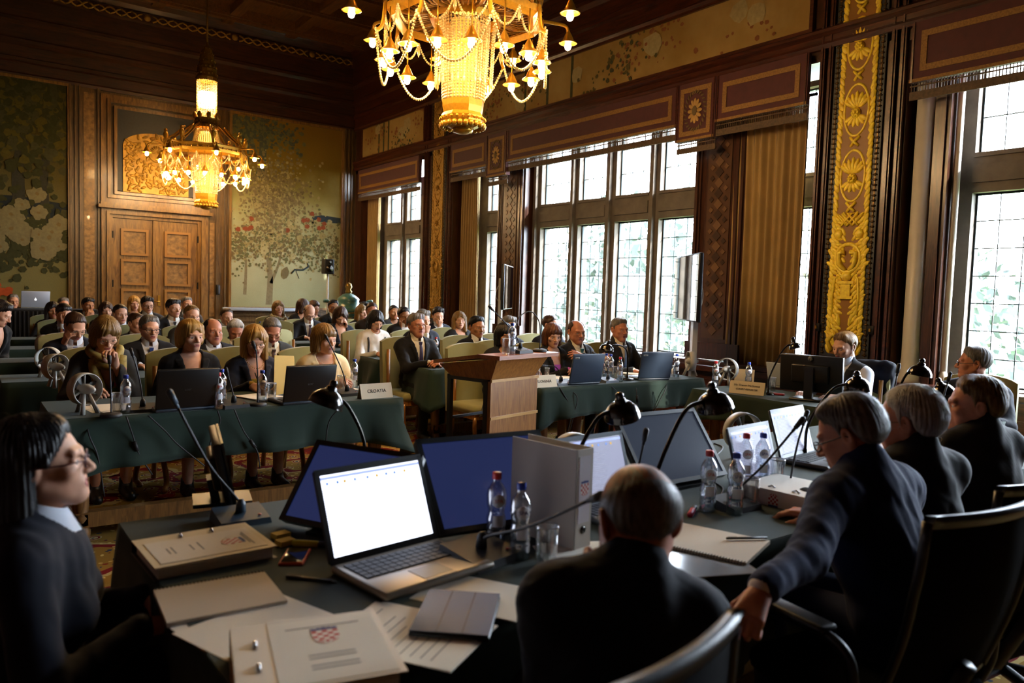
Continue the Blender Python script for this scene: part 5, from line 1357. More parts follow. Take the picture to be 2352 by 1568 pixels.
    if suit or style == 'vest':
        def lap(X, Y, Z, D):
            wz = np.clip((.07 if f else .066)*(Z-zb)/(T-.02-zb), 0, .1); ax_ = np.abs(X); fr = (Y < .0)
            lm = (ax_ > wz-.004) & (ax_ < wz+.012+.045*np.clip((Z-zb)/(T-zb), 0, 1)) & (Z > zb) & (Z < T-.02) & fr
            D = D-.009*lm
            wd = np.maximum(np.maximum(ax_-wz, Y+.01), zb-Z)
            seam = ((np.abs(X) < .003) & (Z <= zb) & fr)
            return np.maximum(D, -wd)+.004*seam
        J.append(fnp(lap, (-.2, -.3, zb-.3), (.2, .05, T+.1)))
        J.append(cap((0, -.01, T-.03), (0, .0, T+.14), .057, .066, .012, '-'))
    elif style == 'round': J.append(cap((0, -.02, T-.03), (0, .0, T+.14), .066, .07, .012, '-'))
    elif style == 'collar': J.append(cap((0, -.005, T+.02), (0, .0, T+.16), .056, .062, .01, '-'))
    for i, (Sh, E, Wt) in enumerate(sleeve):        # open cuffs
        J.append(cap(E.lerp(Wt, .95), E.lerp(Wt, 1.3), .0, .0, 0, '-')) if False else None
    if style == 'vest': J = [p for p in J if not (p[0] == 'cap' and any((p[1] == np.array(x[0])).all() or (p[1] == np.array(x[1])).all() for x in sleeve))]
    V, F = sdf_mesh([p for p in J if p is not None], res)
    Nn = vnormals(V, F); V = V+Nn*folds(V, .0035, 17, seed, 6)[:, None]+Nn*folds(V, .0012, 55, seed+9, 4)[:, None]
    link('jacket' if suit else ('waistcoat' if style == 'vest' else 'top'), np_mesh('jacket', xf(MT, V), F, None, [JM]), t)['label'] = {'char': 'charcoal', 'dgrey': 'dark grey'}.get(jacket, jacket)+(' suit jacket' if suit else ' waistcoat' if style == 'vest' else ' top')
    # shirt front, collar, cuffs, tie
    if shirt and (suit or style == 'vest'):
        SM = CL[shirt]; S = inflate(chest, .006)
        if style == 'vest':
            for Sh, E, Wt in sleeve: S += [cap(Sh, E, .064, .052, .045), cap(E, E.lerp(Wt, .97), .05, .037, .03)]
        else:
            S.append(fnp(lambda X, Y, Z, D: np.maximum(np.maximum(D, np.abs(X)-.115), np.maximum(Y-.0, zb-.04-Z)), (-.3, -.3, -.3), (.3, .3, 1)))
            for Sh, E, Wt in sleeve: S += [cap(E.lerp(Wt, .9), E.lerp(Wt, 1.02), .034, .033, .0)]
        S.append(cap((0, -.0, T-.0), (0, .0, T+.14), .05 if not f else .06, .056, .012, '-'))
        if f and shirt: S.append(fnp(lambda X, Y, Z, D: np.maximum(D, np.where((Y < 0), Z-(T-.12), -1)), (-.3, -.3, T-.3), (.3, .3, 1)))
        V, F = sdf_mesh(S, max(res*.8, .007)); SV = V
        so = link('shirt', np_mesh('shirt', xf(MT, V), F, None, [SM]), t)
        if not f:
            mb = MB(); mb.M = MT; n = 18
            def col(u, v):
                an = -PI/2+.22+(2*PI-.44)*u; fr = max(0, -math.sin(an)); r_ = .063+.011*v; zz = T+.022+.056*(1-v)-.038*fr*(1-.15*v)-.004*v
                return (r_*1.0*math.cos(an), .004+r_*1.02*math.sin(an)-.006*fr, zz+.01)
            mb.grid(lambda u, v: col(u, v), n, 3); mb.grid(lambda u, v: tuple(Vector(col(1-u, v))*1.0-Vector((0, 0, .0))+Vector((0, 0, 0))) if True else None, n, 3)
            mb.build('collar', SM, so)
        if tie:
            fz = lambda z: SV[(np.abs(SV[:, 0]) < .02) & (np.abs(SV[:, 2]-z) < .02) & (SV[:, 1] < 0)][:, 1]
            mb = MB(); mb.M = MT; pts = []
            z = T-.025
            while z > zb-.02:
                ys = fz(z); pts.append((z, (ys.min() if len(ys) else -.1)-.006)); z -= .02
            vs = []
            for i, (z, y) in enumerate(pts):
                hw = .017+.016*min(1, i/len(pts)) if i > 1 else (.02, .014)[i]
                vs += [(-hw, y, z), (0, y-.005, z), (hw, y, z)]
            mb.add(vs, [q for i in range(len(pts)-1) for q in ((3*i, 3*i+3, 3*i+4, 3*i+1), (3*i+1, 3*i+4, 3*i+5, 3*i+2))], 0, True)
            if pts: mb.box((0, pts[0][1]-.005, pts[0][0]+.004), (.03, .016, .03), taper=1.25)
            mb.build('tie', tiem(tie), t)['label'] = {'lblue': 'pale blue', 'burg': 'burgundy'}.get(tie, tie)+' necktie'
    if pearl:
        mb = MB(); mb.M = MT
        for k in range(34):
            an = 2*PI*k/34; fr = max(0, -math.sin(an)); mb.sphere((.068*math.cos(an)*(1+.1*fr), .012+.07*math.sin(an)-.045*fr, T+.035-.075*fr), .0045, 6)
        mb.build('necklace', mat('pearl', 'd8cfc4', .25) if pearl == 'pearl' else mat('gold_chain', 'b08a30', .3, metal=.9), t)
    if legs:
        tr, shoes, _ = lower('f' if f else 'm', res); o = link('trousers' if not f else 'skirt', tr, t)
        if not tr.materials: tr.materials.append(CL['black'])
        o.material_slots[0].link = 'OBJECT'; o.material_slots[0].material = CL['grey'] if jacket == 'cream' else JM
        for s_ in shoes:
            if not s_.materials: s_.materials.append(BLK)
            link('shoe', s_, t)
    if glasses:
        gm = dict(dark=mat('spectacle_dark', '120d0b', .3), wire=mat('spectacle_wire', '8a7450', .25, metal=.9), red=mat('spectacle_red', '4a0f14', .3))[glasses]
        mb = MB(); mb.M = MH; rw, rh = (.025, .017); rt = .0022 if glasses != 'wire' else .0014
        for s in (-1, 1):
            mb.tube([(s*.032+rw*math.cos(q)*(1+.08*math.sin(q)), -.106+.006*abs(math.cos(q))*.5, -.004+rh*math.sin(q)) for q in [2*PI*k/16 for k in range(16)]], rt, 5, close=True)
            mb.tube([(s*.056, -.104, .002), (s*.078, -.06, .002), (s*.081, .005, .004), (s*.081, .03, -.012)], rt, 5)
        mb.tube([(-.009, -.108, .0), (0, -.111, .003), (.009, -.108, .0)], rt, 5); mb.build('spectacles', gm, t)
    if extra: extra(t, MT, MH, T, sleeve)
    t['_a'] = 0; del t['_a']
    return t, org, T
# ================================================================ tables and cloths
TB = .752
def table_set(x0, x1, y0, y1, lt, lc, over=.4, seed=1, h=.75):
    cloth_table('table', lt, x0, x1, y0, y1, h=h, group='wooden tables with turned legs'); cloth(lc, x0, x1, y0, y1, h=h+.002, over=over, seed=seed)
table_set(.46, 2.66, 4.95, 5.7, 'turned-leg oak table of the front delegation with the CROATIA plate', 'green cloth under the CROATIA plate and two black laptops', .29, 1)
table_set(4.0, 6.08, 4.97, 5.7, 'oak table of the delegation with the SLOVENIA plate', 'green cloth under the SLOVENIA plate and two grey laptops', .25, 2)
table_set(5.3, 5.98, 2.2, 4.42, 'table of the court reporter below the gilded pilaster', 'dark green cloth on the court reporter table', .22, 3)
table_set(.44, 4.9, 1.48, 2.72, 'long near bench carrying laptops and binders', 'green cloth on the long near bench under laptops and binders', .4, 4)
# rows behind: (x0, x1, y0, y1)
for i, (a, b, c, d, w) in enumerate(((3.87, 6.7, 6.58, 7.1, 'of the person with clasped hands'), (3.87, 6.5, 7.72, 8.22, 'before the person in the white blouse'), (3.87, 6.5, 9.0, 9.5, 'before the person reading with hand on cheek'), (3.87, 6.5, 10.25, 10.75, 'before the bent reader near the loudspeaker'), (4.7, 6.5, 11.45, 11.95, 'of the last row by the window corner'))):
    table_set(a, b, c, d, 'narrow oak table '+w, 'green cloth on the table '+w, .3, 10+i)
for i, (a, b, c, d, w) in enumerate(((.3, 2.75, 6.85, 7.4, 'before the second-row person with a blue tie'), (.3, 2.9, 8.45, 8.95, 'before the third-row person with lowered head'), (.3, 3.3, 10.0, 10.5, 'before the person covering the eyes'), (.6, 4.3, 11.6, 12.1, 'before the far row by the double door'))):
    table_set(a, b, c, d, 'narrow oak table '+w, 'green cloth on the table '+w, .3, 20+i)

# ---- lectern
t = thing('lectern', 'wooden lectern on a black steel frame between the two front tables', 'lectern', (3.52, 4.72, 0), math.radians(14.6))
LWD = wood('lectern_oak', '74461c', '9c6830', .42, 2, 1.4); LTOP = wood('lectern_top', '7a3f1c', 'a05c30', .35, 0, 1.2); LEDGE = wood('lectern_edge', 'a87840', 'c49a5c', .4, 0, 1.4)
q = MB(); q.box((0, 0, .44), (.58, .03, .88)); q.build('front_panel', LWD, t)
q = MB()
for z in (.885, .6): q.box((0, -.018, z), (.585, .016, .022))
q.build('cross_strip', LEDGE, t)
q = MB(); a, b = .29, .33
q.add([(-.27, -.0, .89), (.27, -.0, .89), (.32, -.1, 1.06), (-.32, -.1, 1.06), (-.27, .42, .89), (.27, .42, .89), (.32, .5, .98), (-.32, .5, .98)], [(0, 1, 2, 3), (1, 5, 6, 2), (5, 4, 7, 6), (4, 0, 3, 7), (3, 2, 6, 7), (4, 5, 1, 0)], 0, False); q.build('desk_box', LWD, t)
q = MB(); q.box((0, -.05, 1.072), (.74, .22, .03)); q.box((0, .28, 1.035), (.74, .48, .028), rot=(-.16, 0, 0)); q.build('top', LTOP, t)
for s in (-1, 1):
    q = MB()
    for y in (.06, .44): q.box((s*.25, y, .45), (.035, .035, .9))
    q.box((s*.25, .25, .88), (.035, .42, .035)); q.box((s*.25, .25, .04), (.035, .5, .04)); q.build('leg_frame', BLKM, t)
q = MB(); q.box((0, .44, .55), (.5, .02, .02)); q.build('cross_bar', BLKM, t)
LZ = 1.088
def on_lectern(x, y): return Matrix.Rotation(math.radians(14.6), 3, 'Z') @ Vector((x, y, 0))+Vector((3.52, 4.72, LZ))
tumbler(0, 0, LZ, 'upturned glass beside the bottle on the lectern', on_lectern(-.19, -.07))
bottle(0, 0, LZ, 'blue-capped water bottle standing on the lectern', 'blue', pos=on_lectern(-.11, -.06))
p = on_lectern(.02, -.04); p.z = LZ; mic(p, .25, 'microphone on the lectern leaning toward the bottle', [(0, 0, .05), (-.02, .03, .13), (-.1, .06, .22), (-.21, .1, .32)])
p = on_lectern(.26, -.05); p.z = LZ; mic(p, 0, 'arched thin microphone on a round foot, at the end of the lectern top', [(0, 0, .02), (0, 0, .14), (-.02, 0, .25), (-.1, 0, .32), (-.2, 0, .29), (-.25, 0, .2)], wedge='disc')
t = thing('floor_mat', 'dark grey rubber mat on the carpet behind the lectern', 'mat', (4.05, 6.1, 0), .1); q = MB(); q.rbox((0, 0, .007), (.9, .7, .014), .006); q.build('mat', mat('mat_grey', '2b2c22', .9), t)

# ================================================================ delegation table with the CROATIA plate
def Z(px, py, z=TB): v = at_z(px, py, z); return (v.x, v.y, z)
ring_fan(Z(195, 950), .5, 'pale ring desk fan at the end of the front table, beside papers')
ring_fan(Z(128, 888), .6, 'pale ring desk fan on the second-row table, behind the flowered scarf')
ring_fan((.62, 7.15, TB), -.5, 'pale ring desk fan on the second-row table, tilted away, the upper of the pair')
ring_fan((.72, 8.72, TB), .9, 'pale ring desk fan by the person in black bending forward')
papers(Z(235, 938), .3, 'loose white sheets spread behind the pale ring fan', n=4, spread=.06, seed=3)
mic(Z(255, 957), 0, 'straight black table microphone on a round foot beside the ring fan', [(0, 0, .02), (0, 0, .12), (-.004, 0, .25), (-.006, 0, .3)], wedge='disc', tip=.012)
tumbler(268, 948, TB, 'glass next to the bottle beside the yellow folder'); bottle(289, 950, TB, 'blue-capped bottle in front of the person in the flowered scarf')
mic(Z(328, 945), 0, 'gooseneck microphone before the yellow folder, touching the first black laptop', [(0, 0, .05), (-.01, .01, .16), (-.03, .03, .27), (-.045, .04, .33)])
papers(Z(345, 932), .2, 'yellow folder lying flat beside the first black laptop', n=1, m=mat('folder_yellow', 'b8902a', .7), cat='folder', nm='paper_folder')
laptop(Z(428, 945), PI+.1, 'black laptop before the person with the dragonfly brooch', w=.37, d=.25, tilt=102, logo='word')
bottle(502, 940, TB, 'red-capped bottle beside the first black laptop', 'red'); bottle(509, 928, TB, 'blue-capped bottle just behind the red-capped one by the first black laptop')
tumbler(507, 905, TB, 'glass behind the bottles beside the first black laptop')
mic(Z(537, 935), .1, 'short gooseneck microphone between the two black laptops', [(0, 0, .05), (-.005, .01, .1), (-.02, .02, .17), (-.025, .03, .2)])
papers(Z(600, 914), .35, 'stack of sheets under the hand of the person with the gold chain', n=6, spread=.025, seed=5)
papers(Z(548, 926), -.2, 'cream sheet behind the short gooseneck microphone', n=1, m=mat('paper_cream', 'd8c8a0', .8))
mic(Z(591, 932), 0, 'tall thin microphone on a round foot before the person with the gold chain', [(0, 0, .02), (0, 0, .2), (-.008, .005, .35), (-.012, .008, .37)], wedge='disc', tip=.012)
bottle(602, 930, TB, 'blue-capped bottle before the person with the gold chain'); tumbler(624, 919, TB, 'empty glass beside the second black laptop')
f_ = thing('paper_folder', 'yellow folder standing open behind the second black laptop', 'folder', Z(655, 905), .5); q = MB(); q.add([(-.12, 0, 0), (.12, .02, 0), (.16, .06, .27), (-.06, .05, .29)], [(0, 1, 2, 3)], 0, False); q.add([(.12, .02, 0), (.26, .14, 0), (.28, .16, .22), (.16, .06, .27)], [(0, 1, 2, 3)], 0, False)
o = q.build('card', mat('folder_yellow', 'b8902a', .7), f_); sd = o.modifiers.new('t', 'SOLIDIFY'); sd.thickness = .003
laptop(Z(708, 928), PI+.1, 'black laptop before the person in the cream jacket', w=.37, d=.25, tilt=102, logo='word')
mic(Z(797, 908), .1, 'long gooseneck microphone before the person in the cream jacket', [(0, 0, .05), (-.03, .02, .18), (-.09, .04, .32), (-.13, .05, .4)])
tumbler(783, 897, TB, 'glass of water before the person in the cream jacket'); bottle(813, 891, TB, 'blue-capped bottle behind the CROATIA plate'); papers(Z(775, 893), .3, 'white sheet under the clasped hands of the person in cream', n=2)
name_plate(Z(862, 914), .06, 'cream tent plate lettered CROATIA', ['CROATIA'], w=.26, h=.115, sz=(.036,))
for i, (pts, l) in enumerate((([(196, 955), (205, 1000), (225, 1050), (240, 1140)], 'black cable hanging down the green cloth below the ring fan'), ([(290, 958), (305, 1000), (318, 1040), (350, 1090)], 'black cable with a connector below the round-foot microphone'), ([(340, 955), (380, 990), (408, 1020), (470, 1070)], 'black cable curving down from the yellow folder microphone'), ([(500, 945), (505, 970), (485, 1010), (478, 1050)], 'black cable below the red-capped bottle'), ([(538, 942), (560, 990), (590, 1035), (597, 1075)], 'black cable with a connector below the short microphone'), ([(795, 925), (760, 960), (750, 1000), (750, 1050)], 'thin black cable below the long microphone near the CROATIA plate'))):
    P = [Vector(Z(*pts[0]))+Vector((0, 0, .004))]+[at_y(x, y, 4.9-.006*k) for k, (x, y) in enumerate(pts[1:])]; cable(P, l, .0045, plug=.55 if i in (1, 4) else None)

# ================================================================ delegation table with the SLOVENIA plate
name_plate(Z(1247, 889), .0, 'cream tent plate lettered SLOVENIA', ['SLOVENIA'], w=.27, h=.11, sz=(.034,))
bottle(1234, 867, TB, 'blue-capped bottle beside the lectern before the pink top and pearls'); tumbler(1256, 866, TB, 'empty glass between the bottle and the clasped hands of the person with pearls', s=.75)
GMIC = mat('mic_grey', '3d4450', .5)
mic(Z(1288, 884), 0, 'grey microphone base beside the SLOVENIA plate, neck bent over', [(0, 0, .05), (-.01, 0, .1), (-.05, .02, .16), (-.13, .04, .17)], m=GMIC)
papers(Z(1290, 868), .2, 'white sheets under the clasped hands of the person with pearls', n=4, spread=.05, seed=8)
GLID = mat('laptop_grey_lid', '3a4656', .42, bump=.2, bscale=900)
laptop(Z(1343, 884), PI-.05, 'grey laptop next to the SLOVENIA plate', w=.36, d=.26, tilt=102, lid=GLID, logo='badge')
laptop(Z(1502, 874), PI-.25, 'grey laptop at the window end of the delegation table', w=.36, d=.26, tilt=102, lid=GLID, logo='badge')
mic(Z(1396, 878), 0, 'grey microphone base just beside the grey laptop and the bottles', [(0, 0, .05), (-.01, 0, .12), (-.06, .02, .22), (-.1, .04, .25)], m=GMIC)
bottle(1391, 866, TB, 'blue-capped bottle, the farther of a pair before the person with folded arms'); bottle(1401, 868, TB, 'blue-capped bottle, the nearer of a pair before the person with folded arms'); bottle(1423, 877, TB, 'red-capped bottle beside the black desk lamp on the delegation table', 'red'); tumbler(1412, 870, TB, 'glass between the paired bottles and the red-capped bottle')
desk_lamp(Z(1440, 873), [(0, 0, .03), (0, 0, .18), (-.03, 0, .3), (-.14, .02, .34), (-.24, .04, .31)], (-.3, 0, -1), 'black desk lamp on the table before the person with folded arms')
papers(Z(1462, 862), .1, 'thick stack of white papers before the person with the pale blue tie', n=9, spread=.02, seed=4); tumbler(1541, 866, TB, 'glass beside the bottle past the end grey laptop'); bottle(1553, 866, TB, 'blue-capped bottle past the end grey laptop')
ring_fan(Z(1585, 862), 1.0, 'ring desk fan on the window end of the table, seen edge-on', r=.1)
for pts, l in (([(1285, 890), (1312, 940), (1305, 985), (1295, 1010)], 'black cable hanging below the grey laptop beside the SLOVENIA plate'), ([(1290, 886), (1325, 910), (1318, 950), (1310, 985)], 'second black cable looping below the grey laptop'), ([(1398, 882), (1420, 905), (1418, 930), (1405, 975)], 'black cable below the paired bottles'), ([(1460, 875), (1462, 900), (1464, 930), (1464, 950)], 'black cable with connector below the stack of papers'), ([(1530, 870), (1530, 890), (1515, 920), (1495, 960)], 'thin black cable below the end grey laptop')):
    P = [Vector(Z(*pts[0]))+Vector((0, 0, .004))]+[at_y(x, y, 4.92-.006*k) for k, (x, y) in enumerate(pts[1:])]; cable(P, l, .0045, plug=.5 if 'connector' in l else None)

# ================================================================ court reporter table
bottle(1642, 888, TB, 'red-capped bottle at the corner of the court reporter table', 'red'); bottle(0, 0, TB, 'blue-capped bottle behind the cream card on the reporter table', pos=(5.86, 4.26, TB))
ring_fan(Z(1668, 884), -PI/2+.25, 'pale ring fan seen edge-on on the reporter table', r=.1)
f_ = thing('card_stand', 'small cream card standing on the reporter table', 'card', Z(1708, 882), -1.1); q = MB(); q.add([(-.09, 0, 0), (.09, 0, 0), (.09, .04, .14), (-.09, .04, .14)], [(0, 1, 2, 3)], 0, False); o = q.build('card', mat('card_cream', 'd8cbb0', .8), f_); sd = o.modifiers.new('t', 'SOLIDIFY'); sd.thickness = .003
name_plate(Z(1716, 905), -math.radians(72), 'cream tent plate of the COURT REPORTER', ['Mr. Trevor McGowan', 'COURT REPORTER'], w=.3, h=.115, sz=(.025, .022), italic=1)
tumbler(0, 0, TB, 'upturned glass behind the reporter name plate', (5.88, 4.02, TB))
desk_lamp(Z(1765, 907), [(0, 0, .03), (.0, 0, .15), (.06, -.06, .36), (.09, -.1, .43), (.13, -.14, .43)], (.2, -.2, -1), 'thin chrome-necked desk lamp on the court reporter table', r=.05, base=.05)
HPM = monitor(Z(1862, 918), PI/2+.25, 'black flat monitor seen from behind on the reporter table', w=.5, h=.3, tilt=4, up=.07, stand=True)
q = MB(); q.lathe([(.022, 0), (.022, .002)], (0, .062, .34), 18, rot=(-PI/2, 0, 0)); o = q.build('logo_disc', GRYP, HPM); text('logo', 'hp', .03, SILV, o, (0, .066, .34), (PI/2, 0, PI), shear=.2)
laptop(Z(1800, 893), PI/2, 'pale laptop beside the black monitor on the reporter table', w=.32, d=.22, tilt=105, lid=mat('laptop_pale', 'a8aca8', .4), deck=SILV)
f_ = thing('card_reader', 'small red card reader below the black monitor', 'gadget', Z(1788, 908), -1.2); q = MB(); q.rbox((0, 0, .01), (.1, .05, .02), .008); q.build('case', mat('gadget_red', '8a1018', .4), f_)
cable([Vector(Z(1670, 900)), at_x(1676, 930, 5.24), at_x(1684, 960, 5.235), at_x(1683, 1000, 5.23)], 'yellow cable hanging down the reporter table cloth', .005, mat('cable_yellow', 'a88a2a', .6))

# ================================================================ judges bench
def ang(a, b, z): A, B = at_z(*a, z), at_z(*b, z); return math.atan2(B.y-A.y, B.x-A.x)
A, B, C_ = at_z(335, 1210, .79), at_z(580, 1172, .79), at_z(620, 1290, .79)
rz = math.atan2(B.y-A.y, B.x-A.x); L1 = (B-A).length
c = (A+C_)/2
f_ = thing('lever_arch_binder', 'cream binder with a chequered shield title page, beside the person in red glasses', 'binder', (c.x, c.y, TB), rz, 'ring binders with chequered shields')
w_, l_ = max(.3, min(.34, L1)), .27
q = MB(); q.box((0, 0, .002), (w_, l_, .004)); q.box((0, l_/2, .018), (w_, .004, .034)); q.build('cover', mat('binder_dark', '1d1b1a', .5), f_)
q = MB()
for k in range(4): q.box((0, -.006, .007+k*.0075), (w_-.02, l_-.03, .0065))
q.build('page_block', PAPER, f_)
q = MB(); q.box((0, 0, .037), (w_, l_, .003)); s_ = q.build('front_cover', mat('binder_cream', 'cdbf9e', .6), f_)
q = MB(); q.box((.0, -.018, .0395), (w_*.88, l_*.72, .001)); s2 = q.build('title_sheet', [mat('title_paper', 'd6ccb8', .8)], s_) if False else q.build('title_sheet', mat('title_paper', 'd6ccb8', .8), f_)
shield(.05, s2, Matrix.Translation((w_*.2, -.03, .0402)) @ Matrix.Rotation(-PI/2, 4, 'Z'))
q = MB()
for x_, ll in ((w_*.36, .12), (w_*.34, .09), (-w_*.05, .07), (-w_*.12, .05), (-w_*.27, .06), (-w_*.31, .05)): q.box((x_, -.02, .0404), (.004, ll, .0004))
q.build('print', PAPERT, s2)
for x_ in (-.04, .05): q = MB(); q.tube([(x_, l_*.36-.012, .039), (x_, l_*.36, .048), (x_, l_*.36+.012, .039)], .004, 6); q.build('ring_clip', CHROME, f_)
def notebook(a, b, c4, label, spiral_far=True, z=.762, m=None, sw=None):
    A, B, D = (at_z(*p, z) for p in (a, b, c4)); U = B-A; V = D-B; t = thing('spiral_notebook', label, 'notebook', ((A+D)/2)[:2]+(TB,) if False else ((A.x+D.x)/2, (A.y+D.y)/2, TB), math.atan2(U.y, U.x)); w, l = U.length, V.length
    q = MB(); q.box((0, 0, .006), (w, l, .012)); q.build('pages', m or mat('notebook_cover', 'b6aa98', .75), t); q = MB(); n = int(w/.009); s = 1 if spiral_far else -1
    for k in range(n): x = -w/2+(k+.5)*w/n; q.tube([(x, s*(l/2-.006), .013), (x, s*(l/2+.005), .014), (x, s*(l/2+.009), .006), (x, s*(l/2+.003), .001)], .0012, 4)
    q.build('spiral', GMET, t); return t
notebook((358, 1355), (612, 1312), (655, 1380), 'grey spiral notebook below the cream binder with the title page')
A = at_z(580, 1430, TB); papers((A.x, A.y, TB), -1.35, 'loose sheets under the grey spiral notebook', n=2, seed=6)
t = thing('mobile_phone', 'black mobile phone in an orange bumper case', 'phone', Z(678, 1283), -.55); q = MB(); q.rbox((0, 0, .006), (.072, .13, .011), .012); q.build('bumper', mat('bumper_orange', 'd2481e', .5), t); q = MB(); q.rbox((0, 0, .0122), (.06, .116, .002), .008); q.build('screen', mat('phone_screen', '12160f', .1, spec=.8), t)
for k, (px, py, l) in enumerate(((645, 1236, 'small yellow sticky-note pad, the farther of the two'), (655, 1252, 'small yellow sticky-note pad, the nearer of the two'))):
    t = thing('sticky_notes', l, 'sticky notes', Z(px, py), .2); q = MB()
    for j in range(3): q.box((0, 0, .004+.006*j), (.05, .036, .0055), rot=(0, 0, .01*j))
    q.build('pad', mat('sticky_yellow', 'd8c050', .8), t)
highlighter(Z(702, 1256), -.7, 'short yellow highlighter beside the orange-cased phone', mat('hl_yellow', 'c8c81e', .5))
t = thing('ballpoint_pen', 'black pen on the green cloth beside the bright laptop', 'pen', Z(716, 1335), -.85); q = MB(); q.cyl((-.075, 0, .006), (.06, 0, .006), .005); q.cyl((.06, 0, .006), (.075, 0, .006), .005, .001); q.build('barrel', BLK, t); q = MB(); q.box((-.05, 0, .013), (.04, .003, .002)); q.build('clip', CHROME, t)
coaster(Z(745, 1276), 'paper coaster half under the bright laptop')
# bright laptop
WHITE_S = emis('screen_white', 'e4ebff', .62)
A, B = at_z(762, 1300, .775), at_z(1000, 1238, .775)
lp = laptop(((A.x+B.x)/2, (A.y+B.y)/2, TB), math.atan2(B.y-A.y, B.x-A.x), 'laptop with a glowing white screen, on the near bench', w=.385, d=.27, tilt=112, lid=BLK, deck=mat('deck_bronze', '8a8070', .35, metal=.4), screen=WHITE_S, rows=26, seed=2, hh=.265)
# tilted monitors
def mon_from(a, b, label, tilt, h, z=.78, scr=None, **kw):
    A, B = at_z(*a, z), at_z(*b, z); monitor(((A.x+B.x)/2, (A.y+B.y)/2, TB), math.atan2(B.y-A.y, B.x-A.x), label, w=(B-A).length if 'w' not in kw else kw.pop('w'), h=h, tilt=tilt, up=.028, scr=scr, **kw)
SB1 = mat('screen_blue_a', '11141f', .22, emit='3a4680', es=.07); SB3 = mat('screen_grey', '2c3038', .2, emit='4a546a', es=.05)
A, B = at_z(640, 1192, .78), at_z(745, 1214, .78); d_ = (B-A).normalized(); c_ = A+d_*.22
monitor((c_.x, c_.y, TB), math.atan2(d_.y, d_.x), 'tilted dark blue monitor behind the bright laptop', w=.44, h=.3, tilt=38, up=.028, scr=SB1)
mon_from((1022, 1228), (1300, 1185), 'tilted dark blue monitor behind the red and blue capped bottles', 38, .34, scr=SB1, w=.5)
mon_from((1505, 1118), (1655, 1092), 'tilted grey-blue monitor past the bowed head by the standing binder', 38, .34, scr=SB3, w=.5)
A = at_z(592, 1162, TB); monitor((A.x-.05, A.y+.12, TB), 1.35, 'thin dark monitor seen edge-on at the far bench corner', w=.4, h=.24, tilt=12, up=.02, z=0)
bottle(1137, 1252, TB, 'red-capped bottle before the dark blue monitor', 'red'); bottle(1193, 1284, TB, 'blue-capped bottle next to the standing grey binder'); tumbler(1254, 1303, TB, 'upturned glass in front of the standing grey binder', s=1.05); coaster(Z(1205, 1282), 'paper coaster under the bottle by the standing binder'); coaster(Z(1254, 1303, .7521), 'paper coaster under the upturned glass by the standing binder')
_g_loc = None
def neck_to(base, tip, d, lift=.04, bow=(0, 0, 0)):
    T_ = at_d(*tip, d)-Vector(base); return [(0, 0, .045), (T_.x*.06, T_.y*.06, .08), tuple(T_*.5+Vector(bow)+Vector((0, 0, lift))), tuple(T_)]
b_ = Z(1105, 1285); mic(b_, .2, 'wedge microphone base in front of the standing binder and bottles', neck_to(b_, (1262, 1158), 1.75, .02), box=(.2, .17, .05))
# standing grey lever-arch file
A, B, C2 = at_z(1215, 1205, TB), at_z(1318, 1268, TB), at_z(1357, 1255, TB)
t = thing('lever_arch_binder', 'grey lever-arch binder standing upright with a chequered shield on its spine', 'binder', (B.x, B.y, TB), math.atan2(C2.y-B.y, C2.x-B.x)-.0, 'ring binders with chequered shields')
q = MB(); w_, d_, h_ = .078, .285, .32
q.box((.0015, d_/2, h_/2), (.003, d_, h_)); q.box((w_-.0015, d_/2, h_/2), (.003, d_, h_)); q.box((w_/2, .0015, h_/2), (w_, .003, h_)); q.build('cover', GREYB, t)
q = MB(); q.box((w_*.45, d_*.5, h_*.47), (w_*.7, d_*.85, h_*.9)); q.build('page_block', PAPER, t)
q = MB(); q.box((w_/2, -.0008, h_*.6), (w_*.7, .0014, h_*.66)); s_ = q.build('spine_label', mat('spine_paper', 'c4bcc0', .7), t)
shield(.036, s_, Matrix.Translation((w_/2, -.0018, h_*.6)) @ Matrix.Rotation(PI/2, 4, 'X'))
q = MB(); q.lathe([(.013, 0), (.013, .002), (.0, .002)], (w_/2, -.0005, h_*.2), 16, rot=(PI/2, 0, 0)); q.build('finger_hole', GMET, t)
# laptops along the bench
def lap_from(a, b, label, z=.775, **kw): A, B = at_z(*a, z), at_z(*b, z); laptop(((A.x+B.x)/2, (A.y+B.y)/2, TB), math.atan2(B.y-A.y, B.x-A.x), label, **kw)
SCR = emis('screen_list', 'b0b4d4', .15, '20222a'); LGR = mat('laptop_mid_grey', '59606a', .4)
lap_from((1290, 1170), (1460, 1135), 'open laptop with a list on screen behind the standing grey binder', w=.36, d=.25, tilt=108, screen=SCR, rows=22, seed=3, lid=LGR, bez_=LGR)
lap_from((1690, 1118), (1790, 1090), 'open laptop with a text list, behind the red and blue capped bottles', w=.34, d=.24, tilt=106, screen=SCR, rows=24, seed=4, lid=LGR, bez_=LGR)
lap_from((1772, 1060), (1885, 1030), 'open laptop with a text list, before the person in the blue jacket', w=.36, d=.24, tilt=108, screen=SCR, rows=24, seed=5, lid=LGR, bez_=LGR)
ring_fan(tuple(at_d(1318, 1075, 3.05).xy)+(TB,), -.25, 'grey ring fan behind the laptop past the standing binder')
ring_fan(tuple(at_d(1705, 1020, 3.75).xy)+(TB,), -.35, 'grey ring fan behind the laptop near the bench bottles')
for px, py, c, l in ((1624, 1176, 'red', 'red-capped bottle, first along the bench past the bowed head by the standing binder'), (1686, 1182, 'blue', 'blue-capped bottle next to the upturned glass on the bench'), (1709, 1120, 'red', 'red-capped bottle in front of a laptop screen on the bench'), (1748, 1118, 'blue', 'blue-capped bottle in front of a laptop screen on the bench')): bottle(px, py, TB, l, c)
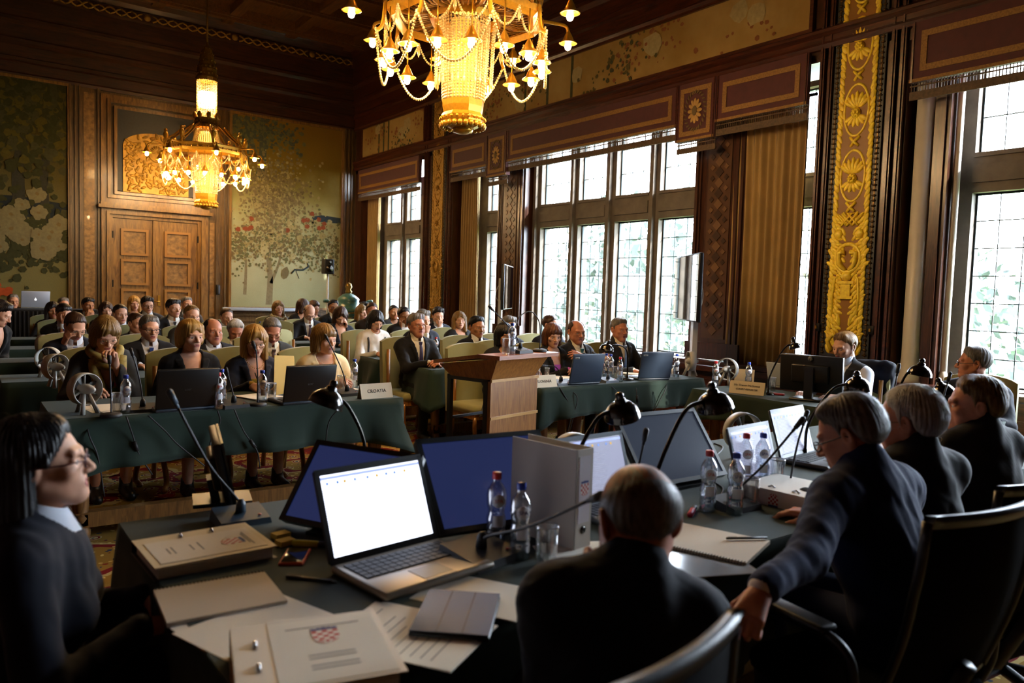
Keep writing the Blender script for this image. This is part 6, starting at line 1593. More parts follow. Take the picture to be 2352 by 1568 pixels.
coaster(Z(1624, 1176, .7521), 'paper coaster under the first red-capped bottle on the bench'); coaster(Z(1686, 1182, .7521), 'paper coaster under the blue-capped bottle beside the upturned glass'); coaster(Z(1730, 1192), 'empty paper coaster beside the flat binder')
tumbler(1722, 1168, TB, 'upturned glass beside the blue-capped bottle and the flat binder'); tumbler(1783, 1117, TB, 'upturned glass on the laptop side of the flat binder')
A = at_z(1788, 1152, .78); binder_flat((A.x+.145, A.y+.02, TB), .12, 'white binder lying flat on the bench before the person in the blue jacket', sheet=False)
highlighter(Z(1588, 1183), .55, 'pink and black highlighter beside the first red-capped bottle', mat('hl_pink', 'c01a4a', .4))
highlighter(Z(1826, 1116), .3, 'red marker beside the flat white binder', mat('marker_red', 'b8141c', .4))
notebook((1560, 1200), (1782, 1245), (1700, 1290), 'cream spiral notebook on the bench beside the spiral-bound sleeve', spiral_far=False, m=mat('notebook_cream', 'cdbfa8', .75))
t = thing('ballpoint_pen', 'thin dark pen lying on the cream spiral notebook', 'pen', Z(1715, 1238, .766), -.5); q = MB(); q.cyl((-.07, 0, .004), (.07, 0, .004), .004); q.build('barrel', BLK, t); q = MB(); q.box((-.05, 0, .009), (.03, .002, .002)); q.build('clip', CHROME, t)
t = thing('plastic_sleeve', 'glossy clear plastic sleeve with a document under the cream notebook', 'plastic sleeve', Z(1560, 1290), -.4); q = MB(); q.box((0, 0, .002), (.4, .26, .003)); q.build('sheet', mat('glossy_sleeve', '8a949c', .12, spec=1.), t)
A = at_z(1330, 1290, TB); papers((A.x, A.y, TB), -.3, 'white sheets under the hand near the standing binder', n=3)
# near side: tablet, folder, big binder
A = at_z(1050, 1408, .765); t = thing('tablet_folio', 'blue-grey tablet in a ribbed folio cover', 'tablet', (A.x, A.y, TB), -.72); q = MB(); q.rbox((0, 0, .009), (.19, .25, .016), .012); q.build('tablet_body', BLK, t); q = MB(); q.rbox((0, 0, .0185), (.186, .246, .003), .01); 
for x in (-.03, .03): q.box((x, 0, .0202), (.003, .24, .001), 1)
q.build('folio_cover', [mat('folio_blue', '4a566e', .6), mat('folio_seam', '232a38', .6)], t)
A = at_z(945, 1455, TB); papers((A.x, A.y, TB), .55, 'open document with shiny ring clips in front of the bright laptop', w=.25, l=.32, n=3, lines=10, seed=9, spread=.01)
A = at_z(1105, 1368, TB); papers((A.x, A.y, TB), .5, 'white sheets beside the ribbed tablet folio', n=2, seed=10)
A, B, C_ = at_z(545, 1445, .815), at_z(790, 1412, .815), at_z(920, 1545, .815)
rz_ = math.atan2(B.y-A.y, B.x-A.x); c = (A+C_)/2
binder_flat((c.x+.0, c.y+.0, TB), rz_, 'large white binder with a chequered shield at the near corner of the bench', w=.31, l=.3, h=.065)
# lamps and microphones on the bench
def lamp_to(base, tip, d, label, up=.3, aim=(0, 0, -1)):
    b = Vector(base); T_ = at_d(*tip, d)-b; desk_lamp(base, [(0, 0, .03), (T_.x*.05, T_.y*.05, up*.6), (T_.x*.45, T_.y*.45, max(up, T_.z*.95)), (T_.x*.75, T_.y*.75, T_.z*1.06), tuple(T_+Vector((0, 0, .02)))], aim, label)
lamp_to(tuple(at_d(838, 1140, 2.95).xy)+(TB,), (752, 930), 2.85, 'black dome desk lamp behind the tilted monitor, before the CROATIA table', .34, (-.35, .1, -1))
lamp_to(tuple(at_d(1305, 1150, 2.7).xy)+(TB,), (1428, 958), 2.75, 'black dome desk lamp bending over the laptop past the standing binder', .3, (.35, .1, -1))
lamp_to(tuple(at_d(1495, 1150, 2.6).xy)+(TB,), (1640, 938), 2.7, 'black dome desk lamp crossing in front of the grey-blue monitor', .3, (.3, .0, -1))
lamp_to(tuple(at_d(1850, 1010, 3.9).xy)+(TB,), (1968, 893), 3.9, 'black dome desk lamp above the person in the blue jacket', .3, (.3, .1, -1))
lamp_to(tuple(at_d(2040, 960, 4.3).xy)+(TB,), (2112, 862), 4.3, 'black dome desk lamp before the marble column', .3, (-.1, .1, -1))
lamp_to(tuple(at_d(2210, 960, 4.4).xy)+(TB,), (2163, 905), 4.4, 'black dome desk lamp beside the person in profile at the bench', .25, (.2, -.3, -1))
b_ = tuple(at_d(553, 1170, 2.55).xy)+(TB,); mic(b_, 0, 'long slate-blue gooseneck microphone leaning over the bench corner', neck_to(b_, (408, 935), 2.45, .0), m=mat('mic_slate', '34424e', .4), tip=.012)
b_ = tuple(at_d(1448, 1120, 2.9).xy)+(TB,); mic(b_, 0, 'black microphone rising before the grey-blue monitor', neck_to(b_, (1478, 1018), 2.8, .0))
b_ = tuple(at_d(1690, 1110, 2.9).xy)+(TB,); mic(b_, 0, 'slim microphone reaching toward the face of the person in the blue jacket', neck_to(b_, (1822, 988), 2.8, .02))
b_ = tuple(at_d(1818, 1055, 3.15).xy)+(TB,); mic(b_, 0, 'curved microphone on a round foot on the laptop before the person in the blue jacket', neck_to(b_, (1845, 975), 3.15, .06), wedge='disc')
b_ = tuple(at_d(2030, 960, 4.0).xy)+(TB,); mic(b_, 0, 'upright microphone in front of the marble column', neck_to(b_, (2060, 862), 4.0, .0))
b_ = tuple(at_d(2135, 960, 4.1).xy)+(TB,); mic(b_, 0, 'upright microphone beside the charcoal suit in profile', neck_to(b_, (2176, 880), 4.1, .0))
# cables on the bench far edge
for i, (pts, l) in enumerate((([(1640, 1020), (1660, 1030), (1640, 1050), (1600, 1060)], 'loose black cable behind the grey-blue monitor'), ([(1010, 1245), (1040, 1260), (1060, 1250), (1085, 1262)], 'black cable beside the wedge microphone base'), ([(1640, 1110), (1660, 1125), (1650, 1145), (1630, 1150)], 'looped black cable beside the bench bottles'))): cable([Vector(Z(*p))+Vector((0, 0, .006)) for p in pts], l, .004)

# ---- things on the floor and along the walls
t = thing('power_strip', 'black floor power strip with round sockets before the front table', 'power strip', (1.18, 4.3, 0), .15); q = MB(); q.rbox((0, 0, .03), (.75, .12, .06), .01); q.build('case', BLKM, t)
for k in range(5): q = MB(); q.lathe([(.045, 0), (.045, .012), (.035, .014), (.03, .006), (0, .006)], (-.28+.13*k, 0, .058), 16); q.build('socket', mat('socket_brass', '8a6a34', .4, metal=.5), t)
for i, (pts, l) in enumerate((([(.7, 4.6, .01), (1.0, 4.4, .02), (1.5, 4.5, .01), (2.0, 4.25, .01), (2.5, 4.4, .01)], 'black cable snaking over the carpet by the power strip'), ([(.9, 4.1, .01), (1.3, 3.95, .02), (1.9, 4.05, .01), (2.3, 3.8, .01)], 'black cable on the carpet under the bench edge'), ([(3.3, 6.3, .01), (3.6, 6.0, .01), (3.8, 5.6, .01), (3.9, 5.2, .01)], 'black cable over the carpet beside the lectern'))): cable(pts, l, .006)
# loudspeaker on a pole, enamel urn, thermostat, screens
P0 = at_d(753, 612, 14.4); t = thing('loudspeaker', 'small black loudspeaker on a white pole by the far mural', 'loudspeaker', (P0.x, P0.y, 0)); q = MB(); q.rbox((0, 0, P0.z), (.19, .18, .28), .015); b = q.build('cabinet', BLKM, t)
q = MB(); q.lathe([(.0, -.01), (.06, 0), (.07, .004)], (0, -.092, P0.z-.04), 16, rot=(PI/2, 0, 0)); q.lathe([(.0, .0), (.03, .004)], (0, -.092, P0.z+.08), 12, rot=(PI/2, 0, 0)); q.build('driver', GMET, b)
q = MB(); q.cyl((0, 0, .05), (0, 0, P0.z-.14), .016); q.build('pole', mat('pole_white', 'b8b8b4', .4), t); q = MB()
for k in range(3): a = 2*PI*k/3; q.cyl((0, 0, .35), (.3*math.cos(a), .3*math.sin(a), .01), .012)
q.build('tripod', BLKM, t)
P0 = at_d(800, 700, 14.6); t = thing('enamel_urn', 'large blue enamel lidded urn with brass bands in the far corner', 'urn', (P0.x, P0.y, 0)); EN = mat('enamel_blue', '2f6a7a', .3, c2='5a7a5a', vscale=18, coat=.4); BRS = mat('urn_brass', '8a7030', .35, metal=.7)
q = MB(); q.lathe([(.0, .62), (.16, .64), (.24, .75), (.27, .9), (.27, 1.0), (.3, 1.05), (.3, 1.08)], n=24); q.build('body', EN, t)
q = MB()
for z, r in ((.78, .25), (.98, .275), (1.08, .305)): q.lathe([(r, z-.012), (r+.012, z), (r, z+.012)], n=24, caps=False)
q.build('band', BRS, t)
q = MB(); q.lathe([(.29, 1.09), (.28, 1.16), (.22, 1.2), (.2, 1.3), (.21, 1.34), (.12, 1.42), (.05, 1.45)], n=24); l_ = q.build('lid', EN, t); q = MB(); q.lathe([(.05, 1.44), (.07, 1.48), (.04, 1.52), (.07, 1.57), (.05, 1.63), (.0, 1.66)], n=14); q.build('finial', BRS, l_)
for s in (-1, 1): q = MB(); q.tube(bez([(s*.27, 0, .95), (s*.34, 0, 1.05), (s*.36, 0, 1.2), (s*.4, 0, 1.28), (s*.5, 0, 1.3)], 6), .035, 8); q.build('handle', EN, t)
for k in range(3): a = 2*PI*k/3; q = MB(); q.tube(bez([(.15*math.cos(a), .15*math.sin(a), .68), (.28*math.cos(a), .28*math.sin(a), .45), (.24*math.cos(a), .24*math.sin(a), .2), (.3*math.cos(a), .3*math.sin(a), .02)], 5), .035, 8); q.build('foot', BRS, t)
P0 = at_y(500, 665, WB-.03); t = thing('wall_thermostat', 'dark wall-mounted handset unit beside the double door', 'thermostat', (P0.x, WB-.04, P0.z)); q = MB(); q.rbox((0, 0, 0), (.07, .05, .2), .012); q.build('case', BLKM, t); q = MB(); q.rbox((.01, -.03, 0), (.04, .025, .16), .01); q.build('handset', GRYP, t)
def tv(p_near, p_far, zb, h, label, shine):
    A, B = Vector((*p_near, 0)), Vector((*p_far, 0)); d = B-A; t = thing('television', label, 'television', ((A+B)/2).to_tuple(), math.atan2(d.y, d.x)); w = d.length
    q = MB(); q.rbox((0, .02, zb+h/2), (w, h, .045), .01, rot=(PI/2, 0, 0)); q.rbox((0, .055, zb+h/2), (w*.6, h*.6, .04), .01, rot=(PI/2, 0, 0)); q.build('housing', BLK, t)
    q = MB(); q.box((0, -.0035, zb+h/2), (w-.03, .002, h-.03)); q.build('screen', mat('tv_screen', '050608', .03, spec=1., coat=1.), t)
    q = MB(); q.box((0, .11, (zb+h*.7)/2), (.11, .05, zb+h*.7)); q.rbox((0, .12, .015), (.6, .5, .03), .03); q.build('stand', mat('stand_white', 'b4b2ac', .4), t)
    q = MB(); q.tube(bez([(0, .08, zb+h*.6), (.05, .16, zb+h*.5), (.0, .18, zb+h*.3), (.03, .14, zb+.1)], 6), .006, 6); q.build('lead', SILV, t)
A, B = at_d(1604, 660, 7.35), at_d(1549, 660, 8.4); tv((B.x, B.y), (A.x, A.y), 1.32, .68, 'television on a pale stand reflecting the window, end of the SLOVENIA table', True)
A, B = at_d(1158, 650, 10.2), at_d(1178, 650, 11.2); tv((A.x, A.y), (B.x, B.y), 1.32, .62, 'television seen from behind by the narrow window', False)
# draped console with a laptop, far back
q = thing('draped_console', 'high console draped in black at the far end of the room', 'console', (1.1, 14.35, 0)); mb = MB(); mb.rbox((0, 0, .53), (1.75, .55, 1.06), .03)
for k in range(30): mb.tube([(-.85+.0586*k, -.28, 1.03), (-.85+.0586*k, -.285, .02)], .014, 6)
mb.build('drape', CL['black'], q)
P0 = at_y(81, 698, 14.3); laptop((P0.x, 14.3, 1.062), PI+.12, 'silver laptop with a glowing white fruit mark on its lid, on the black console', w=.4, d=.26, tilt=100, lid=mat('alu', 'b4bac4', .4, metal=.15), deck=SILV, logo='fruit')
# bottles and microphones on the rows behind
for x, y, l in ((597, 752, 'small blue-capped bottle on a far table beside the patterned scarf'), (655, 763, 'blue-capped bottle on a far table before the patterned scarf'), (798, 777, 'blue-capped bottle before the person reading with hand on cheek'), (1001, 800, 'bottle on the table beside the person with clasped hands')):
    p = at_y(x, y, {597: 11.75, 655: 11.7, 798: 9.25, 1001: 7.95}[x]); bottle(0, 0, TB, l, 'red' if x == 1001 else 'blue', pos=p)
# ================================================================ the people in the room
AUD = 'people seated in the rows'
def scarf(mt, wide=.075, flow=False):
    def ex(t, MT, MH, T, sl):
        mb = MB(); mb.M = MT
        for k, (r, z) in enumerate(((.085, .0), (.1, -.03), (.092, .025))): mb.tube([(r*math.cos(a)*1.1, .01+r*math.sin(a)-.03*max(0, -math.sin(a)), T+z+.01*math.sin(3*a+k)-.03*max(0, -math.sin(a))) for a in [2*PI*j/18 for j in range(18)]], .03, 8, close=True)
        mb.tube(bez([(.1, -.06, T-.0), (.09, -.125, T-.1), (.06, -.14, T-.25), (.02, -.14, T-.36)], 5), .04, 8); mb.tube(bez([(-.08, -.06, T-.02), (-.07, -.125, T-.12), (-.02, -.15, T-.24)], 5), .038, 8)
        mb.build('scarf', mt, t)
        if flow:
            mb = MB(); mb.M = MT; r2 = random.Random(4)
            for k in range(7): p = (.1-.012*k, -.16-.003*k, T-.06-.04*k); mb.sphere(p, .024, 8, sc=(1, .35, .8), mi=k % 3, rot=(.3, .5, 0))
            mb.build('scarf_flowers', [mat('flower_pink', 'b0325a', .7), mat('flower_green', '6a8a3a', .7), mat('flower_gold', 'b8862a', .7)], t)
    return ex
SCF = mat('scarf_gold', '8e7a3a', .8, var=.4, vscale=25); SCF2 = mat('scarf_cream', 'a89a70', .8, var=.5, vscale=45, c2='4a4a40')
def brooch(t, MT, MH, T, sl):
    mb = MB(); mb.M = MT
    for a in (.3, 1.2, 2.2, 3.3, 4.4): mb.cyl((.1, -.137, T-.17), (.1+.035*math.cos(a), -.137, T-.17+.03*math.sin(a)), .0035, .001, 6)
    mb.build('brooch', CHROME, t)
def headset(t, MT, MH, T, sl):
    mb = MB(); mb.M = MH; mb.tube([(.092*math.cos(a), .01, .01+.122*math.sin(a)) for a in [PI*k/12 for k in range(13)]], .007, 6)
    for s in (-1, 1): mb.lathe([(.03, -.01), (.032, .0), (.03, .012)], (s*.09, .01, -.005), 14, rot=(0, PI/2, 0))
    mb.build('headphones', mat('headset_dark', '17181c', .3), t)
def harness(t, MT, MH, T, sl):
    mb = MB(); mb.M = MT
    for s in (-1, 1): mb.tube(bez([(s*.1, .02, T-.0), (s*.115, -.1, T-.07), (s*.12, -.135, T-.2), (s*.1, -.135, T-.36)], 6), .013, 6)
    mb.build('straps', BLKM, t); headset(t, MT, MH, T, sl)
def pen_in(side):
    def ex(t, MT, MH, T, sl):
        W = MT @ sl[1][2]; mb = MB(); mb.cyl(W+Vector((.05, -.1, -.03)), W+Vector((.02, -.04, .1)), .005); mb.build('pen', BLK, t)
    return ex
def chain(*fs):
    def ex(*a):
        for f in fs: f(*a)
    return ex
def seat(label, crown, clabel=None, **kw):
    t, org, T = person(label, crown, group=kw.pop('group', AUD), **kw)
    if clabel is not None: chair(org.x, org.y+.02, kw.get('yaw', 0)*PI/180, clabel)
    return t
OC = 'olive chair of the '
# front row, delegation with the CROATIA plate
seat('person in a flowered gold scarf and grey jacket, head bowed, writing beside the ring fan', (247, 734, 5.5), OC+'person in the flowered scarf', hv=15, pitch=32, lean=16, sex='f', hair='bob', hc='dblond', jacket='grey', shirt=None, glasses='wire', arms='write', res=.009, extra=chain(scarf(SCF, flow=True), pen_in(0)), hands=(((.05, -.3, .93), (-.3, -.2, .9), (-.5, -.7, 0), 'grip'), None))
seat('person in a black jacket with a dragonfly brooch, behind the first black laptop', (437, 737, 5.78), OC+'person with the dragonfly brooch', hv=28, pitch=2, lean=4, sex='f', hair='puffy', hc='blond', jacket='black', shirt=None, arms='lap', res=.009, extra=brooch)
seat('person in a dark jacket and gold chain, pen in hand, between the two black laptops', (586, 750, 6.0), OC+'person with the gold chain', hv=12, pitch=14, lean=12, sex='f', hair='long', hc='blond', jacket='navy', shirt='yellow', glasses='wire', arms='write', res=.009, pearl='gold', extra=pen_in(0))
seat('person in a cream jacket with a pearl necklace, behind the second black laptop', (746, 747, 6.22), OC+'person in the cream jacket', hv=38, pitch=6, lean=10, sex='f', hair='fringe', hc='dblond', skin='pale', jacket='cream', shirt=None, arms='clasp', res=.009, pearl='pearl')
# second row behind
seat('person in a dark suit with head propped on one hand, behind the flowered scarf', (179, 723, 6.95), OC+'person with head propped on one hand', hv=25, pitch=34, lean=18, hair='receding', hc='brown', glasses='wire', jacket='navy', shirt='shirt', tie='blue', arms='cheekR', res=.011)
seat('person in dark glasses and a blue tie, second row, between flowered scarf and brooch', (344, 725, 7.2), OC+'second-row person with blue tie', hv=18, pitch=8, lean=8, hair='short', hc='grey', glasses='dark', jacket='char', shirt='shirt', tie='blue', arms='table', res=.011)
seat('person in a dark suit and burgundy tie, second row, just past the dragonfly brooch', (489, 732, 7.45), OC+'person with the burgundy tie', hv=22, pitch=4, lean=6, head='o', hair='baldfront', hc='dark', skin='ruddy', jacket='char', shirt='shirt', tie='burg', arms='table', res=.011, wide=1.08)
seat('person in a grey jacket with brown tie, head lowered, behind the gold chain wearer', (627, 734, 7.5), OC+'person with the brown tie', hv=10, pitch=32, lean=14, head='o', hair='receding', hc='grey', skin='ruddy', glasses='wire', jacket='grey', shirt='shirtw', tie='brown', arms='table', res=.011)
# third and fourth rows
seat('person in a black jacket with lowered head, third row, between burgundy and brown ties', (543, 737, 8.95), OC+'third-row person with lowered head', hv=8, pitch=30, lean=10, head='o', hair='swept', hc='white', skin='ruddy', jacket='black', shirt='shirtw', tie='dark', arms='table', res=.012, hres=.004)
seat('person in a black suit and navy tie glancing aside, just behind the blue tie wearer', (313, 719, 8.75), OC+'third-row person glancing aside', hv=38, pitch=4, hair='crop', hc='brown', jacket='black', shirt='white', tie='navy', res=.012, hres=.004)
seat('person in a grey suit and thin glasses, third row, directly behind the dragonfly brooch', (441, 702, 9.0), OC+'third-row person in thin glasses', hv=20, pitch=8, head='o', hair='receding', hc='sand', glasses='wire', jacket='grey', shirt='shirt', tie='navy', res=.012, hres=.004)
seat('person in a dark suit and purple tie covering the eyes with one hand', (150, 700, 9.45), OC+'person covering the eyes', hv=25, pitch=24, hair='short', hc='dark', jacket='black', shirt='shirt', tie='purple', arms='browR', res=.013, hres=.0045)
seat('person in a navy suit and blue tie, fourth row, eyes lowered, past the covered face', (277, 700, 9.95), OC+'fourth-row person in navy suit', hv=20, pitch=8, hair='receding', hc='dark', jacket='navy', shirt='shirt', tie='blue', res=.013, hres=.0045)
seat('person in a charcoal suit and dark tie looking sideways, below the door handles', (398, 688, 10.3), OC+'person looking sideways below the door handles', hv=30, pitch=2, hair='thick', hc='dark', jacket='char', shirt='white', tie='dark', res=.013, hres=.0045)
seat('person in a white shirt resting fingers on the chin, before the wall mural edge', (521, 709, 10.7), OC+'person with fingers at the chin', hv=20, pitch=6, hair='receding', hc='brown', jacket='white', shirt='white', arms='mouthR', res=.013, hres=.0045)
# far rows by the door
seat('person in a brown top in the far rows, between joined hands and the navy suit', (244, 695, 11.2), OC+'person in the brown top past joined hands', hv=10, pitch=4, sex='f', hair='long', hc='brown', jacket='brown', shirt=None, res=.014, hres=.005)
seat('person in dark-framed glasses and charcoal jacket, far row, in front of the double door', (339, 682, 11.5), OC+'far-row person in framed glasses', hv=15, pitch=10, hair='thick', hc='dark', glasses='dark', jacket='char', shirt='shirt', res=.014, hres=.005)
seat('person in a black top looking on, far rows, beside the covered face', (121, 695, 10.75), OC+'far person beside the covered face', hv=10, pitch=2, sex='f', hair='long', hc='dark', skin='tan', jacket='black', shirt=None, res=.014, hres=.005)
seat('person in a black jacket with both hands joined at the chin, far row', (204, 685, 12.35), OC+'far person with joined hands', hv=25, pitch=2, roll=8, hair='thick', hc='black', skin='tan', jacket='black', shirt='shirt', arms='chinboth', res=.014, hres=.005)
seat('person in a brown top with tilted head, far row, against the double door leaf', (308, 681, 12.8), OC+'person against the double door leaf', hv=12, pitch=6, sex='f', hair='long', hc='blond', jacket='brown', shirt=None, res=.014, hres=.005)
seat('person in a grey jacket and navy tie, half seen behind the sideways-looking charcoal suit', (429, 682, 12.8), OC+'grey-jacketed person by the double door', hv=22, pitch=4, head='o', hair='short', hc='grey', jacket='grey', shirt='shirt', tie='navy', res=.014, hres=.005)
seat('person in black half hidden behind the black draped console', (146, 683.5, 13.2), None, hv=15, pitch=6, hair='short', hc='grey', jacket='black', shirt='white', res=.014, hres=.005)
seat('person in dark glasses and black clothes beside the silver laptop on the console', (30, 676, 12.95), None, hv=10, pitch=2, hair='short', hc='grey', glasses='dark', jacket='black', shirt=None, res=.014, hres=.005)
seat('person in black bending forward at the edge of the room, beside the aisle fans', (12, 694, 7.7), OC+'person in black bending by the aisle fans', hv=70, yaw=50, pitch=30, lean=26, hair='thick', hc='dark', jacket='black', shirt=None, arms='lap', res=.013, hres=.0045)
# right block
seat('person in a white blouse with dark straps and headphones, writing', (867, 716, 9.15), OC+'person in the white blouse', hv=28, pitch=26, lean=12, sex='f', hair='bobside', hc='dark', jacket='white', style='collar', shirt=None, arms='write', res=.011, hres=.004, extra=harness)
seat('person in a black suit and purple tie, hands clasped on the small green table end', (955, 721.6, 8.15), OC+'person with purple tie and clasped hands', hv=30, pitch=-2, lean=4, head='o', hair='thick', hc='grey', skin='ruddy', glasses='wire', jacket='black', shirt='shirtw', tie='purple', arms='clasp', res=.010)
seat('person in a navy jacket and red tie, seated behind the lectern bottle', (1096, 727, 8.7), OC+'person with the red tie', hv=32, pitch=6, lean=8, hair='short', hc='black', skin='tan', jacket='navy', shirt='white', tie='red', arms='table', res=.010)
seat('person in round glasses and black jacket, face showing beside the lectern microphone base', (1160, 744, 7.65), None, hv=26, pitch=6, lean=12, sex='f', hair='fringe', hc='black', skin='tan', glasses='wire', jacket='black', shirt=None, arms='table', res=.010)
seat('person in a black jacket, pink top and pearls, hands clasped, at the SLOVENIA plate', (1271, 745.5, 7.75), OC+'person in the pink top and pearls', hv=22, pitch=10, lean=10, sex='f', hair='fringe', hc='auburn', jacket='black', shirt='pink', arms='clasp', res=.010, pearl='pearl')
seat('person in a charcoal suit and teal tie with folded arms, behind the grey laptop', (1325, 736, 8.0), OC+'person with folded arms', hv=30, pitch=6, lean=4, head='o', hair='baldfront', hc='brown', skin='ruddy', glasses='wire', jacket='char', shirt='shirtw', tie='teal', arms='cross', res=.010)
seat('person in a charcoal suit and pale blue tie, upright before the wide window', (1423, 731, 8.2), OC+'person with the pale blue tie', hv=38, pitch=4, lean=4, head='o', hair='short', hc='grey', skin='ruddy', jacket='char', shirt='shirtw', tie='lblue', arms='table', res=.010)
seat('person in a navy jacket half hidden behind the pink top and pearls', (1265, 725, 9.6), OC+'half hidden person before the wide window', hv=60, pitch=6, hair='short', hc='brown', jacket='navy', shirt='white', res=.013, hres=.0045)
seat('person in a navy jacket hidden behind the round glasses at the lectern', (1170, 728, 9.25), OC+'person hidden behind the round glasses', hv=30, pitch=8, hair='thick', hc='grey', jacket='navy', shirt='white', res=.013, hres=.0045)
seat('person in a navy jacket, hand at mouth, half hidden behind the clasped hands', (972, 713, 9.55), OC+'half hidden person with hand at mouth', hv=30, pitch=8, hair='thick', hc='grey', jacket='navy', shirt='white', arms='mouthR', res=.013, hres=.0045)
seat('person in a dark grey jacket over a white top, before the far pleated curtain', (1055, 717, 10.55), OC+'person before the far pleated curtain', hv=12, pitch=0, sex='f', hair='long', hc='dblond', jacket='dgrey', shirt='white', arms='table', res=.013, hres=.0045)
seat('person in a navy jacket resting a fist on the mouth, below the far gilded pilaster', (1007, 707, 11.4), OC+'person with a fist at the mouth', hv=16, pitch=10, hair='thick', hc='dark', jacket='navy', shirt='shirt', arms='mouthR', res=.013, hres=.0045)
seat('person in a dark grey jacket leaning a cheek on one hand, before the corner window', (926, 706, 10.95), OC+'person leaning a cheek on one hand', hv=20, pitch=12, roll=-10, hair='short', hc='dark', skin='tan', jacket='dgrey', shirt='white', arms='cheekR', res=.013, hres=.0045)
seat('person in a navy top reading with a hand on the cheek, by the chair aisle', (784, 709, 10.35), OC+'person in navy reading hand on cheek', hv=12, pitch=34, sex='f', hair='long', hc='brown', jacket='navy', shirt=None, arms='cheekL', res=.013, hres=.0045)
seat('person in a charcoal suit bent over reading, hands on the table, near the loudspeaker', (714, 702.5, 11.6), OC+'bent reader near the loudspeaker', hv=20, pitch=38, lean=18, hair='bald', hc='brown', glasses='dark', jacket='char', shirt='white', tie='burg', res=.013, hres=.0045)
seat('person in a patterned cream scarf and black top, far row, before the pale rail', (639, 692, 12.6), OC+'person in the patterned scarf', hv=14, pitch=2, sex='f', hair='bob', hc='dblond', jacket='black', shirt=None, res=.013, hres=.0045, extra=scarf(SCF2))
seat('person in black turned away, far row, beside the patterned scarf', (698, 688, 12.65), OC+'far-row person turned away', hv=125, pitch=14, sex='f', hair='bobside', hc='brown', jacket='black', shirt='white', res=.014, hres=.005)
seat('person in black mostly hidden behind the bent reader, far row', (722, 694, 13.9), None, hv=40, pitch=8, sex='f', hair='curly', hc='brown', jacket='black', shirt=None, res=.014, hres=.005)
seat('person in dark glasses, black suit and dark tie, beside the blue enamel urn', (766, 689, 12.9), OC+'person beside the enamel urn', hv=12, pitch=4, hair='short', hc='black', skin='tan', glasses='dark', jacket='black', shirt='white', tie='dark', res=.013, hres=.0045)
seat('person in black sitting in front of the urn, beside hands held at a mouth', (831, 702, 12.4), OC+'person before the urn', hv=35, pitch=4, sex='f', hair='long', hc='dblond', jacket='black', shirt=None, res=.014, hres=.005)
seat('person in a brown jacket and dark glasses with a hand at the mouth, corner curtain', (855, 696, 11.3), OC+'brown-jacketed person by the corner curtain', hv=12, pitch=12, hair='receding', hc='brown', skin='ruddy', glasses='dark', jacket='brown', shirt='shirt', arms='mouthR', res=.013, hres=.0045)
seat('person in an open dark grey jacket seated against the corner window stones', (905, 701, 12.9), OC+'person against the corner window', hv=18, pitch=2, hair='crop', hc='dark', skin='tan', jacket='dgrey', shirt=None, res=.014, hres=.005)
seat('person in black hidden between the urn and the corner curtain', (838, 695, 13.9), None, hv=40, pitch=10, hair='thick', hc='black', jacket='black', shirt=None, res=.014, hres=.005)
# the court reporter
def earbuds(t, MT, MH, T, sl):
    mb = MB(); 
    for s in (-1, 1): mb.tube(bez([MH @ Vector((s*.08, .0, -.01)), MH @ Vector((s*.075, -.02, -.08)), MH @ Vector((s*.03, -.07, -.16))], 6), .0018, 5)
    mb.build('earphone_lead', mat('white_lead', 'd0d0d0', .5), t)
t, org, T = person('person in a dark waistcoat with earphones at the COURT REPORTER plate, eyes lowered', (1938, 764, 6.5), hv=-40, yaw=-90, pitch=16, lean=6, hair='short', hc='sand', jacket='dgrey', style='vest', shirt='shirt', tie='navy', arms='table', res=.009, extra=earbuds)
REP = org
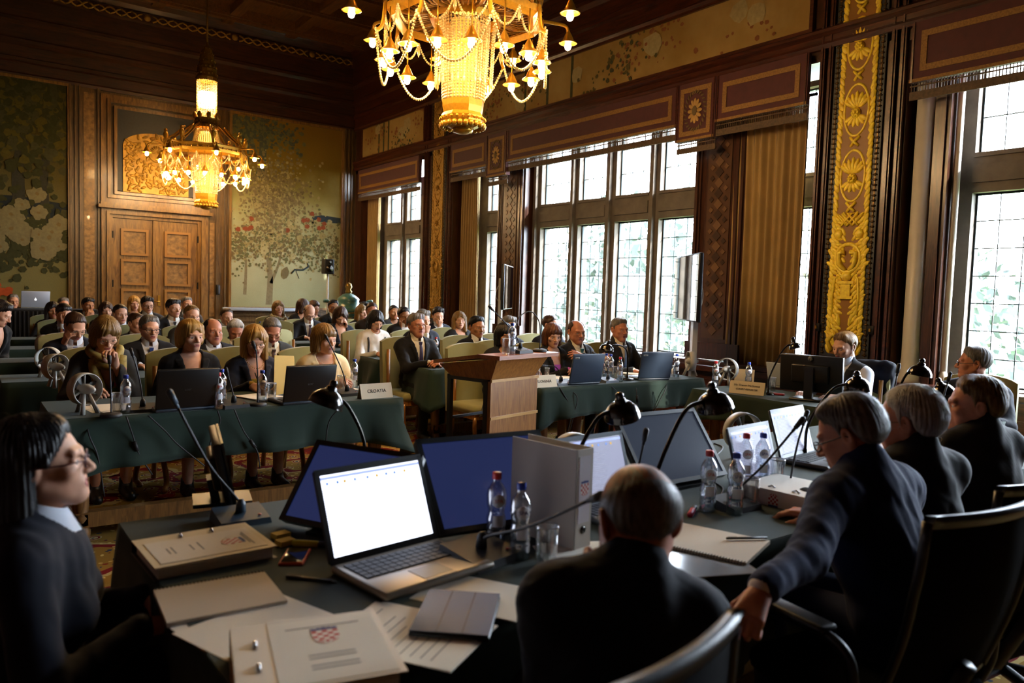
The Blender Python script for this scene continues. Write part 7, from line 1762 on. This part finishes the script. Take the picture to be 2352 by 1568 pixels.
# the judges, seen from behind along the bench
def office_chair(x, y, rz, label, first=[None]):
    if first[0] is not None: return dup(first[0], label, (x, y, 0), rz, 'black mesh office chairs along the bench')
    t = thing('office_chair', label, 'office chair', (x, y, 0), rz, 'black mesh office chairs along the bench'); first[0] = t
    FR = mat('chair_frame_black', '0d0e12', .38); ME = mat('chair_mesh', '08090c', .95, spec=.08)
    mb = MB(); mb.rbox((0, .0, .44), (.5, .48, .09), .05, seg=3); mb.build('seat', ME, t)
    def bk(u, v): x_ = (-.245+.49*u)*(1-.1*abs(v-.6)); return Vector((x_, .27+.1*(v-.3)-.28*x_*x_*2.2+.03*math.sin(v*3), .52+.5*v))
    mb = MB(); mb.grid(lambda u, v: bk(u, v), 12, 10); mb.grid(lambda u, v: bk(1-u, v)+Vector((0, .012, 0)), 12, 10); mb.build('back_mesh', ME, t)
    mb = MB(); pts = [bk(u/14, 1) for u in range(15)]; vs = []
    for p in pts: vs += [p+Vector((0, -.008, -.01)), p+Vector((0, .0, .014)), p+Vector((0, .03, .02)), p+Vector((0, .02, -.016))]
    n = len(pts); mb.add(vs, [(4*i+j, 4*i+(j+1) % 4, 4*i+4+(j+1) % 4, 4*i+4+j) for i in range(n-1) for j in range(4)]+[(0, 1, 2, 3), (4*n-1, 4*n-2, 4*n-3, 4*n-4)], 0, True); mb.build('top_rail', FR, t)
    mb = MB()
    for s in (0, 1): mb.tube([bk(s, v/10)+Vector((0, .008, 0)) for v in range(11)], .013, 8)
    mb.tube([bk(u/10, 0) for u in range(11)], .016, 8); mb.tube([(0, .3, .6), (0, .22, .42), (0, .05, .38)], .03, 8); mb.build('back_frame', FR, t)
    for s in (-1, 1):
        mb = MB(); mb.tube(bez([(s*.26, .18, .42), (s*.31, .2, .52), (s*.315, .18, .63), (s*.31, .08, .665), (s*.3, -.16, .665)], 6), .016, 8); mb.rbox((s*.305, -.02, .675), (.07, .27, .025), .02); mb.build('armrest', FR, t)
    mb = MB(); mb.cyl((0, 0, .1), (0, 0, .4), .028)
    for k in range(5): a = 2*PI*k/5; mb.cyl((0, 0, .1), (.3*math.cos(a), .3*math.sin(a), .07), .025, .016); mb.sphere((.3*math.cos(a), .3*math.sin(a), .032), .032, 8)
    mb.build('swivel_base', FR, t); return t
JG = 'people along the near bench'
def judge(label, crown, clabel, cpos, **kw):
    t, org, T = person(label, crown, group=JG, res=.008, hres=.003, neck=.118, **kw)
    office_chair(cpos[0], cpos[1], math.radians(cpos[2]), clabel); return t, org
judge('person in a dark suit seen from behind, hand near the chin, by the standing binder', (1464, 1062, 1.66), 'black mesh chair behind the dark suit by the standing binder', (.77, 1.05, 188), yaw=150, hv=-160, pitch=14, lean=12, slean=-9, head='o', hair='bald', hc='grey', skin='ruddy', glasses='wire', jacket='navy', shirt='white', arms='table', wide=.94, hands=((at_d(1376, 1392, 1.72), (.0, .1, 1), (.3, 1, 0), 'grip'), None))
judge('person in a blue jacket and dark glasses bowing low, one hand on a chair back', (1928, 913, 2.48), 'black mesh chair of the person in the blue jacket', (2.2, 1.14, 172), yaw=176, hv=-106, pitch=26, lean=22, head='o', hair='swept', hc='grey', skin='ruddy', glasses='dark', jacket='blue', shirt='white', arms='table', wide=1.06, hands=((at_d(1712, 1398, 1.84), (.8, .3, -.4), (-.1, -.3, -1), 'grip'), None), armh=((.1, .2, -1), (-.55, .25, -.8)))
judge('person in thin glasses and a dark grey jacket, seated just past the blue jacket', (2090, 891, 2.72), 'black mesh chair of the person in thin glasses along the bench', (2.72, 1.18, 172), yaw=168, hv=-106, pitch=8, lean=10, head='o', hair='wispy', hc='white', skin='ruddy', glasses='wire', jacket='dgrey', shirt='white', arms='table', wide=1.05)
judge('person in a charcoal suit in profile, last of those along the bench', (2247, 866, 3.3), 'black mesh chair of the last person along the bench', (3.4, 1.2, 172), yaw=165, hv=-84, pitch=4, lean=12, head='o', hair='swept', hc='sand', skin='ruddy', jacket='char', shirt='white', arms='table', wide=1.05)
seat('person in dark glasses and a navy jacket in profile, before the near window', (2243, 797, 5.7), 'olive chair of the person in profile before the near window', hv=-86, yaw=-80, pitch=2, lean=4, hair='short', hc='grey', skin='ruddy', glasses='dark', jacket='navy', shirt='white', arms='table', res=.009, group='people along the window side')
chair(REP.x, REP.y, -PI/2, 'olive chair of the court reporter, below the gilded pilaster')
# jacket over the reporter's chair
t = thing('hung_jacket', 'dark navy jacket hung over the back of the court reporter chair', 'jacket', (REP.x+.3, REP.y, 0), -PI/2); V, F = sdf_mesh([cap((-.2, .0, .98), (.2, .0, .98), .075, .075, .05), cap((-.17, 0, .96), (-.2, .0, .5), .09, .075, .05), cap((.17, 0, .96), (.2, .0, .5), .09, .075, .05), ell((0, 0, .75), (.24, .085, .3), .05)], .012); V = V+vnormals(V, F)*folds(V, .008, 20, 5)[:, None]; link('cloth', np_mesh('jacket_cloth', V, F, None, [CL['navy']]), t)
def collar_blue(t, MT, T):
    mb = MB(); mb.M = MT
    def c(u, v): an = -PI/2+.15+(2*PI-.3)*u; fr = max(0, -math.sin(an)); r = .058+.022*v; return (r*math.cos(an), .006+r*math.sin(an)*1.05-.015*fr*v, T+.062-.055*v-.02*fr)
    mb.grid(c, 20, 4); mb.grid(lambda u, v: Vector(c(1-u, v))*1.0+Vector((0, 0, .002)), 20, 4); mb.build('collar', CL['shirt'], t)
# the bespectacled woman in profile at the bench end
person('person in profile in red glasses and navy jacket with pale blue collar, bench end', (62, 962, 1.86), hv=84, yaw=78, pitch=-6, lean=6, sex='f', hair='backfall', hc='black', skin='pale', glasses='red', jacket='navy', shirt=None, style='round', arms='lap', res=.007, hres=.0026, extra=lambda t, MT, MH, T, sl: collar_blue(t, MT, T))
# empty chairs
for x, y, rz, l in ((4.2, 6.15, .0, 'empty olive chair behind the lectern'), (4.75, 6.5, 0, OC+'person in round glasses at the lectern'), (3.3, 8.75, .6, 'empty olive chair in the aisle behind the person in cream'), (3.8, 11.0, -.4, 'empty pale olive chair in front of the mural'), (6.9, 1.6, -PI/2-.3, 'empty olive chair by the near window')): chair(x, y, rz, l)
# ================================================================ outdoors, light, camera
LEAF = mat('tree_leaf', '39443e', .8, var=.35, vscale=2); BARK = mat('tree_bark', '3a2e24', .9)
r3 = random.Random(11)
for i, (x, y, h) in enumerate(((19, 9, 6.5), (17, 14, 7.5), (22, 3, 7), (18.5, 19, 6.5), (24, 24, 9))):
    t = thing('garden_tree', 'leafy tree outside the wide window, number of trunks one' if False else ('round leafy tree outside, opposite the wide window', 'leafy tree outside, past the far inlaid pier', 'leafy tree outside the near window', 'leafy tree outside, opposite the far corner window', 'tall distant tree outside, beyond the others')[i], 'tree', (x, y, -3), 0, 'garden trees outside the windows')
    mb = MB(); mb.tube([(0, 0, 0), (.1, 0, 2), (0, .1, 3.5)], .25, 8); mb.build('trunk', BARK, t); mb = MB()
    for k in range(1300):
        a = r3.uniform(0, 2*PI); b_ = math.acos(r3.uniform(-1, 1)); rr_ = (h/2.6)*(.6+.4*r3.random()); c_ = Vector((rr_*math.sin(b_)*math.cos(a), rr_*math.sin(b_)*math.sin(a), h*.62+rr_*1.05*math.cos(b_)))
        d = Vector((r3.gauss(0, 1), r3.gauss(0, 1), r3.gauss(0, 1))).normalized(); e = d.orthogonal().normalized()*.17; g = d.cross(e)
        mb.add([c_-e, c_-g*.6, c_+e, c_+g*.6], [(0, 1, 2, 3)], 0, False)
    mb.build('foliage', LEAF, t)
q = MB(); q.box((32, 6, -3.05), (46, 70, .1)); tag(q.build('garden_lawn', mat('lawn', '6a7a48', .9, var=.2, vscale=.6)), 'sunlit lawn of the garden outside the windows', 'lawn', kind='structure')

w = bpy.data.worlds.new('World'); SC.world = w; w.use_nodes = True; nt = w.node_tree; bg = nt.nodes['Background']
bg.inputs['Color'].default_value = (.80, .90, 1.0, 1); bg.inputs['Strength'].default_value = SKY
for (y, wd) in ((14.1, 1.6), (10.75, .6), (7.97, 3.3), (5.0, .8), (1.8, 2.9)):     # portals steering daylight through each window
    l = bpy.data.lights.new('window_portal', 'AREA'); l.shape = 'RECTANGLE'; l.size = wd; l.size_y = 3.2; l.cycles.is_portal = True
    o = bpy.data.objects.new('window_portal', l); COL.objects.link(o); o.location = (7.9, y, 2.4); o.rotation_euler = (PI/2, 0, PI/2)
sun = bpy.data.lights.new('sun', 'SUN'); sun.energy = SUNE; sun.angle = math.radians(1.5); sun.color = (1, .95, .86)
so = bpy.data.objects.new('sun', sun); COL.objects.link(so)
so.rotation_euler = Vector((-1.0, 1.9, -1.25)).to_track_quat('-Z', 'Y').to_euler()

cam = bpy.data.cameras.new('Camera'); co = bpy.data.objects.new('Camera', cam); COL.objects.link(co); SC.camera = co
cam.sensor_width = 36; cam.sensor_fit = 'HORIZONTAL'; cam.lens = 36*FPX/2352; cam.clip_start = .05; cam.clip_end = 200
co.matrix_world = Matrix.Translation(CAM) @ Matrix((_r, _u, -_f)).transposed().to_4x4()
cam.dof.use_dof = True; cam.dof.focus_distance = 6.4; cam.dof.aperture_fstop = 2.8
SC.view_settings.view_transform = 'Standard'; SC.view_settings.look = 'None'; SC.view_settings.exposure = EXPO; SC.view_settings.gamma = 1; SC.view_settings.use_curve_mapping = False
cy = SC.cycles
cy.use_denoising = True; cy.max_bounces = 6; cy.diffuse_bounces = 4; cy.glossy_bounces = 3; cy.transmission_bounces = 4; cy.transparent_max_bounces = 24
cy.caustics_reflective = False; cy.caustics_refractive = False; cy.sample_clamp_indirect = 6; cy.sample_clamp_direct = 60
cy.use_adaptive_sampling = True; cy.adaptive_threshold = .02
